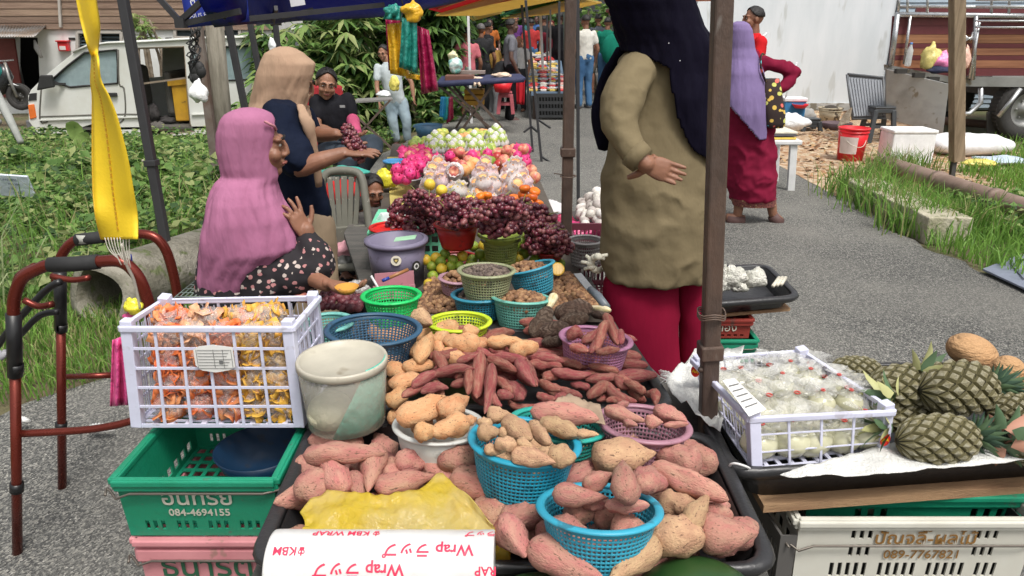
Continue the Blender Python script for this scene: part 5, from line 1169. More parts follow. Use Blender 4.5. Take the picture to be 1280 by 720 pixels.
# right mesh crate with jelly bags
zt3, zb3 = .845, .724
T_ = [az(937, 521, zt3), az(1117, 512, zt3), az(1003, 438, zt3), az(866, 448, zt3)]; B_ = [az(941, 590, zb3), az(1109, 573, zb3), az(1003, 490, zb3), az(880, 500, zb3)]
meshcrate('white lilac mesh crate on the right holding bags of pale jelly drink', B_, T_, 4, 3)
for p, lab in ((T_[1].lerp(B_[1], .58)+Vec((-.013, -.004, 0)), 'right'), (T_[3].lerp(B_[3], .25)+Vec((-.004, -.01, 0)), 'left')):
 r = thing('brand_sticker', 'small red and yellow oval sticker on the %s corner of the jelly crate' % lab, 'sticker', p)
 F4 = frame(p+Vec((0, -.0025, 0)), (1, .05 if lab == 'right' else -.7, 0), (0, 0, 1)); obj('red_oval', MB().add([F4@Vec((0, 0, 0))]+[F4@Vec((cos(a)*.011, sin(a)*.015, 0)) for a in [k*.3927 for k in range(16)]], [(0, 1+k, 1+(k+1) % 16) for k in range(16)]), M('stk_red', (.75, .03, .02), .4), r)
 obj('yellow_letters', text_mb('AA', .011, F4@Matrix.Translation((0, 0, .001)), bold=.0004), M('stk_yellow', (.9, .55, .02)), r)
jel = M('jelly', (.74, .72, .50), .12, alpha=.72, coat=.5, bump=.3, bscale=20, gen=None); jelc = M('jelly_wrap', (.88, .88, .84), .08, alpha=.35, spec=1, bump=1, bscale=60); rbd = M('band_red', (.6, .04, .03), .4)
def jellybag(x, y, z, s, seed, tall=False):
 c = Vec((x, y, z)); r = thing('jelly_bag', 'tied clear bag of pale jelly drink', 'bag', c, 'bags of pale jelly in the mesh crate'); mb = MB(); rr = []
 for i in range(9):
  t = i/8; k = sin(math.pi*(.12+.8*t))**.6
  rr.append([c+Vec((cos(a)*s*k*(1+.15*mnoise.noise(Vec((cos(a)+seed, sin(a), t*3)))), sin(a)*s*k, t*s*1.5)) for a in [2*math.pi*j/16 for j in range(16)]])
 obj('jelly', mb.rings(rr), jel, r); w = MB(); rr = []
 for i in range(7):
  t = i/6; k = (.8, .45, .18, .14, .4, .7, .95)[i]; rr.append([c+Vec((cos(a)*s*k*(1+.3*sin(a*5+seed)), sin(a)*s*k*(1+.3*sin(a*4)), s*1.4+t*s*.8)) for a in [2*math.pi*j/16 for j in range(16)]])
 obj('wrapper', w.rings(rr, cap=(False, False)), jelc, r); obj('band', MB().tube([c+Vec((cos(a)*s*.14, sin(a)*s*.14, s*1.78)) for a in [k*math.pi/4 for k in range(9)]], .0018, 5), rbd, r)
rs = random.Random(3); k = 0
for u in (.12, .3, .5, .7, .88):
 for v in (.15, .4, .64, .87):
  p = B_[0].lerp(B_[1], u).lerp(B_[3].lerp(B_[2], u), v); k += 1
  jellybag(p.x+rs.uniform(-.012, .012), p.y, .728+rs.uniform(0, .01)+(.012 if v > .3 else 0), rs.uniform(.038, .048), k)
for px, py in ((985, 462), (1010, 472), (1045, 480), (975, 478), (1060, 500), (1025, 500)): p = az(px, py+12, .80); k += 1; jellybag(p.x, p.y, .795, .03, k)
# paper card with notice lying in the crate corner
p4 = [az(903, 476, .875), az(918, 473, .875), az(958, 512, .86), az(936, 521, .86)]
r = thing('notice_card', 'white printed card tucked into the left corner of the jelly crate', 'card', p4[0]); obj('card', MB().plate(p4, [], (0, 0, .001)), M('paper_lab', (.78, .77, .74)), r)
mb = MB()
for t in (.2, .35, .5, .65, .8): a, b_ = p4[0].lerp(p4[3], t), p4[1].lerp(p4[2], t); mb.bar(a.lerp(b_, .12)+Vec((0, 0, .003)), a.lerp(b_, .85)+Vec((0, 0, .003)), .003, .0006)
obj('print', mb, M('print_grey', (.16, .16, .16)), r)
# stacked Thai crates, lettered
def thaicrate(label, FL, FR, depth, h, mat, texts=(), cols=12, slotrows=((.18, .42),), skew=0, back=None, flare=.02, name='stacking_crate', wire=True, blocks=None, lipf=.16, low=0, liner=False, txo=0):
 """FL,FR: top-front corners"""
 FL, FR = Vec(FL), Vec(FR); dx = (FR-FL).normalized(); dd = Vec((-dx.y, dx.x, 0)); dep3 = dd*depth+dx*skew; dz = Vec((0, 0, h))
 T4 = [FL, FR, FR+dep3, FL+dep3]; cen = sum(T4, Vec())/4; B4 = [cen+(p-cen)*(1-flare*2)-dz for p in T4]
 vs = [0]; vh = set()
 for a, b_ in slotrows: vs += [a, b_]; vh.add(len(vs)-2)
 vs += [1.0]; us, uh = even(cols, .38/cols, .12, .12)
 srt = sorted(uh); ub = {u for n_, u in enumerate(srt) if n_ in blocks} if blocks else uh; ul = {u for n_, u in enumerate(srt) if n_ % 6 != 0}; vlow = sorted(vh)[:low]
 su, suh = even(8, .04, .1, .1)
 r = cratebox(name, label, B4, T4, mat, [(us, (ub, ul, vlow), vs, vh), (su, suh, vs, vh)], th=.004, rimw=.02)
 if liner:  # added dark panels standing in for the shade behind the crate slots
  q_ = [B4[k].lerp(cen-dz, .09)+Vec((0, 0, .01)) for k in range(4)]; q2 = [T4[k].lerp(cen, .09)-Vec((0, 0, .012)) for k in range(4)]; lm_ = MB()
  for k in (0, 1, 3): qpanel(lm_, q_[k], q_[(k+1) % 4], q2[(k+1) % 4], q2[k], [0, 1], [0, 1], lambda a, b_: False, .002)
  obj('liner', lm_, M('slot_shade', (.012, .013, .012), .9), r)
 lip = MB()
 for i in range(4): a, b_ = T4[i].lerp(B4[i], lipf), T4[(i+1) % 4].lerp(B4[(i+1) % 4], lipf); lip.bar(a+(a-cen).normalized()*.004, b_+(b_-cen).normalized()*.004, .012, .03)
 obj('lip', lip, mat, r, bevel=.003)
 F = frame((B4[0]+B4[1])/2, dx, (T4[0]-B4[0]))
 for body, size, ty, col, bold in texts:
  obj('lettering', text_mb(body, size, F@Matrix.Translation((txo, ty*h, .0035)), bold=bold), col, r)
 if wire:
  w = MB(); y_ = T4[0].lerp(B4[0], .2); y2 = T4[1].lerp(B4[1], .2); o_ = -dd*.012
  w.tube(smoothpath([y_-dx*.02+o_-Vec((0, 0, .004)), y_-dx*.025+o_+dd*.02, y_+o_-Vec((0, 0, .012))], 3)+[y_+dx*.03+o_, y2-dx*.02+o_, y2+dx*.01+o_*.5+Vec((0, 0, .004)), y2+dx*.012+dd*.05], .0028, 6)
  obj('wire_handle', w, M('wire_dark', (.16, .14, .12), .5, metal=.6, rnd=.01), r)
 return r
grn = M('crate_green', (.008, .21, .11), .42, col2=(.012, .26, .15), scale=4, spot=(.05, .16, .1), sscale=30, sthr=.66, bump=.1, bscale=60)
pnk = M('crate_pink', (.62, .26, .28), .5, col2=(.52, .2, .22), scale=5, spot=(.35, .18, .16), sscale=18, sthr=.66); whc = M('crate_dirtywhite', (.62, .61, .54), .55, col2=(.55, .53, .46), scale=4, spot=(.22, .16, .12), sscale=14, sthr=.68)
silver = M('ink_silver', (.52, .50, .42), .5); dgr = M('ink_darkgreen', (.02, .10, .05), .6); gold = M('ink_gold', (.26, .13, .03), .6); wink = M('ink_cream', (.6, .6, .5))
gFL, gFR = az(141, 602, .725), az(342, 600, .725); gFL.y = gFR.y = 1.28; gFL = Vec((gFL.x, 1.28, .728)); gFR = Vec((gFR.x, 1.28, .728))
thaicrate('green plastic crate with silver Thai lettering under the cracker crate', gFL, gFR, .36, .145, grn, [('อนทรย', .052, .68, silver, .0005), ('084-4694155', .024, .43, silver, .0003)], cols=15, slotrows=((.12, .27),), lipf=.08, blocks={0, 1, 2, 4, 5, 6, 8, 9, 10, 12, 13, 14})
props(obj('navy_basin', MB().lathe([(.07, 0), (.1, .07), (.096, .07), (.066, .006), (.001, .006)], 32, c=Vec(((gFL.x+gFR.x)/2+.07, 1.46, .62))), P_('pl_basin', (.004, .022, .055))), 'dark blue round basin lying inside the green crate', 'basin')
pFL, pFR = Vec((gFL.x+.015, 1.285, .578)), Vec((gFR.x+.02, 1.285, .578))
thaicrate('dusty pink plastic crate with dark green Thai lettering under the green crate', pFL, pFR, .36, .25, pnk, [('ธนารัตน์', .075, .70, dgr, .0006)], cols=11, slotrows=((.1, .2),))
thaicrate('worn grey plastic crate at the bottom of the left crate stack', pFL-Vec((0, -.01, .30)), pFR-Vec((0, -.01, .30)), .36, .25, M('crate_grey', (.25, .25, .25), .6), cols=10, slotrows=((.15, .3), (.45, .6)), wire=False)
# right-hand crates under the pineapple tray
zr = .70
rt4 = [xy(921, 606, zr), xy(1420, 573, zr), xy(1420, 472, zr), xy(856, 472, zr)]
tray('long black plastic tray on the right holding pineapples and the jelly crate', rt4, .735, .075, name='tray')
pl4 = [az(955, 632, .66), az(1420, 598, .66), az(1420, 450, .66), az(880, 500, .66)]
props(obj('wooden_plank', MB().plate(pl4, [], (0, 0, -.018)), M('plywood', (.42, .26, .14), .8, col2=(.3, .17, .09), scale=3, stretch=(1, 8, 8), bump=.4)), 'rough plywood board under the long black pineapple tray', 'board')
yF = 1.29; a = ay(1040, 640, yF).x; b_ = ay(1420, 640, yF).x
thaicrate('dark green crate squeezed between the plank and the white lettered crate', (a-.03, yF+.06, .641), (b_, yF+.06, .641), .4, .10, grn, cols=18, slotrows=((.35, .6),), wire=False, blocks={1, 2, 3, 10, 11, 12, 13, 14})
FLw, FRw = Vec((ay(1000, 650, yF).x, yF, .622)), Vec((ay(1300, 650, yF).x, yF, .622))
thaicrate('large dirty white plastic crate with brown Thai lettering at lower right', FLw, FRw, .42, .30, whc, [('ปัญจลี-ผลไม้', .043, .84, gold, .0004), ('089-7767821', .031, .70, gold, .0002), ('65', .024, .925, gold, 0)], cols=22, slotrows=((.1, .22), (.30, .42), (.5, .62), (.68, .78), (.83, .92)), blocks={3, 4, 5, 18, 19, 20}, lipf=.03, low=3, liner=True, txo=.02)  # liner switches on the added panels that darken the slots like interior shade
thaicrate('second dirty white plastic crate below the lettered one', FLw-Vec((0, -.01, .315)), FRw-Vec((0, -.01, .315)), .42, .24, whc, cols=16, slotrows=((.2, .4), (.55, .75)), wire=False)
# dark side crate (seen edge on left of the white one)
dkc = M('crate_dark', (.10, .095, .09), .6); mb = MB(); aa, bb = Vec((FLw.x-.03, yF+.0, .30)), Vec((FLw.x-.06, yF+.36, .30))
rr_ = thing('dark_crate', 'dark grey ribbed crate standing beside the white lettered crate', 'crate', aa);
obj('side_panel', qpanel(MB(), aa-Vec((.0, 0, .28)), aa+Vec((.03, 0, -.28)), aa+Vec((.03, 0, .28)), aa+Vec((-.005, 0, .28)), [0, 1], [0, 1], lambda i, j: False, .004), dkc, rr_)
us, uh = even(14, .03, .03, .03); obj('side_panel', qpanel(mb, bb-Vec((0, 0, .28)), aa-Vec((0, 0, .28)), aa+Vec((-.005, 0, .28)), bb+Vec((-.005, 0, .28)), us, [0, .06, .94, 1], lambda i, j: i in uh and j == 1, .006), dkc, rr_)
# back right tray with bags, red and green crates
zq = .50
q4 = [xy(870, 388, zq), xy(993, 378, zq), xy(955, 340, zq), xy(850, 345, zq)]
tray('small black tray behind the rusty tent leg with clear bags on it', q4, .53, .06, name='tray')
fy_ = q4[0][1]; props(obj('wooden_plank', MB().plate([az(860, 396, .455), az(988, 385, .455), az(950, 350, .455), az(850, 355, .455)], [], (0, 0, -.014)), M('plywood', (.42, .26, .14))), 'thin plywood sheet under the small black tray', 'board')
Yr = az(900, 400, .43).y
redc = M('crate_red', (.28, .035, .025), .55, spot=(.12, .05, .04), sscale=12, sthr=.6); a_, b_2 = ay(880, 392, Yr).x, ay(941, 392, Yr).x
thaicrate('dark red plastic crate with faded lettering under the small black tray', (a_, Yr, .435), (b_2, Yr, .435), .3, .09, redc, [('ตอง', .05, .55, wink, 0)], cols=6, slotrows=((.1, .2),), wire=False)
thaicrate('green plastic crate marked 119 in yellow at the bottom behind the rusty leg', (a_-.01, Yr, .34), (ay(948, 410, Yr).x, Yr, .34), .32, .20, grn, [('119', .075, .62, M('ink_yellow', (.6, .5, .03)), .001)], cols=6, slotrows=((.06, .14),))
thaicrate('brown plastic crate on the road under the crate marked 119', (a_-.01, Yr, .14), (ay(944, 410, Yr).x, Yr, .14), .3, .14, M('crate_brown', (.14, .07, .05), .6), cols=6, slotrows=((.3, .5),), wire=False)
for px, py, w, h, s_, lab in ((905, 350, 22, 34, 1, 'clear plastic bag with white food nearest the rusty leg'), (917, 345, 30, 30, 2, 'tall clear plastic bag of white dumplings on the small black tray'), (944, 347, 30, 26, 3, 'round clear bag of white food right of centre on the small tray'), (925, 357, 26, 16, 5, 'flat cream bag lying low on the small black tray')):
 bag('food_bag', lab, 'bag', px, py, az(930, 362, .55).y, w, h, M('bag_food', (.75, .73, .66), .25, alpha=.92, bump=1, bscale=50, col2=(.6, .6, .52), scale=30), s_)
for k in range(3): p = az(966+k*5, 358-k, .56); props(obj('banana_stick', MB().tube([p, az(974+k*4, 347, .57)], .008, 8), M('stick_cream', (.62, .58, .48))), ['pale stick lying left in the tray with bags', 'pale stick lying in the middle of the small tray', 'pale stick lying at the right end of the small tray'][k], 'stick')
# white sack cloth lining
def sheetpx(name, poly_top, poly_bot, z, amp, mat, label, cat, n=40, m_=10, zt_=None):
 rr = []
 for j in range(m_+1):
  t = j/m_; ring = []
  for i in range(n+1):
   s_ = i/n; a = lerp_tab(poly_top, s_); b_ = lerp_tab(poly_bot, s_); x = a[0]+(b_[0]-a[0])*t; y = a[1]+(b_[1]-a[1])*t; zz = z if zt_ is None else zt_+(z-zt_)*t
   p = az(x, y, zz); p.z += amp*mnoise.noise(Vec((p.x*30, p.y*30, z*10)))+amp*.5*abs(mnoise.noise(Vec((p.x*70, p.y*70, 0)))); ring.append(p)
  rr.append(ring)
 o = obj(name, MB().rings(rr, close=False, cap=(False, False)), mat, solid=.0015); props(o, label, cat); return o
wsk = M('woven_white', (.72, .72, .69), .6, bump=.5, bscale=150)
sheetpx('woven_sheet', [(0, 975, 592), (.3, 1090, 560), (1, 1420, 470)], [(0, 985, 597), (.3, 1110, 592), (1, 1420, 565)], .752, .006, wsk, 'white woven plastic sheet lining the front of the pineapple tray', 'sheet', n=60)
sheetpx('woven_sheet', [(0, 868, 440), (1, 930, 436)], [(0, 828, 478), (1, 900, 540)], .76, .02, wsk, 'white frayed woven sack edge left of the jelly crate', 'sheet', n=14)
mb = MB()
for k in range(22): p = az(836+uni(-3, 3), 468+uni(-6, 8), .78); mb.tube([p, p+Vec((-.012-random.random()*.012, uni(-.01, .01), uni(-.01, .005)))], .0009, 4)
props(obj('loose_threads', mb, wsk), 'loose white threads fraying from the woven sack', 'threads')
props(obj('white_cable', MB().tube(smoothpath([ay(888, 568, 1.52), ay(900, 560, 1.46), ay(910, 575, 1.36), ay(914, 590, 1.33)], 4), .0028, 6), wp), 'thin white cable tie bent over the tray rim by the rusty leg', 'cable tie')
props(obj('white_cable', MB().tube(smoothpath([ay(908, 598, 1.33), ay(914, 580, 1.30), ay(932, 583, 1.29), ay(940, 588, 1.31)], 4), .0028, 6), wp), 'thin white cable tie looped round the corner of the pineapple tray', 'cable tie')
# walker (walking frame)
bronze = M('walker_red', (.17, .03, .02), .25, metal=.6, rnd=.02); wblk = M('walker_black', (.012, .012, .013), .35); fo_ = M('foam_grip', (.02, .02, .021), .8)
r = thing('walking_frame', 'folding walking frame with bronze red tubes and black foam grips', 'walker', az(22, 715, 0))
Y1, Y2 = 1.92, 2.42
def T(name, pts, Y, rad, mat, sm=6, parent=r): pp = [ay(x, y, Y if len(q_) == 0 else q_[0]) for x, y, *q_ in pts]; return obj(name, MB().tube(smoothpath(pp, sm) if sm else pp, rad, 14), mat, parent)
T('side_tube', [(17, 398), (18, 372), (28, 348), (48, 336), (64, 331), (90, 330), (122, 327), (150, 327), (168, 340), (180, 362), (190, 400), (196, 470)], Y1, .0165, bronze)
T('side_tube', [(19, 362), (25, 345), (45, 333)], Y1+.02, .012, bronze)
T('hand_grip', [(62, 331), (92, 330), (123, 327)], Y1, .021, fo_, 0)
T('leg_sleeve', [(17, 392), (19, 470)], Y1, .020, wblk, 0); T('leg_tube', [(19, 460), (22, 708)], Y1, .0145, bronze, 0)
for y in (455, 604): T('leg_collar', [(18+y/200, y), (18+y/200, y+10)], Y1, .0195, wblk, 0)
T('rubber_foot', [(22, 697), (22, 722)], Y1, .022, wblk, 0)
T('side_tube', [(70, 352), (76, 322), (90, 303), (108, 298), (150, 294), (182, 293), (200, 302), (212, 325), (222, 372), (228, 440)], Y2, .0165, bronze)
T('hand_grip', [(96, 300), (130, 296)], Y2, .021, fo_, 0); T('clip', [(104, 293), (106, 303)], Y2, .022, M('clip_grey', (.4, .4, .36)), 0)
T('leg_sleeve', [(75, 340), (76, 412)], Y2-.15, .019, wblk, 0); T('leg_tube', [(76, 405), (78, 622)], Y2-.15, .0145, bronze, 0)
for y in (405, 528): T('leg_collar', [(76.5, y), (76.5, y+9)], Y2-.15, .019, wblk, 0)
T('lower_bar', [(28, 542), (100, 538), (142, 532), (168, 525)], Y1, .0115, bronze, 4); T('lower_bar', [(82, 471), (140, 469)], Y2, .011, bronze, 0)
T('cross_bar', [(-12, 446), (12, 412), (55, 365), (76, 352)], Y1+.15, .0105, wblk, 3); T('cross_bar', [(26, 418), (50, 394), (74, 390)], Y1+.2, .010, wblk, 3); T('cross_bar', [(-10, 436), (4, 446), (8, 440)], Y1, .011, M('cap_grey', (.3, .3, .32)), 0)
T('front_bracket', [(64, 345), (90, 350), (112, 347)], Y2-.2, .010, bronze, 3); T('front_bracket', [(30, 375), (48, 383), (66, 380)], Y1+.1, .010, bronze, 3)
T('lock_cable', [(163, 318), (166, 335), (170, 345)], Y2, .004, P_('pl_cable', (.02, .03, .2)), 3); T('lock_knob', [(170, 336), (170, 348)], Y2, .011, blkpole, 0)
# pink bag and yellow rag hanging on the far side of the crate
props(obj('pink_bag', drape(((141, 425, 0), (160, 418, 0)), ((138, 508, 0), (170, 505, 0)), 1.56, 5, .018), plastic('bag_hotpink', (.70, .09, .28), 1), solid=.003), 'hot pink plastic bag hanging beside the left mesh crate', 'bag')
bag('yellow_rag', 'small yellow plastic bag knotted behind the left mesh crate', 'bag', 166, 383, 1.72, 24, 22, plastic('bag_lemon', (.8, .72, .05), 1), 12)
bag('pink_rag', 'small crimson plastic scrap under the yellow knotted bag', 'bag', 162, 396, 1.73, 16, 12, plastic('bag_hotpink', (.70, .09, .28), 1), 13)
# green wire rack behind pink woman
mb = MB()
for k in range(9):
 mb.tube([ay(218+k*6, 372, 2.1), ay(245+k*5, 350, 2.4)], .0022, 5)
for k in range(5): mb.tube([ay(220+k*6, 371-k*5, 2.1+k*.07), ay(270+k*3, 371-k*5, 2.1+k*.07)], .0022, 5)
props(obj('wire_rack', mb, M('wire_greygreen', (.16, .2, .18), .5)), 'folded grey wire rack behind the left mesh crate', 'rack')
# cling wrap roll, yellow sheet, watermelons
rad = .054; zc = .81; cL = az(342, 707, zc); cR = az(618, 708, zc); ax_ = (cR-cL).normalized()
r = thing('cling_wrap_roll', 'white box roll of cling wrap with red print lying across the front', 'roll', (cL+cR)/2-Vec((0, 0, rad)))
cwm = M('wrap_white', (.66, .655, .64), .3, coat=.3, bump=.15, bscale=6)
u_ = Vec((0, 0, 1)); w_ = ax_.cross(u_).normalized()
def cyl(s_, a, rr=rad): return cL+ax_*s_+u_*cos(a)*rr-w_*0+(w_*sin(a)*rr)
Lr = (cR-cL).length
prof_ = [(0, rad*.8), (0, rad*.985), (.003, rad), (.02, rad*1.006), (.021, rad), (Lr*.3, rad*.997), (Lr*.6, rad*1.002), (Lr-.02, rad), (Lr-.019, rad*1.008), (Lr-.002, rad*1.004), (Lr, rad*.98), (Lr, rad*.8)]
obj('roll_body', MB().rings([[cyl(s_, 2*math.pi*j/64, q_) for j in range(64)] for s_, q_ in prof_], cap=(True, True)), cwm, r)
redp = M('print_red', (.72, .03, .09), .4)
Im = Matrix.Identity(4)
def ontube(body, size, px, py, col=redp, flip=True, bold=.0003):
 t = text_mb(body, size, Im, depth=0, bold=bold); best = None
 for k in range(-60, 100): # find angle whose pixel row matches
  a = R(k); p = cyl(Lr*.5, a, rad); v = Vec((p.x, p.y, p.z-CAM_H)); f_ = v.y*_cp-v.z*_sp; yy = 360-FPX*(v.y*_sp+v.z*_cp)/f_
  if best is None or abs(yy-py) < best[0]: best = (abs(yy-py), a)
 a0 = best[1]; s0 = Lr*(px-319)/(618-319); sg = 1; vs = []
 for v in t.v: vs.append(cyl(s0-v[0], a0+v[1]/rad, rad*1.008+.0006))
 o_ = MB(); o_.add(vs, t.f); return obj('lettering', o_, col, r)
# which sign of angle goes toward camera
SGN = 1 if cyl(0, .5).y < cyl(0, 0).y else -1
_oc = cyl
if SGN < 0:
 def cyl(s_, a, rr=rad): return _oc(s_, -a, rr)
 SGN = 1
ontube('KBM WRAP', .017, 413, 667); ontube('Wrap ラップ', .024, 532, 687, bold=.0005); ontube('Wrap ラップ', .024, 443, 712, bold=.0005); ontube('KBM', .018, 345, 689, bold=.0003); ontube('ラップ', .016, 600, 667); ontube('RAP', .018, 608, 713)
for px, py in ((460, 667), (367, 689)): ontube('♔', .016, px, py)
yb2 = translucent(M('sheet_yellow', (.95, .80, .10), .2, alpha=.6, bump=.6, bscale=30, col2=(.92, .84, .4), scale=9, spec=.6), (.9, .7, .1), .5); rr = []
rr = []
for j in range(19):
 t = j/18; ring = []
 for i in range(57):
  s_ = i/56; top = lerp_tab([(0, 640), (.05, 622), (.15, 612), (.45, 616), (.62, 612), (.74, 590), (.85, 614), (.95, 640), (1, 655)], s_)[0]; x = 375+s_*238+6*sin(t*3); y = top+(668-top)*t
  p = az(x, y, .815-.01*t+.02*sin(math.pi*s_)*(1-t)); n1 = mnoise.noise(Vec((s_*6, t*3, 1))); n2 = abs(mnoise.noise(Vec((s_*14, t*6, 4)))); p.z += .011*n1-.007*n2+.003*abs(mnoise.noise(Vec((s_*30, t*11, 9)))); ring.append(p)
 rr.append(ring)
props(obj('yellow_sheet', MB().rings(rr, close=False, cap=(False, False)), yb2, solid=.0012), 'crumpled translucent yellow plastic bag lying over the pink sweet potatoes', 'bag')
bag('yellow_bag_corner', 'corner of a yellow plastic bag poking out right of the wrap roll', 'bag', 628, 692, 1.06, 22, 34, yb2, 17)
wm = M('watermelon', (.012, .045, .012), .35, col2=(.03, .085, .02), scale=3, wave=(1.5, 4, (.012, .045, .012)), spot=(.12, .2, .06), sscale=14, sthr=.7)
for px, py, w, lab in ((868, 740, 150, 'dark green watermelon at the bottom right below the pink potatoes'), (672, 748, 120, 'dark green watermelon at the bottom centre just right of the wrap roll')):
 c = az(px, py, .72); rx = m2(c, w/2+8); props(obj('watermelon', MB().ell(c-Vec((0, .02, .02)), (rx, rx*.85, rx*.72), 40, 28), wm), lab, 'watermelon')
# produce
def tuber(seed, n=14, m_=18, p=2.3, skew=0, bend=0, lump=.14, neck=0):
 rs = random.Random(seed); mb = MB(); rr = []; o1 = rs.uniform(0, 50)
 for i in range(m_+1):
  t = i/m_; x = -.5+t; r_ = max(0.0, 1-abs(2*x)**p)**.5*.5
  r_ *= 1-skew*x*1.6;
  if neck and t > 1-neck: r_ *= 1-.55*sin(min(1, (t-1+neck)/neck*1.3)*math.pi/2)
  r_ = max(r_, .06 if 0 < i < m_ else .02); by = bend*(1-(2*x)**2)
  ring = []
  for j in range(n):
   a = 2*math.pi*j/n; v = Vec((x*3, cos(a), sin(a)))
   q = 1+lump*mnoise.noise(v*1.2+Vec((o1, 0, 0)))+lump*.5*mnoise.noise(v*3+Vec((o1, 5, 0)))
   ring.append(Vec((x, by+cos(a)*r_*q, sin(a)*r_*q)))
  rr.append(ring)
 mb.rings(rr); return mb
def protos(name, specs, mat):
 out = []
 for s_ in specs:
  me = tuber(**s_).mesh(name, [mat]); recal(me); out.append(me)
 return out
pinkp = M('potato_pink', (.43, .165, .14), .9, col2=(.46, .27, .19), scale=2.8, mixr=(.36, .70), spot=(.16, .09, .06), sscale=13, sthr=.60, bump=.42, bscale=17, rnd=.15)
tanp = M('potato_tan', (.45, .26, .155), .88, col2=(.54, .35, .20), scale=3.4, spot=(.15, .08, .05), sscale=13, sthr=.61, bump=.42, bscale=17, rnd=.13)
orgp = M('potato_orange', (.58, .28, .13), .88, col2=(.58, .35, .18), scale=3.4, spot=(.18, .09, .05), sscale=13, sthr=.61, bump=.42, bscale=17, rnd=.12)
purp = M('potato_purple', (.25, .055, .05), .85, col2=(.31, .14, .10), scale=4, mixr=(.42, .64), spot=(.09, .04, .035), sscale=14, sthr=.62, bump=.42, bscale=16, rnd=.2)
fatA = [dict(seed=k, skew=[.3, -.45, .6, .2, .5, .75][k], bend=[.05, .0, -.06, .08, .03, 0][k], lump=.36, p=[2.3, 2.6, 2.0, 2.4, 2.1, 1.9][k]) for k in range(6)]
roundA = [dict(seed=20+k, skew=.15*k, lump=.25, p=2.2) for k in range(3)]
slimA = [dict(seed=40+k, skew=[.2, .35, -.2, .1, .3, 0][k], bend=[.35, -.3, .18, .6, -.12, .08][k], lump=.3, p=[2.6, 2.2, 3, 2.6, 2.4, 3][k]) for k in range(6)]
coneA = [dict(seed=60+k, skew=.85, lump=.2, p=2.0) for k in range(2)]
PRO = {}
for nm, mat in (('pink', pinkp), ('tan', tanp), ('orange', orgp), ('purple', purp)):
 PRO[nm] = dict(fat=protos('sweet_potato', fatA, mat), round=protos('sweet_potato', roundA, mat), slim=protos('sweet_potato', slimA, mat), cone=protos('sweet_potato', coneA, mat))
rp = random.Random(11)
def put(kind, shape, A, Bv, w, label, cat='sweet potato', name='sweet_potato', group=None, meshes=None, roll=None, flat=.9):
 me = rp.choice(meshes or PRO[kind][shape]); A, Bv = Vec(A), Vec(Bv); d = Bv-A; L = d.length
 o = nob(name, me); COL.objects.link(o); x = d.normalized(); up = Vec((0, 0, 1)); y = up.cross(x)
 y = y.normalized() if y.length > .1 else Vec((1, 0, 0)); z = x.cross(y); q = Matrix((x, y, z)).transposed()
 o.location = (A+Bv)/2; o.rotation_euler = (q@Matrix.Rotation(roll if roll is not None else rp.uniform(0, 6.28), 3, 'X')).to_euler()
 o.scale = (L*1.06, w, w*flat); props(o, label, cat, group); WL[o.name] = o.location.copy(); return o
def pput(kind, shape, a, z, label, dz=0, **k):
 ax, ay_, bx, by, w = a; A = az(ax, ay_, z); Bv = az(bx, by, z+dz)
 if dz: Bv = ay(bx, by, A.y+ (A.z-CAM_H)*0 + (az(bx, by, z).y-A.y)*.3)
 mid = (A+Bv)/2; wm_ = m2(mid, w);
 if (Bv-A).length < wm_*1.15: d = (Bv-A).normalized(); A = mid-d*wm_*.62; Bv = mid+d*wm_*.62
 return put(kind, shape, A, Bv, wm_, label, **k)
def cv(l, ox, oy, s): return (ox+l[0]/s, oy+l[1]/s, ox+l[2]/s, oy+l[3]/s, l[4]/s)
gFront = 'fat pink sweet potatoes in the front tray'
lf = 'fat reddish pink sweet potato loose in the front black tray'
for (l, sh, z) in (((381, 569, 480, 565, 31), 'fat', .825), ((368, 610, 428, 608, 46), 'round', .785), ((404, 572, 430, 612, 32), 'fat', .80), ((470, 560, 460, 614, 31), 'cone', .80), ((442, 592, 452, 618, 24), 'fat', .79), ((470, 610, 542, 594, 30), 'fat', .79), ((494, 578, 536, 574, 34), 'round', .80), ((488, 574, 490, 602, 26), 'fat', .78), ((440, 582, 462, 592, 20), 'fat', .77), ((550, 573, 596, 573, 42), 'round', .81), ((532, 582, 570, 602, 32), 'fat', .78), ((562, 603, 652, 617, 40), 'fat', .79), ((592, 634, 650, 655, 42), 'fat', .77), ((630, 650, 656, 695, 40), 'fat', .80), ((628, 652, 685, 630, 36), 'fat', .78), ((664, 682, 752, 722, 44), 'cone', .80), ((818, 676, 762, 726, 38), 'cone', .80), ((672, 658, 704, 680, 26), 'fat', .765), ((742, 574, 818, 566, 48), 'fat', .835), ((704, 602, 750, 578, 30), 'fat', .80), ((795, 597, 829, 605, 36), 'round', .82), ((816, 567, 876, 582, 42), 'fat', .81), ((814, 586, 908, 624, 34), 'fat', .82), ((824, 624, 872, 634, 34), 'fat', .80), ((860, 658, 886, 618, 26), 'cone', .82), ((808, 668, 880, 672, 56), 'round', .80), ((872, 668, 946, 666, 48), 'cone', .79), ((880, 642, 914, 644, 30), 'round', .78), ((712, 690, 756, 693, 22), 'fat', .755), ((600, 640, 640, 668, 36), 'fat', .755), ((395, 640, 440, 650, 34), 'fat', .75), ((430, 628, 490, 636, 30), 'fat', .755), ((560, 640, 620, 655, 34), 'fat', .755), ((700, 560, 740, 565, 32), 'fat', .78), ((600, 590, 650, 600, 30), 'fat', .75), ((850, 640, 900, 655, 34), 'fat', .755), ((770, 700, 840, 702, 34), 'fat', .75)):
 pput('pink' if rp.random() > .12 else 'tan', sh, l, z, lf, group=gFront)
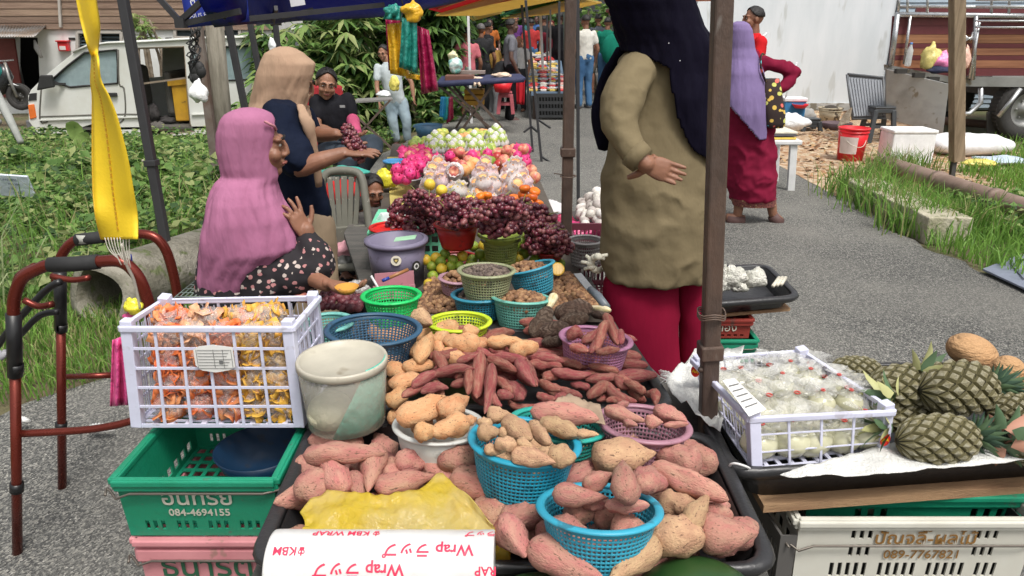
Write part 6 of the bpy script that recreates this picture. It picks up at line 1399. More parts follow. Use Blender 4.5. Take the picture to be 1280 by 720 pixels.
# bottom filler layer of both trays
for i in range(8):
 for j in range(4):
  x = -.40+.11*i+rp.uniform(-.02, .02); y = 1.09+.105*j+rp.uniform(-.02, .02); a = rp.uniform(0, 3.14); zz = .715+.03*((i+j) % 2)
  if abs(x) > .42: continue
  d = Vec((cos(a), sin(a), 0))*.06; c = Vec((x, y, zz)); put('pink', 'fat', c-d, c+d, .06, 'pink sweet potato buried under others in the front tray', group='buried pink sweet potatoes')
# contents of the baskets
S4 = lambda l: cv(l, 580, 360, 3.6); S3 = lambda l: cv(l, 360, 360, 3.6); S6 = lambda l: cv(l, 600, 500, 3.274)
for l in ((70, 655, 150, 645, 82), (105, 575, 215, 570, 72), (190, 590, 300, 680, 92), (150, 700, 225, 705, 78), (300, 610, 385, 700, 72), (240, 690, 310, 715, 50), (60, 600, 120, 620, 60)): pput('tan', 'fat', S4(l), .915, 'tan sweet potato in the left bright blue basket', group='tan sweet potatoes in the blue basket')
for l in ((135, 215, 305, 255, 82), (300, 220, 372, 232, 92), (80, 130, 140, 150, 60), (20, 200, 90, 215, 50)): pput('tan', 'fat', S6(l), .90, 'tan sweet potato in the left bright blue basket', group='tan sweet potatoes in the blue basket')
for x in range(7): a = x*.9; c = BK['A'][1]+Vec((cos(a)*.045, sin(a)*.045, -.035)); put('tan', 'fat', c-Vec((.03, .01, 0)), c+Vec((.03, -.01, 0)), .045, 'tan sweet potato buried low in the left blue basket', group='buried tan sweet potatoes')
for l, sh, z in (((300, 385, 520, 400, 95), 'cone', .865), ((430, 350, 540, 300, 75), 'fat', .88), ((515, 432, 690, 430, 70), 'fat', .86), ((600, 405, 585, 250, 108), 'cone', .90), ((640, 350, 730, 330, 90), 'round', .875), ((420, 420, 520, 430, 60), 'fat', .84)): pput('pink', sh, S6(l), z, 'pink sweet potato in the lowest bright blue basket', group='pink sweet potatoes in the front blue basket')
for x in range(6): a = x*1.05; c = BK['B'][1]+Vec((cos(a)*.05, sin(a)*.05, -.035)); put('pink', 'fat', c-Vec((.03, .01, 0)), c+Vec((.03, -.01, 0)), .05, 'pink sweet potato buried low in the front blue basket', group='buried pink sweet potatoes in the basket')
for l, k_ in (((305, 555, 600, 590, 95), 'pink'), ((345, 600, 515, 660, 90), 'tan'), ((500, 655, 605, 660, 45), 'tan')): pput(k_, 'fat', S4(l), .88, {'pink': 'long pinkish sweet potato lying across the teal basket', 'tan': 'tan sweet potato lying on the front of the teal basket'}[k_], group='sweet potatoes on the teal basket')
sheetpx('brown_paper', [(0, 682, 515), (.5, 712, 492), (1, 750, 508)], [(0, 672, 520), (.5, 712, 528), (1, 757, 530)], .865, .012, M('brown_paper', (.36, .26, .18), .85, bump=.6, bscale=20, col2=(.28, .2, .14), scale=6), 'crumpled brown paper bag beside the mauve basket', 'paper', n=24, m_=8)
for l in ((635, 545, 815, 600, 62), (815, 600, 895, 605, 62), (860, 545, 1000, 600, 88), (900, 618, 1010, 610, 34), (690, 535, 742, 515, 40), (720, 600, 780, 620, 40)): pput('pink', 'fat', S4(l), .865, 'pinkish sweet potato in the mauve basket on the right', group='sweet potatoes in the mauve basket')
for l in ((465, 225, 535, 215, 62), (535, 245, 605, 190, 52), (600, 285, 650, 150, 50), (690, 250, 640, 120, 52), (475, 265, 560, 285, 46), (595, 290, 700, 275, 40), (570, 290, 605, 225, 36), (705, 250, 700, 190, 40)): pput('purple', 'slim', S4(l), .885, 'slender sweet potato in the light purple basket', group='sweet potatoes in the light purple basket')
for l in ((495, 590, 712, 500, 122), (690, 565, 812, 490, 104), (648, 655, 805, 600, 112), (575, 660, 665, 640, 85), (795, 605, 850, 585, 50)): pput('orange', 'fat', S3(l), .875, 'big orange sweet potato in the grey white bowl', group='orange sweet potatoes in the bowl')
for l in ((560, 640, 640, 600, 90), (680, 600, 760, 560, 90)): pput('orange', 'fat', S3(l), .83, 'big orange sweet potato in the grey white bowl', group='orange sweet potatoes in the bowl')
# orange ones behind
for l, z in (((590, 330, 645, 200, 78), .85), ((670, 250, 720, 200, 60), .84), ((700, 235, 860, 255, 95), .85), ((790, 205, 860, 190, 60), .87), ((530, 250, 590, 310, 66), .83), ((690, 300, 810, 330, 80), .83), ((455, 345, 515, 390, 72), .82), ((515, 355, 660, 345, 76), .83), ((460, 440, 590, 395, 90), .82), ((455, 520, 525, 460, 86), .81), ((640, 230, 700, 300, 70), .83), ((520, 560, 470, 580, 50), .78), ((895, 245, 1060, 245, 72), .85), ((1000, 285, 1125, 260, 82), .85), ((460, 600, 500, 560, 60), .77), ((830, 270, 900, 240, 70), .84)):
 pput('orange', 'fat', S3(l), z, 'orange tan sweet potato behind the purple heap', group='orange sweet potatoes behind the purple heap')
# slender purple heap
gs = 'slender purple sweet potatoes in the heap'; ls_ = 'slender purple red sweet potato on the tangled heap'
H3 = ((620, 305, 760, 275, 46), (700, 275, 845, 295, 46), (560, 445, 690, 385, 50), (640, 400, 835, 365, 46), (868, 295, 850, 490, 70), (912, 350, 885, 560, 58), (835, 270, 905, 300, 44), (815, 365, 810, 475, 46), (645, 410, 700, 480, 50), (735, 440, 840, 410, 46), (515, 490, 650, 435, 38), (900, 320, 1030, 375, 46), (930, 310, 1070, 322, 46), (1045, 325, 1110, 440, 58), (1020, 370, 1120, 440, 32), (935, 400, 1000, 470, 50), (940, 480, 1015, 490, 54), (1000, 430, 1060, 500, 58), (885, 262, 990, 280, 38), (925, 430, 960, 530, 46), (660, 290, 700, 370, 50), (600, 470, 720, 450, 46), (760, 330, 860, 300, 40))
H4 = ((100, 300, 280, 320, 46), (110, 330, 260, 380, 46), (300, 320, 450, 335, 56), (290, 345, 440, 355, 62), (250, 320, 330, 430, 70), (230, 375, 325, 440, 32), (420, 320, 570, 360, 46), (395, 370, 570, 385, 46), (420, 400, 640, 385, 46), (560, 350, 695, 375, 42), (550, 415, 690, 400, 52), (680, 390, 745, 450, 42), (370, 440, 480, 460, 58), (430, 465, 530, 490, 46), (340, 420, 430, 460, 42), (560, 495, 650, 435, 58), (600, 505, 700, 460, 42), (650, 430, 775, 510, 52), (690, 400, 765, 430, 42), (720, 425, 815, 470, 46), (735, 450, 815, 510, 42), (820, 480, 860, 525, 50), (150, 440, 235, 500, 62), (210, 430, 265, 490, 62), (330, 475, 410, 500, 48), (400, 505, 490, 490, 42), (150, 400, 225, 460, 52), (480, 430, 565, 450, 42), (450, 340, 530, 355, 38), (355, 410, 430, 400, 50), (200, 510, 330, 525, 38), (640, 505, 720, 520, 38), (40, 450, 110, 530, 50), (530, 350, 600, 345, 36))
for l in H3: pput('purple', 'slim', S3(l), .845+rp.uniform(-.012, .018), ls_, group=gs)
for l in H4: pput('purple', 'slim', S4(l), .82+rp.uniform(-.012, .018), ls_, group=gs)
for i in range(46):
 x = rp.uniform(-.2, .40); y = rp.uniform(1.60, 1.95); a = rp.uniform(-.6, .9); d = Vec((cos(a), sin(a), 0))*rp.uniform(.05, .08)
 if x > .3: continue
 zz = .765+.03*(1-abs(x-.1)/.35); c = Vec((x, y, zz)); put('purple', 'slim', c-d, c+d, .036, 'slender purple sweet potato buried under the heap', group='buried slender sweet potatoes')
for i in range(14): c = Vec((rp.uniform(-.38, -.18), rp.uniform(1.62, 2.0), .765)); put('orange', 'fat', c-Vec((.05, 0, 0)), c+Vec((.05, .02, 0)), .07, 'orange sweet potato buried beneath others behind the purple heap', group='buried orange sweet potatoes')
put('tan', 'cone', az(520, 395, .86), az(540, 405, .86), .05, 'brown pointed sweet potato behind the navy colander')
# taro roots with stems
tarm = M('taro_skin', (.13, .075, .05), .95, col2=(.26, .19, .14), scale=3, mixr=(.45, .65), bump=1, bscale=18, rnd=.1, wave=(2, 12, (.10, .06, .04))); creamm = M('taro_stem', (.72, .62, .42), .7, col2=(.5, .42, .2), scale=3)
TA = protos('taro', [dict(seed=80+k, lump=.35, p=2.6, skew=.1) for k in range(3)], tarm); TC = protos('stem', [dict(seed=90, lump=.1, p=3, skew=-.5)], creamm)
for l, st_, lab in (((315, 215, 385, 95, 92), (378, 95, 408, 30, 44), 'dark brown taro root with upright cream stem'), ((408, 115, 575, 88, 95), (560, 85, 655, 102, 34), 'dark brown taro root with cream stem pointing right'), ((330, 205, 470, 170, 80), None, 'rough brown taro root in the middle of the taro pile'), ((355, 245, 450, 235, 52), None, 'small striped taro root at the front of the pile'), ((430, 160, 560, 130, 60), (420, 190, 450, 178, 30), 'pinkish cut taro root against the light purple basket'), ((580, 115, 640, 130, 40), None, 'small brown taro root at the tray corner')):
 l = S4(l); A = az(l[0], l[1], .80); Bv = az(l[2], l[3], .81); r_ = thing('taro', lab, 'taro', (A+Bv)/2)
 for ll, mm, nm in ((l, TA, 'root'), (S4(st_) if st_ else None, TC, 'stem')):
  if ll is None: continue
  A = az(ll[0], ll[1], .815); Bv = az(ll[2], ll[3], .84); o = put(None, None, A, Bv, m2(A, ll[4]), None, None, nm, meshes=mm); o.parent = r_; o.location = o.location-WL[r_.name]
  for kk in ('label', 'category'):
   if kk in o: del o[kk]
# small round fruit as piles
def ico(sub):
 bm = bmesh.new(); bmesh.ops.create_icosphere(bm, subdivisions=sub, radius=1); V_ = np.array([v.co for v in bm.verts]); F_ = np.array([[v.index for v in f.verts] for f in bm.faces]); bm.free(); return V_, F_
IC1, IC2 = ico(1), ico(2)
def balls(name, P, rad, mats, sub=IC2, squash=.95):
 V_, F_ = sub; P = np.asarray(P, float); n = len(P); rr_ = np.broadcast_to(rad, n)*rng.uniform(.85, 1.12, n)
 V = (P[:, None, :]+V_[None]*rr_[:, None, None]*np.array([1, 1, squash])).reshape(-1, 3); F = (F_[None]+(np.arange(n)*len(V_))[:, None, None]).reshape(-1, 3)
 mi = np.repeat(rng.integers(0, len(mats), n), len(F_)); me = mesh_np(name, V, F, mats, mi); me.polygons.foreach_set('use_smooth', np.ones(len(F), bool)); return me
lon = [M('longan_a', (.23, .115, .055), .75, bump=.2, bscale=60), M('longan_b', (.15, .075, .038), .75), M('longan_c', (.31, .175, .085), .75)]
def pile(poly, z0, hgt, rad, n, mats, label, cat, name, sub=IC2):
 pts = [Vec(az(x, y, z0)).to_2d() for x, y in poly]; cen = sum(pts, Vec((0, 0)))/len(pts)
 lo = Vec((min(p.x for p in pts), min(p.y for p in pts))); hi = Vec((max(p.x for p in pts), max(p.y for p in pts))); out = []; tries = 0; grid = {}
 def edge(p):
  ins = False; dm = 9
  for a, b_ in zip(pts, pts[1:]+pts[:1]):
   if (a.y > p.y) != (b_.y > p.y) and p.x < (b_.x-a.x)*(p.y-a.y)/(b_.y-a.y)+a.x: ins = not ins
   e = b_-a; t = max(0, min(1, (p-a).dot(e)/e.length_squared)); dm = min(dm, (p-a-e*t).length)
  return dm if ins else -dm
 while len(out) < n and tries < n*14:
  tries += 1; p = Vec((uni(lo.x, hi.x), uni(lo.y, hi.y))); e = edge(p)
  if e < 0: continue
  z = z0+rad*.7+hgt*sstep(e/.16)*random.choice((.3, .65, 1, 1, 1)); ky = (int(p.x/rad/1.5), int(p.y/rad/1.5), int(z/rad/1.4))
  if ky in grid: continue
  grid[ky] = 1; out.append((p.x, p.y, z))
 o = obj(name, balls(name, out, rad, mats, sub), mats, kind='stuff', world=True); props(o, label, cat); return o
pile([(522, 392), (620, 393), (640, 392), (600, 352), (570, 345), (535, 352)], .74, .045, .0095, 1300, lon, 'spread of small brown longans left of the stacked baskets', 'longans', 'longan_pile')
pile([(690, 392), (690, 350), (668, 346), (655, 352), (690, 340), (712, 344), (732, 358), (750, 380), (742, 388), (700, 388)], .75, .06, .0095, 1100, lon, 'heap of small brown longans behind the taro roots', 'longans', 'longan_pile')
def fill(key, rad, n, mats, label, cat, name, dome=.02, dz=-.012, sub=IC2):
 c, rt = BK[key][1], BK[key][2]; out = []
 for i in range(n): a = uni(0, 6.283); q = math.sqrt(random.random()); out.append((c.x+cos(a)*rt*q*.9, c.y+sin(a)*rt*q*.9, c.z+dz+dome*(1-q*q)+uni(-.004, .003)))
 props(obj(name, balls(name, out, rad, mats, sub), mats, kind='stuff'), label, cat)
fill('L', .0095, 170, lon, 'brown longans heaped in the mint basket', 'longans', 'longan_pile'); fill('N', .0095, 150, lon, 'brown longans in the tilted blue basket', 'longans', 'longan_pile'); fill('O', .0095, 70, lon, 'brown longans in the small mauve basket', 'longans', 'longan_pile', dome=.03)
dk_ = [M('berry_a', (.09, .065, .055), .8), M('berry_b', (.16, .12, .095), .8)]; fill('M', .0065, 380, dk_, 'small dark dried berries heaped in the olive basket', 'berries', 'berry_pile', dome=.02); fill('K', .0065, 200, dk_, 'dark dried berries in the mid blue basket', 'berries', 'berry_pile')
# grapes
gm = [M('grape_a', (.125, .02, .035), .28, coat=.15), M('grape_b', (.19, .04, .055), .32), M('grape_c', (.08, .018, .03), .35), M('grape_d', (.24, .085, .085), .4)]
stemm = M('grape_stem', (.2, .2, .06), .8)
GB = []
for k in range(4):
 P = []
 for i in range(85):
  v = Vec((random.gauss(0, 1), random.gauss(0, 1), random.gauss(0, 1))).normalized()*uni(.65, 1.02); P.append((v.x*.075, v.y*.055, v.z*.042))
 me = balls('grape_bunch', P, .0128, gm, IC2); GB.append(me)
sm_ = MB().tube([(-.06, 0, 0), (0, .005, .03), (.05, 0, .055)], .0025, 5).tube([(0, .005, .03), (.01, -.04, .045)], .0018, 5).mesh('stem', [stemm])
def bunch(px, py, z, label, group, s_=1.0):
 c = az(px, py, z); r_ = nob('grape_bunch', None); COL.objects.link(r_); r_.location = c; r_.rotation_euler = (uni(-.3, .3), uni(-.4, .4), uni(0, 6)); r_.scale = (s_,)*3; props(r_, label, 'grapes', group)
 for nm, me in (('grapes', random.choice(GB)), ('stem', sm_)):
  o = nob(nm, me); COL.objects.link(o); o.parent = r_;
  if nm == 'grapes': o['kind'] = 'stuff'
for lst, lab in (((( 500, 268, .88), (525, 272, .88), (545, 268, .88), (510, 258, .95), (535, 256, .95), (522, 248, 1.0), (498, 280, .84), (540, 282, .84), (518, 284, .86), (545, 255, .9)), 'the biggest left heap'), (((558, 268, .97), (584, 268, .97), (572, 258, 1.01), (572, 274, .97), (560, 252, 1.0), (590, 260, .98)), 'the heap in the red bowl'), (((612, 280, .95), (642, 280, .94), (626, 284, .95), (618, 268, 1.0), (638, 266, .99), (628, 258, 1.03), (650, 272, .9)), 'the heap on the green plate'), (((662, 278, .90), (680, 276, .9), (668, 266, .93), (655, 262, .92), (672, 288, .88)), 'the heap at back right'), (((672, 306, .84), (692, 304, .84), (684, 296, .88), (700, 310, .82), (678, 290, .89), (694, 294, .87)), 'the rightmost heap')):
 for x, y, z in lst: bunch(x, y, z, 'bunch of red grapes in ' + lab.split(',')[0], 'red grape bunches, ' + lab.split(',')[0], uni(.68, .84))
# generic round fruits
def fruitmesh(name, mat, kind='round', seed=0):
 mb = MB(); rs = random.Random(seed)
 prof = {'round': [(.25, -.95), (.6, -.8), (.88, -.45), (1, 0), (.9, .45), (.62, .8), (.3, .93), (.08, .86)], 'apple': [(.3, -.85), (.62, -.78), (.9, -.35), (1, .1), (.88, .6), (.6, .85), (.3, .82), (.05, .65)], 'flat': [(.3, -.7), (.7, -.55), (1, 0), (.92, .4), (.6, .62), (.2, .55), (.05, .5)], 'mango': [(.3, -1), (.7, -.75), (1, -.1), (.8, .6), (.4, .98), (.05, 1.05)]}[kind]
 mb.lathe(prof, 18, cap=(True, True)); mb.v = [tuple(Vec(v)*(1+.06*mnoise.noise(Vec(v)*1.5+Vec((seed, 0, 0))))) for v in mb.v]
 me = mb.mesh(name, [mat]); recal(me); return me
FM = {}
def F_(key, name, base, rough, kind, **k):
 m_ = M('fruit_'+key, base, rough, rnd=k.pop('rnd', .12), gen=False, **k); FM[key] = (name, fruitmesh(name, m_, kind, len(FM)*3+1))
F_('lime', 'green_orange', (.20, .30, .03), .45, 'round', col2=(.45, .38, .03), scale=1.0, mixr=(.5, .8), bump=.15, bscale=30)
F_('limey', 'yellow_orange', (.62, .38, .03), .45, 'round', col2=(.5, .42, .04), scale=1)
F_('lemon', 'yellow_pear', (.75, .52, .05), .5, 'round'); F_('persimmon', 'persimmon', (.80, .15, .012), .35, 'flat', col2=(.8, .22, .02), scale=1)
F_('apple', 'red_apple', (.42, .03, .03), .35, 'apple', col2=(.62, .28, .10), scale=1.2, mixr=(.5, .75)); F_('pinkapple', 'pink_apple', (.58, .10, .10), .4, 'apple', col2=(.7, .36, .2), scale=1.2)
F_('green', 'green_apple', (.30, .42, .08), .4, 'apple', col2=(.45, .5, .14), scale=1.2); F_('mango', 'mango', (.55, .5, .10), .45, 'mango', col2=(.3, .42, .08), scale=1)
F_('magenta', 'dragon_fruit', (.70, .03, .18), .45, 'mango', col2=(.62, .05, .2), scale=1.5); F_('peach', 'orange_pear', (.75, .30, .10), .5, 'round', col2=(.75, .45, .2), scale=1); F_('lightlime', 'green_guava', (.25, .38, .06), .45, 'round')
dleaf = MB()
for k in range(14):
 a = k*2.4; zz = -.7+1.5*k/14; rr_ = math.sqrt(max(.05, 1-zz*zz)); d = Vec((cos(a)*rr_, sin(a)*rr_, zz)); t_ = Vec((-sin(a), cos(a), 0)); dleaf.add([d*.96+t_*.22, d*.96-t_*.22, d*1.3+Vec((0, 0, .32))], [(0, 1, 2)])
dlm = dleaf.mesh('scale_leaf', [M('dragon_scale', (.72, .06, .22), .5)])
def fruit(key, px, py, z, rpx, label, group, flop=.5, cat=None):
 nm, me = FM[key]; c = az(px, py, z); s_ = m2(c, rpx); o = nob(nm, me); COL.objects.link(o); o.location = c; o.rotation_euler = (random.gauss(0, flop), random.gauss(0, flop), uni(0, 6)); o.scale = (s_,)*3
 props(o, label, cat or nm.replace('_', ' ').split()[-1], group)
 if key == 'magenta': d = nob('scale_leaf', dlm); COL.objects.link(d); d.parent = o; d['kind'] = 'stuff'
 return o
for i, (x, y, z, r_) in enumerate(((606, 308, .80, 9), (618, 311, .80, 9), (629, 305, .82, 8), (642, 308, .82, 8), (652, 302, .83, 9), (664, 312, .79, 8), (672, 318, .78, 8), (684, 322, .77, 8), (655, 316, .78, 8), (641, 319, .78, 8), (626, 320, .78, 8), (612, 322, .78, 8), (600, 318, .79, 7), (690, 332, .76, 8), (680, 318, .78, 8), (662, 300, .85, 7), (635, 298, .84, 7), (700, 330, .75, 7), (648, 325, .77, 7), (668, 326, .76, 7), (592, 308, .79, 7), (620, 300, .83, 7), (676, 308, .81, 7), (605, 328, .76, 7), (590, 325, .76, 7))):
 fruit('lime' if i % 9 else 'limey', x, y, z, r_, 'green skinned orange piled right of the dark red bowl' if i % 9 else 'yellowing orange among green ones by the red bowl', 'green oranges right of the red bowl' if i % 9 else 'yellowing oranges right of the red bowl', cat='orange')
for i, (x, y, z, r_) in enumerate(((545, 322, .80, 7), (556, 318, .80, 7), (566, 325, .79, 7), (578, 320, .80, 7), (588, 330, .77, 6), (540, 333, .77, 7), (552, 336, .77, 7), (563, 333, .77, 7), (541, 345, .75, 7), (533, 325, .79, 7), (574, 332, .77, 6), (551, 327, .79, 7), (536, 355, .74, 7), (548, 350, .74, 6))):
 fruit('limey' if i % 3 == 0 else 'lime', x, y, z, r_, ['yellow orange in the pile by the lilac bucket', 'green orange in the pile by the lilac bucket', 'green orange in the pile by the lilac bucket'][i % 3], ['yellow oranges beside the lilac bucket', 'green oranges beside the lilac bucket', 'green oranges beside the lilac bucket'][i % 3], cat='orange')
half = MB().lathe([(.001, 0), (.8, 0), (.98, -.02), (1, -.1), (.8, -.6), (.4, -.9), (.05, -1)], 20, cap=(False, False)); hm = half.mesh('cut_orange', [M('cut_flesh', (.78, .42, .03), .3, gen=True, wave=(3, 1, (.85, .55, .1)))])
for x, y in ((697, 336), (628, 312)): c = az(x, y, .80); o = nob('cut_orange', hm); COL.objects.link(o); o.location = c; o.scale = (m2(c, 9),)*3; o.rotation_euler = (R(50), 0, 0); props(o, ['cut orange half facing the viewer at the right edge of the pile', 'cut orange half in the middle of the green pile'][x == 628], 'orange')
for x, y in ((537, 231), (552, 238), (551, 250)): fruit('lemon', x, y, .99 if y < 245 else .93, 7.5, {537: 'round yellow pear at upper left behind the big grape heap', 552: 'larger round yellow pear at the right of its neighbour', 551: 'pale yellow pear half hidden in the grapes'}[x] if y != 250 else 'pale yellow pear half hidden in the grapes', None, cat='pear')
for x, y, z in ((643, 248, .86), (654, 244, .90), (665, 247, .87), (672, 255, .84), (650, 254, .86), (661, 256, .85), (640, 256, .83), (668, 240, .88), (656, 236, .93)): fruit('persimmon', x, y, z, 7.5, 'bright orange persimmon in the right pile', 'persimmons in the right pile', .2)
for x, y, z in ((600, 246, .90), (609, 244, .90), (604, 252, .87), (612, 250, .86), (598, 254, .85)): fruit('persimmon', x, y, z, 6.5, 'bright orange persimmon in the smaller left pile', 'persimmons in the smaller pile', .2)
# net wrapped pears
netm = translucent(M('foam_net', (.88, .85, .86), .8, bump=.2, bscale=30), (.95, .9, .9), .35); netp = translucent(M('foam_net_pink', (.86, .72, .77), .8, bump=.2, bscale=30), (.95, .8, .85), .35)
def netmesh(mat, seed):
 mb = MB(); rr_ = []
 for i in range(8):
  t = i/7; rad_ = (.75, 1.1, 1.18, 1.15, 1.0, .82, .66, .80)[i]; ring = []
  for j in range(30): a = 2*math.pi*j/30; k = 1+.09*sin(a*9+seed+i)*(1 if i > 4 else .4)+.05*mnoise.noise(Vec((j*.7, i, seed))); ring.append(Vec((cos(a)*rad_*k, sin(a)*rad_*k, -1+t*2.05+(.12*sin(a*6+seed) if i == 7 else 0))))
  rr_.append(ring)
 mb.rings(rr_, cap=(True, False)); me = mb.mesh('foam_net', [mat]); recal(me); return me
NM = [netmesh(netm, 1), netmesh(netm, 4), netmesh(netp, 2), netmesh(netp, 7)]
def netcone(seed):
 mb = MB(); rr_ = []
 for i in range(8):
  t = i/7; q = (1.0, 1.15, 1.12, .98, .85, .66, .45, .2)[i]; rr_.append([Vec((cos(a)*q*(1+.1*sin(a*8+seed)), sin(a)*q*(1+.1*sin(a*8+seed)), -1+t*2.2)) for a in [2*math.pi*j/28 for j in range(28)]])
 me = mb.rings(rr_).mesh('foam_net', [netm]); recal(me); return me
NC = [netcone(1), netcone(5)]
def wrapped(key, px, py, z, rpx, label, group, tilt=None):
 c = az(px, py, z); s_ = m2(c, rpx); r_ = nob('wrapped_fruit', None); COL.objects.link(r_); r_.location = c; r_.scale = (s_,)*3; r_.rotation_euler = tilt or (R(uni(5, 50)), uni(-.3, .3), uni(-.5, .5)); props(r_, label, 'fruit', group)
 o = nob('fruit_body', FM[key][1]); COL.objects.link(o); o.parent = r_; o.scale = (.92,)*3; o2 = nob('foam_net', random.choice(NC if 'cone' in label else NM)); COL.objects.link(o2); o2.parent = r_
for x, y, z in ((548, 205, .88), (540, 213, .86), (556, 213, .86), (538, 224, .84), (552, 224, .86), (546, 232, .82), (560, 228, .82), (534, 232, .80)): wrapped('peach', x, y, z, 9, 'fruit in pinkish foam net in the left stack', 'foam wrapped fruit in the left stack')
wrapped('pinkapple', 568, 214, .90, 10, 'foam wrapped fruit showing a round pink cut face', None, (R(75), 0, 0))
for x, y, z in ((567, 240, .90), (575, 236, .92), (572, 250, .86), (582, 246, .84), (562, 250, .86), (588, 252, .84)): wrapped('lemon', x, y, z, 9, 'fruit in white foam net between grape heaps', 'foam wrapped fruit between the grape heaps')
for x, y, z in ((606, 206, .92), (600, 216, .90), (614, 216, .90), (604, 226, .90), (616, 228, .88), (596, 232, .86), (608, 236, .86), (620, 238, .84), (598, 242, .84), (612, 246, .82), (622, 248, .80)): wrapped('peach', x, y, z, 9, 'peach coloured fruit in foam net in the middle stack', 'foam wrapped fruit in the middle stack')
for x, y, z in ((644, 207, .93), (636, 214, .90), (650, 214, .90), (642, 222, .90), (654, 224, .88), (634, 226, .86), (646, 232, .88), (658, 234, .84), (638, 238, .84), (650, 242, .82), (662, 244, .8), (630, 236, .82)): wrapped('peach', x, y, z, 9.5, 'peach coloured fruit in foam net in the right stack', 'foam wrapped fruit in the right stack')
# rear rows
for k, (cx_, lab) in enumerate(((544, 'first'), (568, 'second'), (593, 'third'), (620, 'fourth'))):
 for x, y in ((0, 168), (-7, 174), (6, 174), (0, 178), (-3, 182), (8, 181)): wrapped('green', cx_+x, y+(2 if k < 3 else -6), .86, 7, 'white foam wrapped fruit in the %s rear cone heap' % lab, 'white foam cone, %s from the left' % lab, (R(20), 0, 0))
gr_ = random.Random(9)
for i in range(46):
 x = gr_.uniform(512, 552) if i < 18 else gr_.uniform(586, 628); y = gr_.uniform(176, 189); fruit('green' if i % 3 else 'mango', x, y, .80+gr_.uniform(0, .03), 6, 'pale green fruit in front of the white cones', 'pale green fruit in the back row')
for i in range(26): fruit('mango' if i % 4 else 'peach', gr_.uniform(548, 624), gr_.uniform(165, 173), .80, 5.5, 'small yellow green mango along the far edge', 'small mangoes at the far edge', cat='mango')
for i in range(34): x, y = gr_.uniform(503, 548), gr_.uniform(187, 206); fruit('magenta' if i % 3 else 'pinkapple', x, y, .80+gr_.uniform(0, .05), 7, 'magenta or pink fruit heaped at the left rear', 'magenta fruit heap at the left rear', cat='fruit')
for i in range(12): x, y = 508+gr_.uniform(-14, 14), gr_.uniform(212, 226); fruit('magenta', x, y, .80+gr_.uniform(.01, .06), 7.5, 'magenta dragon fruit in the clear grey dish', 'dragon fruit in the grey dish', cat='dragon fruit')
for i in range(10): x, y = gr_.uniform(510, 528), gr_.uniform(198, 212); fruit('magenta', x, y, .84, 7.5, 'magenta dragon fruit stacked above the grey dish', 'dragon fruit above the grey dish', cat='dragon fruit')
for i in range(62): x, y = gr_.uniform(562, 658), gr_.uniform(186, 208); k_ = ('apple', 'pinkapple', 'magenta', 'lightlime')[(int(x/14)) % 4 if gr_.random() > .3 else gr_.randrange(4)]; fruit(k_, x, y, .79+gr_.uniform(.0, .07), 7, {'apple': 'red apple in the mixed heap at the rear right', 'pinkapple': 'pink blushed apple in the mixed heap at the rear right', 'magenta': 'magenta dragon fruit in the mixed heap, rear right', 'lightlime': 'small green guava in the mixed heap at the rear right'}[k_], FM[k_][0].replace('_', ' ')+'s in the mixed rear heap', cat=None)
for x, y in ((577, 208), (586, 210), (592, 204), (580, 213), (664, 214), (668, 222)): fruit('peach' if x < 600 else 'pinkapple', x, y, .84, 8, 'orange blushed fruit before the green guavas' if x < 600 else 'pink apple at the right rear edge of the stall', None if False else ('orange blushed fruit in the middle' if x < 600 else 'pink apples at the right edge'), cat='fruit')
bag('yellow_wrap', 'yellow crumpled plastic bag at the left rear edge of the stall', 'bag', 481, 224, 4.1, 28, 26, plastic('bag_lemon', (.8, .72, .05), 1), 44)
props(obj('steel_spoon', MB().tube([ay(582, 214, 4.2), ay(590, 232, 3.9)], .006, 6), steel), 'steel knife standing among the foam wrapped fruit', 'knife')
bag('glass_jar', 'clear plastic jar standing behind the foam wrapped fruit', 'jar', 560, 203, 4.5, 15, 20, clear, 2)
# shallots and mangosteen by the pink woman
sh_ = [M('shallot_a', (.32, .10, .08), .5), M('shallot_b', (.45, .22, .14), .5)]
pile([(352, 374), (385, 378), (392, 366), (370, 360), (350, 364)], .80, .03, .013, 60, sh_, 'small heap of reddish shallots on the crate edge before the woman in pink', 'shallots', 'shallot_pile')
dkf = [M('mang_a', (.09, .02, .03), .5), M('mang_b', (.16, .04, .05), .5)]
pile([(398, 388), (452, 390), (455, 375), (430, 362), (398, 372)], .76, .05, .014, 110, dkf, 'heap of dark purple small fruit between the woman in pink and the green basket', 'fruit', 'dark_fruit_pile')
bag('clear_bag', 'clear crinkled bag beside the dark fruit behind the green basket', 'bag', 446, 362, 2.25, 34, 26, M('bag_clear', (.75, .72, .7), .15, alpha=.55, bump=1, bscale=40), 51)
props(obj('brass_bowl', MB().lathe([(.02, 0), (.035, .02), (.033, .02), (.018, .004), (.001, .004)], 20, c=az(434, 366, .86)), M('amber_dish', (.62, .3, .05), .35)), 'small amber cut fruit shell beside the hand of the woman in pink', 'bowl')
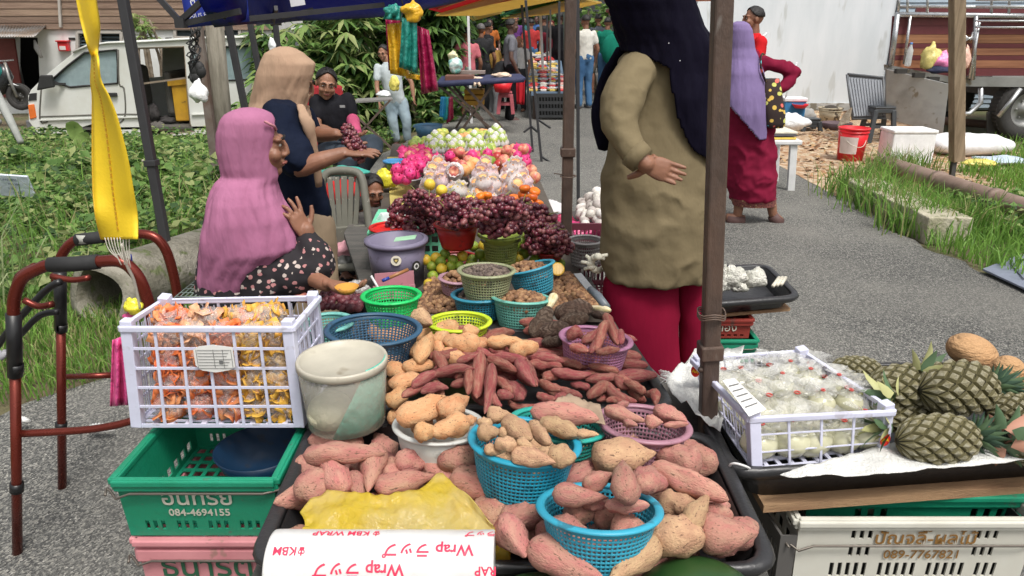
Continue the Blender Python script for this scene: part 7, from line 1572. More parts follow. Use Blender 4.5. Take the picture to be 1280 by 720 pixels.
# side bench right of the middle pole
mrb = P_('pl_maroon', (.13, .035, .05)); b1 = [az(723, 392, .68), az(770, 388, .68), az(752, 338, .68), az(722, 338, .68)]
c0_ = Vec((ay(722, 380, 2.75).x, 2.75, .50)); c1_ = Vec((ay(790, 380, 2.75).x, 2.75, .50)); dpt = Vec((-.02, .35, 0)); up_ = Vec((0, 0, .28))
us, uh = even(12, .03, .04, .04); vs_, vh = even(4, .06, .06, .1)
cratebox('maroon_crate', 'dark maroon slotted crate right of the middle tent leg', [c0_, c1_, c1_+dpt, c0_+dpt], [c0_+up_, c1_+up_, c1_+dpt+up_, c0_+dpt+up_], mrb, [(us, uh, vs_, vh)])
props(obj('side_bench', MB().box((.52, 3.45, .62), (.52, .9, .04)), M('bench_dark', (.06, .05, .045), .8)), 'dark low bench behind the maroon crate carrying garlic', 'bench')
gar = [M('garlic_a', (.62, .58, .52), .6, bump=.6, bscale=40), M('garlic_b', (.45, .40, .37), .6), M('garlic_c', (.7, .66, .62), .5)]
pile([(722, 285), (775, 290), (775, 262), (752, 252), (722, 256)], .72, .12, .025, 90, gar, 'heap of pale garlic bulbs in clear bags right of the middle tent leg', 'garlic', 'garlic_pile')
bag('pink_net_bag', 'crimson pink net bag of onions right of the middle tent leg', 'bag', 722, 287, 3.3, 60, 22, plastic('net_pink', (.55, .03, .16), 1), 61)
bag('pink_net_bag', 'dark crimson net bag of onions left of the middle tent leg', 'bag', 703, 277, 3.5, 34, 16, plastic('net_crimson', (.35, .02, .07), 1), 63)
bag('white_net', 'white foam net sheet crumpled behind the grapes and middle tent leg', 'net', 690, 262, 3.9, 50, 20, netm, 64)
BK['X'] = basket('grey basket under the pink onion bag right of the middle tent leg', 732, 300, .82, 20, .1, P_('pl_greybk', (.3, .28, .27)), .8, (44, 6), name='plastic_basket')
mb = MB()
for k in range(9): a = k*.8; p = az(743+5*cos(a), 338-k*2.2+3*sin(a), .80+.012*k); mb.ell(p, (.014, .012, .012), 10, 7).tube([p, p+Vec((cos(a)*.03, .01, .012*sin(a*2)))], .006, 6)
props(obj('ginger_root', mb, M('ginger_white', (.78, .74, .6), .6)), 'knobbly white ginger like root leaning on the maroon crate', 'ginger')
kn = thing('long_knife', 'long knife with grey handle lying beside the longan heap', 'knife', az(742, 372, .84)); A, Bv, C_ = az(722, 342, .86), az(738, 362, .85), az(758, 384, .84)
obj('blade', MB().bar(A, Bv, .025, .002), M('blade_steel', (.4, .4, .4), .3, metal=.8), kn); obj('handle', MB().tube([Bv, Bv.lerp(C_, .5)+Vec((0, 0, .005)), C_], [.011, .013, .012], 10), P_('hd_grey', (.12, .14, .16)), kn, bevel=0)
# pineapples
pinem = [M('pine_a', (.115, .10, .04), .7, bump=.3, bscale=40, rnd=.06), M('pine_tip', (.20, .175, .09), .7, col2=(.30, .28, .20), scale=9, bump=.4, bscale=30), M('pine_gap', (.02, .018, .008), .8)]
def pine_mesh(seed):
 """diamond eyes: each a low pyramid with raised centre and dark gap"""
 mb = MB(); nr, nc = 10, 11
 def Sf(u, a, h=0): rad_ = (max(0, 1-abs(u)**2.6))**.5*.5; rad_ = max(rad_, .1); return Vec((u*.5/1.0*1.0, cos(a)*(rad_+h), sin(a)*(rad_+h)))
 rr_ = [[Sf(-1+2*i/14, 2*math.pi*j/24, -.03) for j in range(24)] for i in range(15)]; mb.rings(rr_, m=2)
 du = 1.9/nr; da = 2*math.pi/nc; rs = random.Random(seed)
 for i in range(nr):
  u = -.93+du*(i+.5); s_ = (max(0, 1-abs(u)**2.6))**.5
  for j in range(nc):
   a = da*(j+.5*(i % 2)); g = .97; cs = [Sf(u-du*1.0*g, a, -.035), Sf(u, a-da*.5*g, -.012), Sf(u+du*1.0*g, a, -.035), Sf(u, a+da*.5*g, -.012)]
   mid = [Sf(u-du*.62, a, .024*s_), Sf(u, a-da*.3, .024*s_), Sf(u+du*.62, a, .024*s_), Sf(u, a+da*.3, .024*s_)]; tip = Sf(u+du*.15, a, .055*s_+.004)
   mb.add(cs+mid, [(0, 1, 5, 4), (1, 2, 6, 5), (2, 3, 7, 6), (3, 0, 4, 7)], 0, False); mb.add(mid+[tip], [(0, 1, 4), (1, 2, 4), (2, 3, 4), (3, 0, 4)], 1, False)
 me = mb.mesh('fruit_skin', pinem); recal(me); return me
PM = [pine_mesh(1), pine_mesh(2)]
crm = [M('crown_leaf', (.04, .085, .05), .55), M('crown_leaf2', (.08, .14, .065), .55)]; crp = [M('crown_pink', (.5, .25, .17), .6), M('crown_pale', (.45, .45, .2), .6)]
def crown(n, L, mats, spread=.5, w=.03):
 mb = MB()
 for k in range(n):
  t = k/n; a = k*2.399; el = spread*(1-t)+.1; l_ = L*(.45+.55*t if t < .6 else 1.15-.35*t); d = Vec((cos(el), sin(el)*cos(a), sin(el)*sin(a))); s_ = Vec((0, -sin(a), cos(a))); o_ = Vec((.02*t, cos(a)*.02*(1-t), sin(a)*.02*(1-t))); n_ = d.cross(s_)
  p1 = o_+d*l_*.45+n_*.0; p2 = o_+d*l_*.8+Vec((0, cos(a), sin(a)))*l_*.12; p3 = o_+d*l_+Vec((0, cos(a), sin(a)))*l_*.3
  mb.add([o_+s_*w*.5, o_-s_*w*.5, p1-s_*w*.55, p1+s_*w*.55, p2-s_*w*.3, p2+s_*w*.3, p3, p1-n_*.004, p2-n_*.003], [(0, 1, 7), (1, 2, 7), (0, 7, 3), (2, 4, 8, 7), (3, 7, 8, 5), (4, 6, 8), (5, 8, 6)], k % 2, True)
 me = mb.mesh('crown', mats); return me
CRB = crown(50, .062, crm, .95, .011); CRS = crown(16, .09, [crm[1], crp[1]], 1.0, .024); CRP = crown(16, .075, [crp[0], crm[1]], 1.1, .02)
def pineapple(l, z, label, cr='big', crm_=None):
 A, Bv = az(l[0], l[1], z), az(l[2], l[3], z); r_ = thing('pineapple', label, 'pineapple', (A+Bv)/2); d = (Bv-A).normalized(); y = Vec((0, 0, 1)).cross(d).normalized(); q = Matrix((d, y, d.cross(y))).transposed()@Matrix.Rotation(uni(0, 6), 3, 'X'); w = m2((A+Bv)/2, l[4])
 o = nob('fruit_skin', random.choice(PM)); COL.objects.link(o); o.parent = r_; o.rotation_euler = q.to_euler(); o.scale = ((Bv-A).length, w, w)
 if cr: me = {'big': CRB, 'stem': CRS, 'pink': CRP}[cr]; c_ = nob('crown', me); COL.objects.link(c_); c_.parent = r_; c_.location = (Bv-A)*.46; c_.rotation_euler = q.to_euler()
 return r_
pineapple((1122, 552, 1222, 546, 60), .785, 'pineapple lying nearest the front edge with green crown pointing right')
pineapple((1150, 488, 1243, 482, 66), .84, 'biggest pineapple on top of the pile with crown pointing right')
pineapple((1180, 482, 1086, 486, 56), .82, 'pineapple at the upper left of the pile, leafy stem toward viewer', None)
pineapple((1104, 468, 1036, 466, 42), .80, 'pineapple farthest left behind the jelly crate', None)
pineapple((1232, 515, 1310, 520, 50), .80, 'pineapple at the right under the topmost one', 'pink')
pineapple((1180, 515, 1090, 520, 46), .76, 'pineapple at the bottom of the pile half hidden in shade', None); pineapple((1255, 555, 1330, 560, 50), .77, 'pineapple at the right frame edge with pinkish stem leaves', 'pink'); pineapple((1300, 490, 1390, 480, 60), .80, 'pineapple just at the right frame edge behind the coconuts', 'big')
for px, py, z, me, sc_, ro, lab in ((1118, 500, .84, CRS, .8, (0, 0, 2.2), 'loose pale green pineapple leaves hanging beside the jelly crate'), (1150, 470, .86, CRS, .8, (0, -.3, .6), 'upright green pineapple leaves between two pineapples'), (1112, 535, .80, CRS, .75, (.5, 0, 3.0), 'cut pineapple leaf stub by the crate corner'), (1255, 548, .80, CRP, 1.1, (0, .2, .6), 'pinkish pineapple stem leaves at the front right')):
 o = nob('pineapple_leaves', me); COL.objects.link(o); o.location = az(px, py, z); o.scale = (sc_,)*3; o.rotation_euler = ro; props(o, lab, 'leaves')
coc = M('coconut_husk', (.50, .30, .15), .9, col2=(.40, .22, .10), scale=3, stretch=(1, 1, 3), bump=.8, bscale=30)
for px, py, z, w, hh, lab in ((1216, 434, .86, 66, 42, 'peeled brown coconut at the back of the pineapple tray'), (1258, 460, .85, 46, 46, 'second peeled coconut right of the pineapples'), (1290, 478, .83, 44, 50, 'peeled coconut cut by the right frame edge')):
 c = az(px, py+6, z); rx = m2(c, w/2); mb = MB().ell(c, (rx, rx*.85, rx*hh/w), 24, 16, Euler((.2, .25, .3)).to_matrix()); mb.v = [tuple(c+(Vec(v)-c)*(1+.10*mnoise.noise((Vec(v)-c)*22))) for v in mb.v]; props(obj('coconut', mb, coc), lab, 'coconut')
# people
def skinm(n, c): return M('skin_'+n, c, .55, sss=.08, col2=tuple(x*.8 for x in c), scale=8, bump=.1, bscale=60)
SK = dict(br=skinm('brown', (.27, .125, .075)), dk=skinm('dark', (.10, .05, .035)), md=skinm('mid', (.34, .17, .105)))
hairm = M('hair_black', (.012, .010, .010), .5, bump=.5, bscale=90); greyh = M('hair_grey', (.12, .11, .11), .6, bump=.5, bscale=90)
def cloth(n, c, **k): k.setdefault('bump', .6); k.setdefault('bscale', 13); k.setdefault('stretch', (1, 1, .3)); k.setdefault('spec', .12); return M('cloth_'+n, c, .85, **k)
def basis(fwd, tilt=0, roll=0):
 f = Vec(fwd).normalized(); r_ = f.cross(Vec((0, 0, 1))).normalized(); u = r_.cross(f); m_ = Matrix((r_, f, u)).transposed()
 return m_@Euler((R(-tilt), R(roll), 0)).to_matrix()
def head(parent, c, fwd, s=1, skin=None, tilt=0, roll=0, hair=None, ears=True, vox=.0045, beard=False, hairlen=0):
 B = basis(fwd, tilt, roll); c = Vec(c); W_ = lambda x, y, z: c+B@(Vec((x, y, z))*s); mb = MB()
 def E(p, r_): mb.ell(W_(*p), tuple(v*s for v in r_), 16, 12, B)
 E((0, -.018, .025), (.074, .092, .088)); E((0, .028, -.03), (.058, .060, .078)); E((0, .060, -.088), (.026, .024, .020)); E((0, .03, -.07), (.046, .045, .04))
 for sx in (-1, 1):
  E((sx*.03, .074, .026), (.03, .016, .011)); E((sx*.038, .062, -.028), (.025, .024, .024)); E((sx*.03, .068, .004), (.02, .014, .016))
  if ears: E((sx*.076, -.008, -.002), (.009, .020, .03))
  E((sx*.012, .094, -.030), (.009, .010, .008))
 mb.tube([W_(0, .080, .028), W_(0, .098, .0), W_(0, .102, -.024), W_(0, .088, -.036)], [.009*s, .009*s, .012*s, .009*s], 10)
 E((0, .084, -.054), (.024, .012, .0065)); E((0, .082, -.066), (.021, .012, .007)); mb.tube([W_(0, -.02, -.05), W_(0, -.035, -.14)], [.05*s, .052*s], 16)
 o = obj('head', mb, skin, parent); fuse(o, vox*s if s > .8 else vox, 5)
 ew = M('eye_white', (.38, .34, .31), .3); ed = M('eye_dark', (.015, .01, .008), .2); lp = M('lip', (.24, .07, .055), .5)
 for sx in (-1, 1):
  e = obj('eye', MB().ell(W_(sx*.030, .078, .006), (.0125*s, .008*s, .0065*s), 10, 8, B), ew, o); obj('iris', MB().ell(W_(sx*.030, .0845, .006), (.0055*s, .003*s, .0055*s), 8, 6, B), ed, o)
  obj('eyebrow', MB().tube([W_(sx*.014, .091, .024), W_(sx*.03, .092, .032), W_(sx*.05, .076, .028)], [.003*s, .0045*s, .002*s], 6), hairm, o)
 obj('lips', MB().tube([W_(-.022, .086, -.060), W_(-.008, .096, -.057), W_(.008, .096, -.057), W_(.022, .086, -.060)], [.003*s, .006*s, .006*s, .003*s], 8), lp, o)
 if beard: obj('moustache', MB().tube([W_(-.026, .088, -.050), W_(0, .101, -.043), W_(.026, .088, -.050)], [.003*s, .005*s, .003*s], 6), hairm, o)
 if hair:
  h = MB(); rr = []
  for i in range(9):
   ph = .06+1.62*i/8; ring = []
   for j in range(28):
    a = 2*math.pi*j/28; front = max(0, sin(a)); pe = ph*(1-.62*front**1.5) if i > 2 else ph; k = 1+.05*mnoise.noise(Vec((j*.9, i*1.1, 3)))
    ring.append(W_(.082*k*sin(pe)*cos(a), -.018+.100*k*sin(pe)*sin(a), .030+.092*k*cos(pe)-(hairlen*(1-front)*max(0, i-5)*.3)))
   rr.append(ring)
  h.rings(rr, cap=(True, False)); o_ = obj('hair', h, hair, parent, solid=.006*s); ruffle(o_, .03, .008*s)
 return o
def hand(mb, w, d, n, s=1, curl=(.25, .3, .35, .4), spread=.12, thumb=1, side=1):
 """w wrist, d pointing direction, n palm normal. adds palm+5 fingers to mb"""
 w = Vec(w); d = Vec(d).normalized(); n = Vec(n); n = (n-d*n.dot(d)).normalized(); t = d.cross(n)*side
 pr = []
 for k, (l_, hw, th) in enumerate(((0, .026, .018), (.02, .032, .016), (.055, .040, .014), (.085, .040, .012), (.094, .030, .008))):
  pr.append([w+d*l_*s+t*cos(a)*hw*s+n*sin(a)*th*s for a in [2*math.pi*j/14 for j in range(14)]])
 mb.rings(pr)
 for k, (off, L_) in enumerate(((.029, .070), (.010, .078), (-.009, .073), (-.027, .058))):
  p = w+d*.083*s+t*off*s; ang = 0; dd = (d+t*spread*(1.5-k)*.6).normalized(); pts = [p-dd*.012*s]; cu = curl[k] if isinstance(curl, tuple) else curl
  for q in (.44, .30, .26):
   pts.append(pts[-1]+dd*L_*q*s*(1.2 if q > .4 else 1)); dd = (Matrix.Rotation(cu, 3, t*side*-1 if False else n.cross(dd).normalized())@dd*1.0);
  mb.tube(pts, [.0092*s, .0086*s, .0078*s, .0058*s], 8)
 p = w+d*.028*s+t*.026*s; td = (d*.62+t*.72*thumb+n*.30).normalized(); mb.tube([p-td*.01*s, p+td*.03*s, p+td*.052*s+d*.01*s, p+td*.062*s+d*.026*s], [.0125*s, .0105*s, .0095*s, .0065*s], 8)
def limb(mb, pts, rs, n=14):
 sp = smoothpath(pts, 4); k = len(sp); seg = len(pts)-1; rr_ = []
 for i in range(k): t = i/4; a = min(int(t), seg-1); f = t-a; rr_.append(rs[a]+(rs[a+1]-rs[a])*f)
 mb.tube(sp, rr_, n); mb.ell(sp[0], rs[0]*.98, n, 8); mb.ell(sp[-1], rs[-1]*.98, n, 8)
def torso(mb, pel, nk, shl, shr, s, belly=0, hem=-.04):
 pel, nk, shl, shr = map(Vec, (pel, nk, shl, shr)); ax_ = (shr-shl).normalized(); up = (nk-pel); f = ax_.cross(up).normalized()*-1; rr_ = []
 for t, rx, ry in ((hem, .165, .120), (.12, .160, .118+belly*.5), (.35, .155, .115+belly), (.6, .170, .120+belly*.3), (.78, .185, .115), (.9, .165, .095), (.97, .095, .075), (1.04, .062, .062)):
  c = pel+up*t; a_ = ax_.lerp(ax_, 1); rr_.append([c+ax_*rx*s*cos(a)+f*ry*s*sin(a) for a in [2*math.pi*j/22 for j in range(22)]])
 mb.rings(rr_)
def person(label, P, fwd, s, shirt, pants, skin, hair=hairm, vox=.011, sleeve=.6, htilt=0, hfwd=None, hands=None, belly=0, shoes=None, pant_end=1.0, group=None, extra=None, long_sleeve=False, wr_dir=None, name='person', beard=False, legs=True, hem=-.04, hroll=0):
 base = P.get('base') or Vec(((P['anl'].x+P['anr'].x)/2, (P['anl'].y+P['anr'].y)/2, min(P['anl'].z, P['anr'].z)-.08*s)); r_ = thing(name, label, 'person', base, group)
 sk = MB(); sh_b = MB(); pt = MB()
 torso(sh_b, P['pel'], P['nk'], P['shl'], P['shr'], s, belly, hem)
 for side in 'lr':
  S_, E_, W_ = P['sh'+side], P['el'+side], P['wr'+side]
  e = Vec(S_).lerp(E_, sleeve); limb(sh_b, [S_, Vec(S_).lerp(e, .5), e] if not long_sleeve else [S_, E_, Vec(E_).lerp(W_, .5), W_], [.062*s, .058*s, .055*s] if not long_sleeve else [.062*s, .05*s, .042*s, .036*s])
  limb(sk, [Vec(S_).lerp(E_, .35), E_, Vec(E_).lerp(W_, .4), W_], [.042*s, .037*s, .036*s, .024*s]); sgn = 1 if side == 'l' else -1
  d = (Vec(W_)-Vec(E_)).normalized() if not (wr_dir and wr_dir.get(side)) else Vec(wr_dir[side]).normalized(); n_ = Vec((0, 0, -1)) if abs(d.z) < .8 else Vec(fwd).cross(Vec((0, 0, 1)))*sgn
  hand(sk, W_, d, n_, s, curl=(.45, .5, .55, .6), side=sgn)
  if legs:
   hp = Vec(P['pel'])+(Vec(P['shr'])-Vec(P['shl'])).normalized()*(.085*s*(-sgn)); K_, A_ = P['kn'+side], P['an'+side]
   e2 = Vec(K_).lerp(A_, pant_end) if pant_end > 0 else Vec(hp).lerp(K_, 1+pant_end);
   limb(pt, [hp, Vec(hp).lerp(K_, .5), K_, Vec(K_).lerp(e2, .5), e2] if pant_end > 0 else [hp, Vec(hp).lerp(e2, .5), e2], [.105*s, .095*s, .078*s, .070*s, .068*s] if pant_end > 0 else [.098*s, .09*s, .08*s])
   limb(sk, [Vec(hp).lerp(K_, .6), K_, Vec(K_).lerp(A_, .35), A_], [.06*s, .05*s, .052*s, .034*s]); ft = Vec(P.get('toe'+side, Vec(A_)+Vec(fwd).normalized()*.15*s+Vec((0, 0, -.05*s))))
   hl = Vec(A_)+Vec((0, 0, -.045*s))-Vec(fwd).normalized()*.04*s; sk.tube([hl, hl.lerp(ft, .5)+Vec((0, 0, .012*s)), ft], [.032*s, .038*s, .026*s], 10)
   if shoes:
    b_ = MB().tube([hl+Vec((0, 0, -.002)), hl.lerp(ft, .5)+Vec((0, 0, .012*s)), ft], [.041*s, .046*s, .033*s], 12); so_ = obj('shoe', b_, shoes, r_)
 if legs: limb(pt, [Vec(P['pel'])+Vec((0, 0, .05*s)), P['pel']], [.13*s, .125*s])
 limb(sk, [P['nk'], Vec(P['nk']).lerp(P['hd'], .7)], [.055*s, .05*s])
 o = obj('body', sk, skin, r_); fuse(o, min(vox, .007), 4); o = obj('shirt', sh_b, shirt, r_); fuse(o, vox, 8); ruffle(o, .12*s, .018*s)
 if legs: o = obj('trousers', pt, pants, r_); fuse(o, vox, 8); ruffle(o, .1*s, .016*s)
 head(r_, P['hd'], hfwd or fwd, s, skin, htilt, hroll, hair, beard=beard, vox=max(.0045, vox*.5)); return r_
def standing(px, ptop, Y, h, yaw, zfoot=None, lean=0, arms='down', **k):
 """person from px centre, head-top row, distance; h height; yaw deg: 0 faces away(+y), 90 faces right(+x), 180 faces camera"""
 top = ay(px, ptop, Y); s = h/1.7; f = Vec((sin(R(yaw)), cos(R(yaw)), 0)); r_ = f.cross(Vec((0, 0, 1))); b = Vec((top.x, Y, top.z-h))
 if zfoot is not None: b.z = zfoot
 L = lambda x, y, z: b+(r_*x+f*(y+lean*max(0, z-.9))+Vec((0, 0, z-(lean*.45*max(0, z-.9)**1)*abs(lean))))*s
 P = dict(pel=L(0, 0, .93), nk=L(0, 0, 1.44), hd=L(0, .03, 1.59), shl=L(-.17, 0, 1.38), shr=L(.17, 0, 1.38), ell=L(-.25, -.03, 1.10), elr=L(.25, -.03, 1.10), wrl=L(-.25, .08, .87), wrr=L(.25, .08, .87), knl=L(-.10, .03, .50), knr=L(.10, .03, .50), anl=L(-.11, -.02, .09), anr=L(.11, -.02, .09), base=b)
 if arms == 'front': P.update(ell=L(-.22, .10, 1.14), elr=L(.22, .10, 1.14), wrl=L(-.12, .32, 1.10), wrr=L(.12, .32, 1.10))
 if arms == 'fold': P.update(ell=L(-.24, .06, 1.12), elr=L(.24, .06, 1.12), wrl=L(.02, .2, 1.14), wrr=L(-.02, .22, 1.10))
 return P, f, s
# hijab helper
def hijab(parent, tab, rows, n, face_c, face_dir, face_r, mat, name='hijab', fold=.0, nf=7, seed=0, ruf=.012, cond=None, pw=2.2, sm=2):
 rr_ = pxrings(tab, rows, n, fold=fold, nf=nf, seed=seed, pw=pw); fd = Vec(face_dir).normalized() if face_dir else None; sd_ = fd.cross(Vec((0, 0, 1))).normalized() if fd else None; up = sd_.cross(fd) if fd else None
 def skip(i, j):
  if cond and cond(i, j, rr_): return True
  if fd is None: return False
  p = (rr_[i][j]+rr_[i+1][(j+1) % n])/2-Vec(face_c)
  return p.dot(fd) > 0 and (p.dot(sd_)/face_r[0])**2+((p.dot(up))/face_r[1])**2 < 1
 # stronger natural folds with noise
 for i, ring in enumerate(rr_):
  c = sum(ring, Vec())/n
  for j, p in enumerate(ring):
   v = mnoise.noise(Vec((math.atan2(p.y-c.y, p.x-c.x)*2.2+seed, i*.06, seed)))+.5*mnoise.noise(Vec((math.atan2(p.y-c.y, p.x-c.x)*6+seed, i*.05, seed)))
   a_ = math.atan2(p.y-c.y, p.x-c.x); rd = 1-2.4*abs(mnoise.noise(Vec((a_*3.2+i*.035*seed/abs(seed or 1)+seed, i*.018, seed+5)))); rd2 = 1-2.4*abs(mnoise.noise(Vec((a_*7-i*.06, i*.03, seed+9))))
   ring[j] = c+(p-c)*(1+ruf*(3*v+2.2*max(-.3, rd)+1.1*max(-.3, rd2))*min(1, i/rows*2.2)-ruf*1.5)
 mb = MB().rings(rr_, cap=(True, False), skip=skip); o = obj(name, mb, mat, parent, solid=.006, recalc=True)
 if fd:
  e = o.modifiers.new('smooth', 'SMOOTH'); e.iterations = sm; e.factor = .5; o.modifiers.move(1, 0)
 return o
J = ay
# woman in pink
Yp_ = 2.2; pinkc = cloth('pink', (.42, .165, .28), col2=(.36, .135, .235), scale=3)
hc = J(321, 181, Yp_); r = thing('person', 'seated woman in pink hijab and black floral blouse gesturing with one hand', 'person', Vec((hc.x, Yp_, 0)))
head(r, hc, (1, .22, 0), .84, SK['br'], 4, ears=False)
tab = [(136, 302, 318, Yp_, 1.0), (138.5, 291, 329, Yp_, 1.0), (144, 281, 339, Yp_, .95), (152, 276, 344, Yp_, .9), (167, 272, 346, Yp_, .85), (186, 272, 345, Yp_, .82), (205, 276, 346, Yp_, .8), (219, 279, 347, Yp_, .75), (229, 271, 343, Yp_, .95), (240, 267, 345, Yp_, 1.05), (250, 265, 349, Yp_, 1.1), (272, 262, 361, Yp_, 1.05), (295, 258, 371, Yp_, .95), (306, 256, 374, Yp_, .9), (318, 253, 362, Yp_, .9), (340, 251, 345, Yp_, .9), (368, 256, 330, Yp_, .9)]
def slope(i, j, rr_): # raised front hem: cut the cape to the right of a falling line
 p = rr_[i][j]; v = p-Vec((0, 0, CAM_H)); f_ = v.y*_cp-v.z*_sp; x = 640+FPX*v.x/f_; y = 360-FPX*(v.y*_sp+v.z*_cp)/f_
 return y > 303 and x > 374-(y-303)*1.05
hijab(r, tab, 90, 110, hc+Vec((.03, .03, -.005)), (1, .45, 0), (.062, .088), pinkc, seed=3, ruf=.026, cond=slope)
tab2 = [(262, 268, 352, Yp_+.01, .9), (300, 262, 360, Yp_+.01, .9), (330, 258, 352, Yp_+.01, .9), (385, 262, 322, Yp_+.01, .9)]
def slope2(i, j, rr_):
 p = rr_[i][j]; v = p-Vec((0, 0, CAM_H)); f_ = v.y*_cp-v.z*_sp; x = 640+FPX*v.x/f_; y = 360-FPX*(v.y*_sp+v.z*_cp)/f_
 return y > 318 and x > 352-(y-318)*.75
hijab(r, tab2, 40, 90, None, None, None, pinkc, name='under_cape', seed=8, ruf=.012, cond=slope2)
obj('forehead_band', MB().tube([J(331, 152, Yp_-.06), J(343, 158, Yp_-.03), J(345, 162, Yp_), J(343, 158, Yp_+.03)], .004, 6), cloth('peach', (.50, .22, .26)), r)
flor = M('floral_black', (.018, .015, .018), .8, spot=None)
def floral(name, base, dots, sc=55, thr=.30):
 m_ = bpy.data.materials.new(name); m_.use_nodes = True; t = m_.node_tree; N = t.nodes; L = t.links; b = N['Principled BSDF']; b.inputs['Roughness'].default_value = .85
 tc = N.new('ShaderNodeTexCoord'); nz = N.new('ShaderNodeTexNoise'); nz.inputs['Scale'].default_value = sc*.8; L.new(tc.outputs['Object'], nz.inputs['Vector'])
 v = N.new('ShaderNodeTexVoronoi'); v.inputs['Scale'].default_value = sc; ad = N.new('ShaderNodeMix'); ad.data_type = 'VECTOR'; ad.inputs[0].default_value = .015; L.new(tc.outputs['Object'], ad.inputs[4]); L.new(nz.outputs['Color'], ad.inputs[5]); L.new(ad.outputs[1], v.inputs['Vector'])
 mr = N.new('ShaderNodeMapRange'); mr.inputs['From Min'].default_value = thr-.03; mr.inputs['From Max'].default_value = thr; mr.inputs['To Min'].default_value = 1; mr.inputs['To Max'].default_value = 0; L.new(v.outputs['Distance'], mr.inputs[0])
 cr = N.new('ShaderNodeValToRGB'); cr.color_ramp.interpolation = 'CONSTANT'; L.new(v.outputs['Color'], cr.inputs[0]); cr.color_ramp.elements[0].color = (*dots[0], 1); cr.color_ramp.elements[1].position = .95; cr.color_ramp.elements[1].color = (*dots[-1], 1)
 for k, c_ in enumerate(dots[1:-1]): q = cr.color_ramp.elements.new((k+1)/len(dots)); q.color = (*c_, 1)
 mx = N.new('ShaderNodeMix'); mx.data_type = 'RGBA'; mx.inputs[6].default_value = (*base, 1); L.new(mr.outputs[0], mx.inputs[0]); L.new(cr.outputs[0], mx.inputs[7]); L.new(mx.outputs[2], b.inputs['Base Color']); return m_
flor = floral('floral_black_pink', (.014, .011, .014), [(.014, .011, .014), (.45, .2, .2), (.5, .42, .38), (.014, .011, .014), (.3, .12, .14)], 62, .42)
sl = MB(); limb(sl, [J(310, 275, Yp_+.02), J(332, 315, Yp_), J(368, 343, Yp_-.03)], [.075, .085, .082]); limb(sl, [J(368, 343, Yp_-.03), J(396, 328, Yp_-.03), J(384, 299, Yp_)], [.08, .062, .036]); limb(sl, [J(310, 300, Yp_), J(335, 352, Yp_-.02), J(322, 395, Yp_)], [.10, .10, .09])
o = obj('blouse', sl, flor, r); fuse(o, .008, 8); ruffle(o, .06, .016)
bd_ = MB(); limb(bd_, [J(300, 262, Yp_+.03), J(300, 330, Yp_+.03), J(300, 400, Yp_+.03), J(300, 460, Yp_+.05)], [.10, .13, .15, .17]); o = obj('blouse_body', bd_, flor, r); fuse(o, .012, 6)
hb = MB(); w_ = J(385, 303, Yp_); limb(hb, [w_, J(383, 287, Yp_)], [.026, .024]); hand(hb, J(384, 296, Yp_), (-.38, -.10, 1), (.5, -.3, .2), .84, curl=(.10, .25, .45, .6), spread=.35, side=1)
o = obj('raised_hand', hb, SK['br'], r); fuse(o, .003, 2)
hb = MB(); limb(hb, [J(385, 345, Yp_-.05), J(400, 352, Yp_-.1), J(408, 356, Yp_-.12)], [.028, .024, .022]); hand(hb, J(406, 354, Yp_-.12), (1, -.1, -.1), (0, -.3, -1), .9, curl=(.5, .55, .6, .6), side=-1); o = obj('lower_hand', hb, SK['br'], r); fuse(o, .003, 2)
sl = MB(); limb(sl, [J(340, 350, Yp_-.02), J(385, 346, Yp_-.05)], [.06, .036]); o = obj('cuff', sl, cloth('wine', (.16, .03, .07)), r); fuse(o, .006, 4)
stool(292, 560, .45, .30, .36, M('black_plastic', (.045, .05, .055)), 'dark plastic stool under the woman in pink', Y=None) if False else None
# woman in beige hijab
Yb_ = 2.75; bei = cloth('beige', (.40, .27, .185), col2=(.36, .235, .16), scale=3); navt = cloth('navy', (.007, .011, .026), spot=(.03, .033, .045), sscale=80, sthr=.72); pntb = cloth('pants_beige', (.40, .30, .2))
hc = J(362, 99, Yb_); r = thing('person', 'young woman in beige hijab and navy shirt bending to arrange grapes', 'person', Vec((J(360, 300, Yb_).x, Yb_, 0)))
head(r, hc, (1, .25, -.12), .86, SK['br'], 18, ears=False)
tab = [(59, 350, 360, Yb_, 1), (61.5, 341, 369, Yb_, 1), (68, 331, 380, Yb_, .95), (80, 326, 393, Yb_, .85), (93, 322, 393, Yb_, .85), (110, 319, 388, Yb_, .82), (127, 316, 385, Yb_, .8), (136, 314, 384, Yb_, .9), (150, 314, 386, Yb_, .9), (170, 318, 384, Yb_, .85), (190, 326, 378, Yb_, .8)]
def sl3(i, j, rr_):
 p = rr_[i][j]; v = p-Vec((0, 0, CAM_H)); f_ = v.y*_cp-v.z*_sp; x = 640+FPX*v.x/f_; y = 360-FPX*(v.y*_sp+v.z*_cp)/f_
 return p.y < Yb_+.04 and y > 138+max(0, (x-345))*.95
hijab(r, tab, 90, 100, hc+Vec((.045, .03, -.02)), (1, .4, -.2), (.056, .08), bei, seed=11, ruf=.026, cond=sl3)
tl = MB(); tp_ = [J(376, 132, Yb_-.10), J(383, 150, Yb_-.13), J(390, 172, Yb_-.12), J(395, 200, Yb_-.10), J(399, 232, Yb_-.08)]; tl.tube(smoothpath(tp_, 4), [.012, .014, .016, .018, .02, .021, .02, .019, .018, .017, .016, .015, .014, .013, .012, .011, .01], 14, flat=.6); o = obj('scarf_tail', tl, bei, r); ruffle(o, .05, .02)
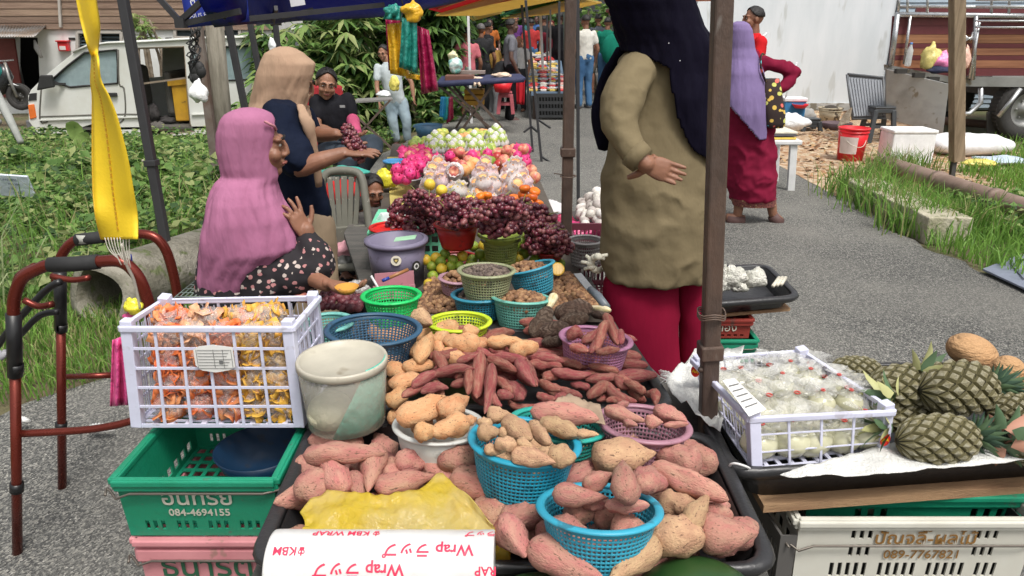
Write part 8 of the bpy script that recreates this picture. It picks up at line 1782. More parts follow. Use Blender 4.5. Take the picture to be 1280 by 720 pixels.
tb_ = MB(); rr_ = pxrings([(128, 345, 380, Yb_, .7), (140, 338, 388, Yb_, .75), (155, 334, 392, Yb_, .7), (180, 335, 396, Yb_, .66), (210, 340, 401, Yb_, .66), (240, 348, 408, Yb_, .66), (262, 354, 413, Yb_, .68), (281, 358, 414, Yb_, .7)], 18, 26); tb_.rings(rr_)
limb(tb_, [J(352, 150, Yb_-.10), J(360, 178, Yb_-.14), J(371, 200, Yb_-.17)], [.075, .07, .062]); limb(tb_, [J(378, 146, Yb_+.1), J(388, 160, Yb_+.12)], [.06, .05]); o = obj('shirt', tb_, navt, r); fuse(o, .009, 5); crease(o, .13, .016)
ab = MB(); limb(ab, [J(366, 196, Yb_-.16), J(374, 209, Yb_-.18), J(402, 200, Yb_-.18), J(430, 191, Yb_-.14)], [.036, .036, .030, .021]); hand(ab, J(429, 191, Yb_-.14), (1, .05, .0), (0, -.2, 1), .85, curl=(.2, .2, .25, .3), side=-1)
limb(ab, [J(386, 160, Yb_+.12), J(398, 168, Yb_+.1), J(420, 168, Yb_+.05)], [.034, .03, .022]); hand(ab, J(419, 168, Yb_+.05), (1, -.05, -.05), (.1, 0, -1), .82, curl=(.4, .45, .5, .5), side=1); o = obj('arms', ab, SK['br'], r); fuse(o, .0035, 2)
lg = MB(); limb(lg, [J(378, 278, Yb_+.02), J(384, 330, Yb_+.04), (J(388, 400, Yb_).x, Yb_+.04, .1)], [.075, .072, .06]); limb(lg, [J(395, 280, Yb_), J(400, 325, Yb_), (J(404, 400, Yb_).x, Yb_, .1)], [.075, .07, .06]); o = obj('trousers', lg, pntb, r); fuse(o, .011, 6); ruffle(o, .1, .02)
obj('foot', MB().tube([(J(388, 400, Yb_).x-.03, Yb_, .04), (J(388, 400, Yb_).x+.15, Yb_-.02, .03)], [.04, .03], 10), SK['br'], r); obj('foot', MB().tube([(J(412, 400, Yb_).x-.03, Yb_, .04), (J(412, 400, Yb_).x+.15, Yb_-.03, .03)], [.04, .03], 10), SK['br'], r)
for px, py, dy in ((440, 178, -.05), (447, 188, -.12), (438, 170, .0)):
 c = J(px, py, Yb_+dy); r_ = nob('grape_bunch', None); COL.objects.link(r_); r_.location = c; r_.scale = (.6, .6, .7); r_.rotation_euler = (.3*dy, 1.2, 0); props(r_, {440: 'bunch of grapes between the hands of the woman in beige hijab', 447: 'bunch of grapes resting on her open lower hand', 438: 'bunch of grapes under her upper hand'}[px], 'grapes')
 o = nob('grapes', GB[px % 4]); COL.objects.link(o); o.parent = r_; o['kind'] = 'stuff'
# seated man in black
Ym_ = 5.3; s_ = 1.0
P = dict(pel=J(424, 188, Ym_+.05), nk=J(411, 120, Ym_), hd=J(408, 105, Ym_-.04), shl=J(434, 125, Ym_+.02), shr=J(396, 127, Ym_-.02), ell=J(443, 155, Ym_-.05), elr=J(397, 158, Ym_-.12), wrl=J(436, 178, Ym_-.2), wrr=J(422, 168, Ym_-.28), knl=J(468, 182, Ym_-.35), knr=J(436, 196, Ym_-.42), anl=J(452, 210, Ym_-.30), anr=J(428, 232, Ym_-.42), base=Vec((J(424, 188, Ym_).x, Ym_, 0)))
r = person('seated man in black t-shirt and dark jeans beside the stall', P, (.35, -1, 0), .88, cloth('black', (.016, .016, .02)), cloth('jeans_dark', (.05, .065, .085)), SK['md'], vox=.009, sleeve=.55, htilt=12, hroll=-8)
obj('chest_logo', MB().box(J(428, 133, Ym_-.14), (.035, .01, .016)), M('logo_grey', (.35, .35, .35)), r); o = MB(); limb(o, [J(441, 150, Ym_-.06), J(445, 168, Ym_-.14)], [.045, .042]); obj('pink_sleeve', o, cloth('hotpink', (.55, .10, .2)), r)
r = thing('red_chair', 'red patterned plastic chair behind the man in black', 'chair', (J(400, 190, Ym_).x, Ym_+.2, 0)); rc = floral('red_pattern', (.45, .03, .04), [(.6, .5, .5), (.45, .03, .04), (.7, .62, .6)], 30, .35)
obj('backrest', MB().box(J(396, 150, Ym_+.28), (.42, .04, .5)), rc, r, bevel=.02); obj('seat', MB().box(J(402, 195, Ym_+.05), (.42, .4, .04)), rc, r, bevel=.015)
cx_ = J(402, 195, Ym_);
for sx in (-.18, .18):
 for sy in (-.12, .22): obj('leg', MB().bar((cx_.x+sx, Ym_+.05+sy, cx_.z), (cx_.x+sx*1.1, Ym_+.05+sy*1.1, 0), .04), rc, r)
# grey plastic chair (near) and boys
Yc = 3.55; r = thing('plastic_chair', 'worn grey green plastic chair with slatted back beside the stall', 'chair', (J(430, 320, Yc).x, Yc, 0)); gch = M('chair_grey', (.16, .155, .125), .6, spot=(.35, .33, .28), sscale=22, sthr=.62)
obj('back_frame', MB().tube(smoothpath([J(418, 345, Yc), J(408, 290, Yc+.02), J(403, 240, Yc+.05), (J(405, 222, Yc+.06)), J(415, 214, Yc+.07), J(440, 214, Yc+.06), J(452, 222, Yc+.04), J(457, 250, Yc), J(464, 300, Yc-.05), J(468, 345, Yc-.1)], 4), .020, 8), gch, r)
for k in range(5): obj('slat', MB().bar(J(412+k*9, 220+abs(k-2), Yc+.05), J(419+k*6.2, 290, Yc+.0), .025 if k != 2 else .03, .01, up=(0, 1, 0)), gch, r, bevel=.003)
obj('cross_rail', MB().bar(J(411, 295, Yc), J(463, 290, Yc-.03), .08, .02, up=(0, 1, 0)), gch, r, bevel=.005)
sc_ = J(440, 326, Yc-.1); obj('seat', MB().box((sc_.x, Yc-.02, sc_.z), (.36, .4, .03)), gch, r, bevel=.012)
for sx in (-.15, .17):
 for sy in (-.17, .17): obj('leg', MB().bar((sc_.x+sx, Yc+sy, sc_.z), (sc_.x+sx*1.15, Yc+sy*1.2, 0), .045), gch, r, bevel=.005)
def kid(label, px, py, Y, s, shirt, fwd, tilt, dx=0):
 hd = J(px, py, Y); b = Vec((hd.x, Y, 0)); L = lambda x, y, z: hd+Vec((x, y, z))*s
 P = dict(hd=hd, nk=L(0, .02, -.16), shl=L(.14, 0, -.2), shr=L(-.14, 0, -.2), pel=L(0, .08, -.62), ell=L(.18, -.08, -.42), elr=L(-.18, -.08, -.42), wrl=L(.08, -.25, -.45), wrr=L(-.08, -.25, -.45), knl=L(.14, -.32, -.58), knr=L(-.14, -.32, -.58), anl=L(.12, -.30, -.95), anr=L(-.12, -.30, -.95), base=b)
 return person(label, P, fwd, s, shirt, cloth('kid_pants', (.03, .03, .04)), SK['br'], vox=.007, htilt=tilt)
kid('small boy in red and blue shirt peeking out behind the grey chair', 466, 238, 3.95, .72, floral('kid_red', (.5, .02, .03), [(.5, .02, .03), (.03, .06, .3), (.6, .55, .55)], 14, .5), (.5, -.9, 0), 20)
kid('child with dark hair bent down behind the slats of the grey chair', 446, 262, 3.85, .66, cloth('kid_pink', (.62, .35, .38)), (-.4, -.7, 0), 55)
bag('red_cushion', 'red cloth bundle seen through the slats of the grey chair', 'bundle', 428, 240, 3.85, 50, 34, cloth('bundle_red', (.50, .03, .03)), 71, .5); bag('teal_netting', 'teal green netting draped above the grey chair back', 'net', 430, 214, 3.9, 56, 14, plastic('net_teal', (.05, .35, .28), 1), 72, .4)
bag('pink_cloth', 'pink patterned cloth on the seat of the grey chair', 'cloth', 432, 312, 3.5, 34, 22, rc if False else cloth('pink_pat', (.6, .3, .34), spot=(.75, .7, .7), sscale=30), 73); bag('magenta_cup', 'magenta and white cup by the boy', 'cup', 449, 285, 3.7, 22, 14, M('cup_mag', (.65, .2, .45), .4, col2=(.7, .7, .7), scale=12), 74); bag('grey_pot', 'dark round pot under the grey chair seat', 'pot', 432, 330, 3.4, 34, 22, M('pot_dark', (.06, .06, .055), .5), 75)
# woman in khaki blouse, navy hijab
Yk = 2.35; kha = cloth('khaki', (.19, .152, .088), col2=(.165, .13, .074), scale=3, bump=.5, bscale=8, stretch=(1, 1, .7)); mrn = cloth('maroon_red', (.23, .006, .03), bump=.3, bscale=8); nvy = cloth('navy_hijab', (.004, .003, .011))
r = thing('person', 'large woman from behind in khaki blouse, navy hijab and red skirt', 'person', (J(815, 300, Yk).x, Yk, 0))
ty = MB(); ty.rings(pxrings([(52, 800, 850, Yk+.02, .6), (62, 780, 878, Yk, .55), (75, 770, 884, Yk, .5), (100, 766, 886, Yk, .52), (140, 766, 886, Yk, .54), (180, 758, 886, Yk, .56), (215, 752, 888, Yk, .6), (250, 750, 890, Yk, .64), (290, 750, 891, Yk, .68), (325, 752, 890, Yk, .7), (346, 755, 888, Yk, .7)], 26, 40))
limb(ty, [J(797, 88, Yk-.05), J(779, 118, Yk-.13), J(774, 152, Yk-.17)], [.068, .066, .060]); limb(ty, [J(774, 152, Yk-.17), J(785, 178, Yk-.21), J(798, 197, Yk-.25)], [.060, .048, .037])
limb(ty, [J(862, 82, Yk+.04), J(872, 130, Yk+.12), J(868, 175, Yk+.16)], [.06, .055, .045])
o = obj('blouse', ty, kha, r); fuse(o, .0075, 6); ruffle(o, .16, .010); crease(o, .16, .014)
obj('cuff', MB().tube([J(791, 190, Yk-.245), J(803, 201, Yk-.26)], [.044, .041], 16), kha, r)
hb = MB(); limb(hb, [J(796, 196, Yk-.25), J(808, 205, Yk-.262)], [.027, .025]); hand(hb, J(804, 203, Yk-.262), (1, .06, -.38), (0, 1, -.2), .84, curl=(.2, .22, .25, .3), spread=.06, side=1, thumb=-.2)
hb.tube([J(808, 210, Yk-.25), J(796, 218, Yk-.24), J(785, 222, Yk-.22)], [.013, .011, .008], 8); o = obj('hand', hb, SK['br'], r); fuse(o, .003, 2)
lg = MB(); lg.rings(pxrings([(300, 764, 846, Yk, .6), (335, 760, 848, Yk, .62), (360, 754, 848, Yk, .75), (420, 758, 849, Yk, .75), (480, 768, 850, Yk, .7), (560, 775, 850, Yk, .7)], 20, 30)); o = obj('skirt_fold', lg, mrn, r); ruffle(o, .16, .03)
lg = MB(); lg.rings(pxrings([(285, 840, 888, Yk+.03, .9), (360, 846, 887, Yk+.03, .9), (420, 849, 887, Yk+.03, .9), (560, 850, 886, Yk+.03, .9)], 20, 30)); o = obj('skirt_fold', lg, mrn, r); ruffle(o, .16, .03)
for x in (800, 866): p = J(x, 500, Yk); obj('foot', MB().tube([(p.x, Yk-.05, .04), (p.x+.02, Yk+.15, .03)], [.045, .035], 10), SK['br'], r)
for x in (800, 866):
 p = J(x, 500, Yk); q = MB(); limb(q, [(p.x, Yk, .4), (p.x, Yk, .1)], [.035, .03]); obj('leg', q, SK['br'], r)
hc = J(800, -12, Yk); head(r, hc, (-1, .35, 0), .98, SK['md'], 0, ears=False)
tab = [(-62, 790, 815, Yk, 1), (-58, 776, 832, Yk, 1), (-45, 760, 850, Yk, .95), (-25, 752, 860, Yk, .9), (0, 750, 868, Yk, .85), (15, 758, 873, Yk, .80), (30, 764, 878, Yk, .78), (45, 771, 887, Yk, .72), (56, 776, 892, Yk, .70), (66, 778, 893, Yk, .70), (90, 778, 893, Yk, .68), (120, 784, 893, Yk-.01, .68), (150, 792, 893, Yk-.01, .66), (180, 806, 893, Yk-.01, .66), (199, 830, 893, Yk-.01, .66)]
def slk(i, j, rr_):
 p = rr_[i][j]; v = p-Vec((0, 0, CAM_H)); f_ = v.y*_cp-v.z*_sp; x = 640+FPX*v.x/f_; y = 360-FPX*(v.y*_sp+v.z*_cp)/f_
 if p.y > Yk+.05: return y > 120
 return y > 62+max(0, 0) and x < lerp_tab([(62, 783), (72, 812), (85, 835), (110, 838), (138, 843), (165, 852), (185, 864), (200, 885)], y)[0]
hijab(r, tab, 110, 120, hc+Vec((-.05, .01, -.0)), (-1, .25, -.45), (.062, .10), nvy, seed=21, ruf=.016, cond=slk, pw=2.1)
tl = MB().tube(smoothpath([J(778, 62, Yk+.02), J(763, 90, Yk+.05), J(753, 120, Yk+.07), J(751, 150, Yk+.08), J(760, 186, Yk+.09)], 5), [.03]*4+[.035]*8+[.04]*8+[.02], 12, flat=.5); obj('hijab_front', tl, nvy, r)
for k in range(2): obj('bead', MB().ell(J(836+(k % 3)*13+k, 54+k*22, Yk-.18), .0018, 6, 5), M('bead_silver', (.6, .6, .62), .2), r)
# walking woman in lavender hijab
Yl = 6.05; lav = cloth('lavender', (.23, .17, .34), col2=(.19, .14, .28), scale=3); mr2 = cloth('maroon_dress', (.19, .010, .035), bump=.1); r = thing('person', 'woman walking away in lavender hijab and long maroon dress with dotted bag', 'person', (J(940, 275, Yl).x, Yl, 0))
hc = J(925, 48, Yl); head(r, hc+Vec((0, 0, -.02)), (-.55, 1, 0), .78, SK['br'], 0, ears=False)
tab = [(27, 921, 930, Yl, 1), (30, 914, 936, Yl, 1), (38, 911, 940, Yl, .95), (50, 910, 942, Yl, .9), (60, 910, 943, Yl, .85), (72, 909, 948, Yl, .85), (92, 907, 954, Yl-.03, .85), (125, 906, 956, Yl-.06, .9), (142, 906, 957, Yl-.07, .9), (158, 907, 957, Yl-.07, .9), (172, 908, 957, Yl-.07, .9)]
def sll(i, j, rr_, off=0):
 p = rr_[i][j]; v = p-Vec((0, 0, CAM_H)); f_ = v.y*_cp-v.z*_sp; x = 640+FPX*v.x/f_; y = 360-FPX*(v.y*_sp+v.z*_cp)/f_
 if p.y > Yl+.05: return y > 130
 return y > 126+max(0, x-907)*1.15-off
hijab(r, tab, 80, 90, None, None, None, lav, seed=31, ruf=.016, cond=sll)
trim = floral('lav_trim', (.45, .42, .6), [(.75, .72, .8), (.12, .1, .3), (.7, .7, .8), (.3, .25, .5)], 60, .45)
hijab(r, [(a, b_-1.2, c_+1.2, Yl-.012, e) for a, b_, c_, _, e in tab[6:]], 40, 90, None, None, None, trim, name='hijab_border', seed=31, ruf=.016, cond=lambda i, j, q: sll(i, j, q, 0) or (not sll(i, j, q, 13)) or q[i][j].y > Yl+.05)
dr = MB(); dr.rings(pxrings([(62, 916, 944, Yl, .6), (72, 909, 956, Yl, .55), (95, 908, 957, Yl, .55), (130, 907, 964, Yl, .62), (150, 906, 968, Yl, .7), (180, 906, 971, Yl, .75), (220, 907, 973, Yl, .75), (249, 912, 972, Yl, .72)], 24, 30)); limb(dr, [J(952, 78, Yl), J(975, 84, Yl), J(992, 90, Yl+.02)], [.065, .06, .055]); limb(dr, [J(992, 90, Yl+.02), J(984, 103, Yl-.02), J(972, 112, Yl-.08)], [.055, .048, .04])
o = obj('dress', dr, mr2, r); fuse(o, .012, 6); crease(o, .2, .03)
obj('dress_hem', MB().rings(pxrings([(247, 913, 970, Yl, .72), (256, 916, 969, Yl, .70)], 3, 30), cap=(False, False)), floral('hem_pat', (.2, .06, .05), [(.4, .3, .15), (.1, .03, .03), (.5, .3, .2)], 60, .4), r)
for q_ in ((926, 922), (962, 966)): lgm = MB(); limb(lgm, [J(q_[0], 240, Yl), J(q_[1], 268, Yl)], [.05, .036]); o = obj('leg', lgm, SK['br'], r); fuse(o, .008, 3)
sdl = M('sandal', (.10, .05, .045), .7)
for pts in ([(908, 271), (918, 272), (930, 273)], [(966, 266), (970, 272), (976, 276)]):
 q = [J(x, y, Yl) for x, y in pts]; obj('foot', MB().tube(q, [.03, .036, .03], 10), SK['br'], r); obj('sandal_sole', MB().tube([p-Vec((0, 0, .022)) for p in q], [.045, .05, .047], 12), sdl, r)
r = thing('shoulder_bag', 'dark shoulder bag with colourful dots carried by the walking woman', 'bag', J(968, 160, Yl-.12)); dots = floral('dot_bag', (.035, .02, .018), [(.75, .15, .12), (.1, .45, .5), (.75, .5, .1), (.6, .6, .15), (.7, .3, .45)], 22, .40)
bmb = MB(); bmb.rings(pxrings([(98, 956, 974, Yl-.1, .45), (115, 954, 977, Yl-.12, .5), (140, 955, 981, Yl-.13, .55), (157, 957, 981, Yl-.13, .5), (160, 960, 978, Yl-.13, .4)], 16, 24, pw=3)); obj('bag_body', bmb, dots, r)
obj('strap', MB().tube(smoothpath([J(957, 102, Yl-.14), J(951, 84, Yl-.15), J(952, 68, Yl-.05), J(958, 74, Yl+.05)], 4), .014, 8, flat=.4), dots, r)
# others
redt = cloth('red_polo', (.55, .015, .02)); P, f, s = standing(946, 9, 7.6, 1.66, 262, zfoot=None, arms='fold'); r = person('man in red polo shirt standing behind the woman in lavender', P, f, s, redt, cloth('dark_trouser', (.03, .03, .035)), SK['br'], vox=.010)
obj('collar_stripe', MB().tube([J(953, 46, 7.45), J(958, 42, 7.5)], .012, 6), M('ink_white', (.75, .75, .78)), r)
jl = cloth('jeans_light', (.27, .36, .42), col2=(.36, .44, .48), scale=2); gry = cloth('grey_shirt', (.47, .52, .54))
Yg = 11.4; P = dict(hd=J(479, 66, Yg), nk=J(485, 79, Yg), shl=J(502, 84, Yg+.05), shr=J(472, 84, Yg-.02), pel=J(495, 128, Yg), ell=J(514, 103, Yg), elr=J(471, 108, Yg-.1), wrl=J(517, 121, Yg-.05), wrr=J(474, 127, Yg-.2), knl=J(508, 152, Yg-.05), knr=J(491, 152, Yg-.1), anl=J(509, 177, Yg), anr=J(496, 178, Yg-.05)); r = person('man in light grey t-shirt and faded jeans standing by the shrubs', P, (-.25, -1, 0), .95, gry, jl, SK['md'], vox=.012, sleeve=.6, htilt=15, shoes=M('sandal', (.10, .05, .045)), belly=.04, pant_end=.8)
bag('yellow_print', 'yellow plastic bag held against the man in grey shirt', 'bag', 493, 104, 11.1, 13, 20, plastic('bag_yellow3', (.78, .68, .15), 1), 81); bag('white_parcel', 'white plastic parcel on the low folding table', 'parcel', 480, 118, 10.9, 20, 10, plastic('bag_white', (.72, .74, .75), 1), 82)
def far(px, top, Y, h, yaw, label, sc, pc, sk='br', **k):
 lean = k.pop('lean', 0); arms = k.pop('arms', 'down'); zf = k.pop('zf', None); P, f, s = standing(px, top, Y, h, yaw, zf, lean, arms); return person(label, P, f, s, sc, pc, SK[sk], vox=.016, **k)
drk = cloth('darkgrey', (.03, .03, .033)); jb = cloth('jeans_blue', (.05, .12, .24), col2=(.08, .17, .3), scale=3)
far(583, 35, 13.6, 1.62, -15, 'man in pink shirt and grey shorts seen from behind at the back table', cloth('pinkshirt', (.55, .16, .19)), cloth('short_grey', (.2, .22, .22)), pant_end=-.05)
far(601, 30, 14.4, 1.66, -10, 'man in black shirt with grey hair seen from behind at the back table', drk, drk, 'br', hair=greyh)
far(609, 28, 16.5, 1.66, 60, 'man in dark shirt half hidden behind the back table customers', drk, drk)
far(621, 44, 14.6, 1.45, -30, 'person in mustard shirt leaning over the back table', cloth('mustard', (.28, .17, .045)), drk, lean=.5, arms='front')
far(616, 60, 14.0, 1.30, 60, 'person in black leaning forward beside the man in grey t-shirt', drk, cloth('grey_tr', (.2, .2, .21)), lean=.5, arms='front')
far(638, 24, 13.0, 1.68, 80, 'slim dark man in grey t-shirt standing sideways by the folding table', cloth('grey_tee', (.15, .15, .17)), cloth('black_tr', (.012, .012, .014)), 'dk', shoes=M('sandal', (.10, .05, .045)))
far(649, 45, 14.2, 1.35, 200, 'bald elderly man sitting behind the man in grey t-shirt', cloth('white_sleeve', (.5, .5, .5)), drk, 'br', hair=None)
far(671, 20, 24, 1.7, 190, 'distant person in blue shirt standing at the end of the lane', cloth('blue_shirt', (.06, .13, .32)), cloth('white_tr', (.5, .5, .5)), 'dk')
far(689, 26, 17.5, 1.55, 185, 'woman in dark maroon headscarf behind the fish stall', cloth('wine2', (.11, .012, .02)), cloth('wine3', (.09, .01, .015)), 'br', hair=cloth('scarf_wine', (.1, .012, .02)))
far(700, 15, 16.5, 1.7, 30, 'tall person in black standing beside the woman in maroon', cloth('blk2', (.01, .01, .012)), cloth('blk2', (.01, .01, .012)), 'dk')
far(733, 19, 14.7, 1.70, -25, 'man in white shirt and blue jeans walking away on the lane', cloth('white_shirt', (.62, .61, .56)), jb, shoes=M('shoe_grey', (.12, .12, .13), .6))
far(749, 18, 17.2, 1.68, -20, 'man in dark grey shirt and shorts beyond the man in white', cloth('slate', (.06, .065, .08)), cloth('short_khaki', (.16, .14, .11)), pant_end=-.02)
r = far(760, 22, 16.0, 1.62, 20, 'person with green backpack partly hidden by the woman in khaki', cloth('green_bp', (.01, .18, .12)), jb, 'br'); c_ = J(764, 62, 15.75); obj('backpack', MB().ell(c_, (.2, .14, .3), 16, 12), cloth('green_bp', (.01, .18, .12)), r)
far(612, 24, 20, 1.66, 170, 'seller in orange shirt far behind the back table', cloth('orange_d', (.4, .12, .03)), drk, 'dk')
far(645, 20, 23, 1.64, 200, 'distant woman in purple headscarf on the left of the lane', cloth('purple_d', (.14, .05, .2)), drk, 'br', hair=cloth('purple_d', (.14, .05, .2)))
far(664, 24, 19, 1.6, 0, 'shopper in red shirt walking down the lane beyond the stalls', cloth('red_d', (.4, .04, .04)), jb, 'br')
far(680, 20, 21, 1.66, 30, 'shopper in black beside the white tent leg', drk, drk, 'br')
far(720, 24, 24, 1.64, 10, 'distant shopper in cream shirt left of the man in white', cloth('cream_d', (.5, .45, .33)), drk, 'br')
far(575, 60, 22, 1.6, 180, 'distant seller in dark clothes far behind the hanging bags', drk, drk, 'dk'); far(655, 22, 27, 1.66, 150, 'distant shopper in dark shirt at the far end of the lane', cloth('teal_d', (.04, .12, .13)), drk, 'dk'); far(681, 22, 30, 1.62, 10, 'distant shopper in grey shirt deep in the market lane', cloth('grey_d', (.25, .25, .25)), drk, 'dk')
# far stalls, tents
def tent(label, quads, poles=()):
 r = thing('striped_tent', label, 'tent', quads[0][0][0]);
 for (pts, mat_) in quads: obj('canopy_panel', MB().plate(pts, [], (0, 0, .02)), mat_, r)
 return r
tR, tY, tG, tW = [translucent(M('tent_'+n, c, .6, bump=.2, bscale=4), c, .55) for n, c in (('red', (.62, .07, .09)), ('yellow', (.75, .58, .22)), ('green', (.05, .28, .18)), ('white', (.72, .7, .6)))]
def strip(a, b_, c_, d_, Y0_, Y1_): return [J(*a, Y0_), J(*b_, Y0_), J(*c_, Y1_), J(*d_, Y1_)]
tent('red and yellow striped market tent above the far stalls on the left', [(strip((545, 20), (600, 20), (720, -4), (640, -10), 10.5, 9), tY), (strip((536, 12), (556, 17), (672, -6), (610, -14), 10.4, 9), tR), (strip((532, 4), (548, 12), (620, -12), (560, -18), 10.3, 9), tY)])
tent('green and yellow striped market tent over the middle of the lane', [(strip((627, 24), (690, 18), (752, 4), (720, -2), 15, 13), tY), (strip((625, 20), (660, 14), (740, -2), (690, -6), 14.9, 13), tG), (strip((640, 12), (700, 2), (730, -8), (660, -12), 14.8, 13), tY)])
tent('pale yellow tent corner seen between the two striped tents', [(strip((586, 22), (592, 26), (627, 17), (626, 11), 17, 16), tY), (strip((590, 18), (600, 20), (626, 12), (622, 8), 16.9, 16), tW)])
tent('red edged tent above the white building corner', [([J(862, 2, 12), J(906, 1, 12), J(906, -8, 11), J(862, -8, 11)], M('fascia_orange', (.65, .16, .07), .6))])
for (a, b_, Y, w_, m_, lab) in (((585, 12), (586, 44), 12.5, .04, wp, 'white tent leg between the pink shirted man and the shrubs'), ((652, 4), (664, 165), 9.6, .03, blkpole, 'slim dark tent leg left of the pair in front of the fish stall'), ((657, 0), (677, 203), 8.9, .03, blkpole, 'slim dark tent leg right of the pair with crossed feet'), ((675, 10), (678, 75), 15, .05, wp, 'white tent leg behind the fish stall'), ((684, 12), (684, 70), 16, .04, blkpole, 'thin dark tent leg near the woman in maroon'), ((699, 2), (699, 112), 13, .04, blkpole, 'dark tent leg at the left corner of the fish stall'), ((705, 2), (706, 95), 14.5, .035, M('pole_greenish', (.08, .11, .1), .5), 'greenish tent leg beside the middle brown leg'), ((688, 12), (688, 100), 13.8, .03, M('pole_grey2', (.3, .3, .3), .5), 'grey tent leg behind the fish trays')):
 A_, B_ = J(*a, Y), J(*b_, Y); k_ = (A_.z-gz(A_.x, A_.y))/(A_.z-B_.z); pole('tent_leg', lab, A_, A_+(B_-A_)*k_, w_, m_)
for a, b_ in (((677, 196), (688, 203)), ((673, 150), (688, 160)), ((664, 158), (655, 165)), ((664, 158), (672, 165))): props(obj('brace', MB().bar(J(*a, 9), J(*b_, 8.9), .02), blkpole), {688: 'dark foot brace sloping right from a slim tent leg', 655: 'dark foot brace sloping left from a slim tent leg', 672: 'short dark foot brace at the left slim tent leg'}[b_[0]]+(' nearest the viewer' if b_[1] > 200 else ''), 'brace')
# folding table with navy cloth
Yf = 11.0; navc = M('navy_cloth', (.03, .035, .09), .7); r = thing('folding_table', 'folding table with navy cloth and crossed wooden legs holding chickens', 'table', (J(600, 160, Yf).x, Yf, 0))
obj('tabletop', MB().plate([J(546, 103, Yf), J(657, 97, Yf), J(650, 92, Yf+.7), J(552, 95, Yf+.7)], [], (0, 0, -.03)), navc, r); obj('cloth_skirt', drape(((546, 103, 0), (657, 97, 0)), ((547, 109, 0), (655, 103, 0)), Yf-.02, 8, .01, 2), navc, r, solid=.004)
brw = M('leg_brown', (.10, .07, .055), .6)
for d in (0, .55):
 for a, b_ in (((550, 108), (619, 165)), ((617, 104), (575, 166)), ((580, 106), (628, 160)) if d == 0 else ((566, 106), (612, 163)), ((605, 104), (570, 160)) if d else ((560, 108), (604, 150))): obj('leg', MB().bar(J(*a, Yf+.1+d), J(*b_, Yf+.1+d), .035), brw, r)
pal = M('chicken', (.72, .55, .42), .5, bump=.4, bscale=20)
for px, py, w, h, lab in ((596, 99, 20, 7, 'plucked chicken hanging over the near edge of the folding table'), (628, 94, 26, 7, 'heap of plucked chickens at the right of the folding table')): bag('chicken', lab, 'chicken', px, py, Yf+.25, w, h, pal, px)
props(obj('hanging_chicken', MB().tube([J(594, 103, Yf-.05), J(593, 108, Yf-.06)], .02, 6).tube([J(598, 103, Yf-.05), J(600, 108, Yf-.06)], .02, 6), pal), 'pale chicken feet dangling over the table edge', 'chicken')
props(obj('wooden_tray', MB().box(J(575, 97, Yf+.3), (.42, .3, .08)), M('tray_wood', (.16, .07, .05), .6), bevel=.01), 'brown tray on the left of the folding table', 'tray'); props(obj('cutting_board', MB().box(J(590, 90, Yf+.6), (.4, .25, .04)), M('tray_wood2', (.25, .2, .18))), 'grey cutting board at the back of the folding table', 'board')
bag('white_teal_bag', 'white and teal plastic bag on the left of the folding table', 'bag', 569, 82, Yf+.4, 18, 20, M('bag_wt', (.65, .7, .68), .4, col2=(.1, .5, .45), scale=8, bump=.6, bscale=20), 91); bag('cream_bag', 'cream plastic bag on top of the white and teal one', 'bag', 566, 70, Yf+.5, 12, 12, plastic('bag_cream2', (.78, .72, .45), 1), 92)
r = thing('yellow_crate', 'yellow crate standing under the folding table', 'crate', J(594, 130, 11.6));
for k in range(3): obj('slat', MB().box(J(593, 114+k*7, 11.6), (.30, .25, .07)), yb, r, bevel=.01)
for px, cc, nm in ((554, (.02, .25, .5), 'blue'), (559, (.02, .3, .3), 'teal'), (563, (.3, .02, .06), 'maroon')): props(obj('hanging_bag', drape(((px-3, 121, 0), (px+3, 121, 0)), ((px-5, 146+(px-554), 0), (px+4, 148, 0)), 10.9, 3, .02), plastic('hb_'+nm, cc, 1), solid=.004), '%s plastic bag hanging from the left side of the folding table' % nm, 'bag')
props(obj('blue_basin', MB().lathe([(.16, 0), (.2, .16), (.19, .16), (.15, .01), (.001, .01)], 24, c=J(536, 170, 10.6)), P_('pl_basinb', (.05, .13, .22))), 'grey blue plastic basin on the ground beside the far edge of the stall', 'basin'); props(obj('dark_basin', MB().lathe([(.001, .03), (.2, .02), (.21, 0)], 24, c=J(534, 158, 10.8)), P_('pl_basinc', (.04, .09, .16))), 'darker blue basin stacked behind the grey blue one', 'basin')
r = stool(632, 143, .36, .22, .27, M('stool_pink', (.42, .10, .12), .4), 'pinkish red plastic stool beside the slim dark man', Y=12.6); props(obj('red_basin', MB().lathe([(.12, 0), (.17, .16), (.16, .16), (.11, .01), (.001, .01)], 18, c=J(628, 115, 12.6)), M('red_bucket', (.72, .02, .03))), 'red plastic basin standing on the pinkish stool', 'basin'); props(obj('red_cloth', drape(((645, 97, 0), (656, 97, 0)), ((646, 130, 0), (655, 131, 0)), 12.2, 3, .03), cloth('redc', (.45, .02, .03)), solid=.01), 'dark red cloth hanging at the right of the folding table', 'cloth')
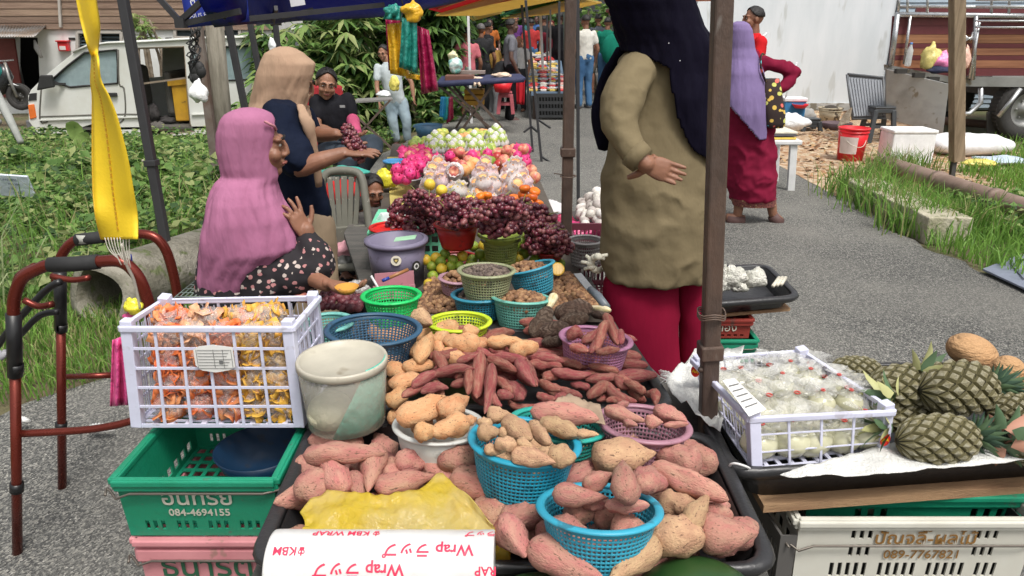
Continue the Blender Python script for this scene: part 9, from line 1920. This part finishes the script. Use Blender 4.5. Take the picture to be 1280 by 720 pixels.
# fish stall
r = thing('fish_stall', 'stall of red trays with fish and meat on a blue covered table', 'stall', (J(690, 130, 13).x, 13, 0)); obj('tabletop', MB().plate([J(664, 115, 13), J(708, 115, 13), J(700, 66, 17.5), J(645, 66, 17.5)], [], (0, 0, -.06)), M('stall_blue', (.12, .18, .26), .6), r)
for x in (668, 706): obj('leg', MB().bar(J(x, 116, 13.1), (J(x, 116, 13.1).x, 13.1, 0), .05), brw, r)
rs = random.Random(4); fc = [M('f_red', (.55, .05, .05), .5), M('f_pink', (.6, .32, .28), .5), M('f_grey', (.42, .42, .42), .4), M('f_white', (.65, .6, .55), .5), M('f_yellow', (.6, .42, .1), .5)]
for j in range(9):
 for i in range(4):
  Y = 13.2+j*.45; px_ = 650+ (j < 4)*14-(j > 6)*4+i*(11 if j < 4 else 12); c = J(px_+4, 112-j*5.4, Y); k = rs.randrange(5); props(obj('produce_tray', MB().box(c, (.22, .32, .03)), fc[rs.choice((0, 4, 3))], bevel=.005), 'small tray of fish or meat on the far stall', 'tray', 'trays on the fish stall')
  bag('fish_heap', 'food heap in a tray on the far stall', 'food', px_+4, 110-j*5.4, Y, 10, 4, fc[k], j*7+i, group='food heaps on the fish stall')
r = thing('black_crate', 'black plastic crate standing on the road under the fish stall', 'crate', (J(690, 147, 13.1).x, 13.0, 0)); c = J(689, 131, 12.9); bc_ = M('crate_black', (.03, .032, .034), .5)
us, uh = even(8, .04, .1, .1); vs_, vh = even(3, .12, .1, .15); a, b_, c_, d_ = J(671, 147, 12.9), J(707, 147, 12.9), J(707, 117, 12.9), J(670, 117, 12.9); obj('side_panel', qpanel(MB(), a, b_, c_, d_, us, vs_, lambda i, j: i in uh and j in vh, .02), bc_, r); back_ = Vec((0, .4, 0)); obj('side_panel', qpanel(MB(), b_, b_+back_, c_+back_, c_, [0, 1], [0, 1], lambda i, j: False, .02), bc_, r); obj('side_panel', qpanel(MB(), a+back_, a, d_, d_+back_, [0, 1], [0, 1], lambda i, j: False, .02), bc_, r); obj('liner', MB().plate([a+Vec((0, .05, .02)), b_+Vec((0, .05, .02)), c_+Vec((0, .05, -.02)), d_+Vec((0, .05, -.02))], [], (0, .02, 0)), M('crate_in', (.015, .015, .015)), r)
# low folding table at left
Ys = 9.6; r = thing('folding_table', 'small low folding table with thin crossed steel legs by the shrubs', 'table', (J(465, 190, Ys).x, Ys, gz(-1.7, 9.6))); obj('tabletop', MB().plate([J(443, 127, Ys), J(491, 124, Ys), J(489, 121, Ys+.5), J(446, 123, Ys+.5)], [], (0, 0, -.02)), M('board_grey', (.2, .19, .18), .6), r)
for d in (0, .3):
 for a, b_ in (((488, 125), (448, 168)), ((446, 146), (497, 192))): obj('leg', MB().bar(J(*a, Ys+d), J(*b_, Ys+d), .025), brw, r)
# far background: shophouses closing the lane
r = thing('shophouse', 'pale shophouse closing the far end of the market lane', 'building', (2.5, 40, 0)); obj('wall', MB().box((3, 41, 3.5), (14, 2, 7)), M('shop_wall', (.45, .45, .43), .8), r); obj('fascia', MB().box((3, 39.9, 3.4), (14, .2, .6)), M('shop_sign', (.1, .25, .4), .6), r); obj('shutter', MB().box((3, 39.95, 1.5), (12, .1, 3)), M('shop_dark', (.06, .06, .07), .7), r)
for i in range(6): obj('window', MB().box((-2.5+i*2.2, 39.9, 5.2), (1.2, .1, 1.2)), glassd, r)
for k, x in enumerate((-1.2, -.6, 1.9, 2.4)):
 props(obj('goods_table', MB().box((x*1.4, 20+k*3, .8), (.9, 2, .08)), fc[k], bevel=.01), ['pale goods table far along the left of the lane', 'low goods table farther along the left of the lane', 'goods table on the far right of the lane', 'farthest goods table on the right of the lane'][k], 'table')
c = J(640, 45, 26)
# tell repeats apart by row and order
ORD = 'first second third fourth fifth sixth seventh eighth ninth tenth eleventh twelfth thirteenth fourteenth fifteenth sixteenth'.split()
def proj(p): v = p-Vec((0, 0, CAM_H)); f_ = v.y*_cp-v.z*_sp; return 640+FPX*v.x/f_, 360-FPX*(v.y*_sp+v.z*_cp)/f_
cl = {}
for o in bpy.data.objects:
 if o.parent is None and 'group' in o and 'label' in o: cl.setdefault((o['group'], o['label']), []).append(o)
for (g_, l_), os_ in cl.items():
 if not 2 <= len(os_) <= 90 or 'buried' in l_: continue
 if len(l_.split()) > 11: print('LONG', l_); continue
 pts = sorted(((*proj(o.location), o) for o in os_), key=lambda t: t[1]); n = len(pts); k = max(1, min(7, round(math.sqrt(n)/1.3)));
 names = {1: [''], 2: ['back', 'front'], 3: ['back', 'middle', 'front']}.get(k, [ORD[i] for i in range(k)]); q = 0
 for i in range(k):
  row = sorted(pts[round(i*n/k):round((i+1)*n/k)], key=lambda t: t[0])
  for j, (_, _, o) in enumerate(row):
   if j < len(ORD): o['label'] = l_+(', %s from left' % ORD[j] if k == 1 else ', %s row, %s from left' % (names[i], ORD[j]))
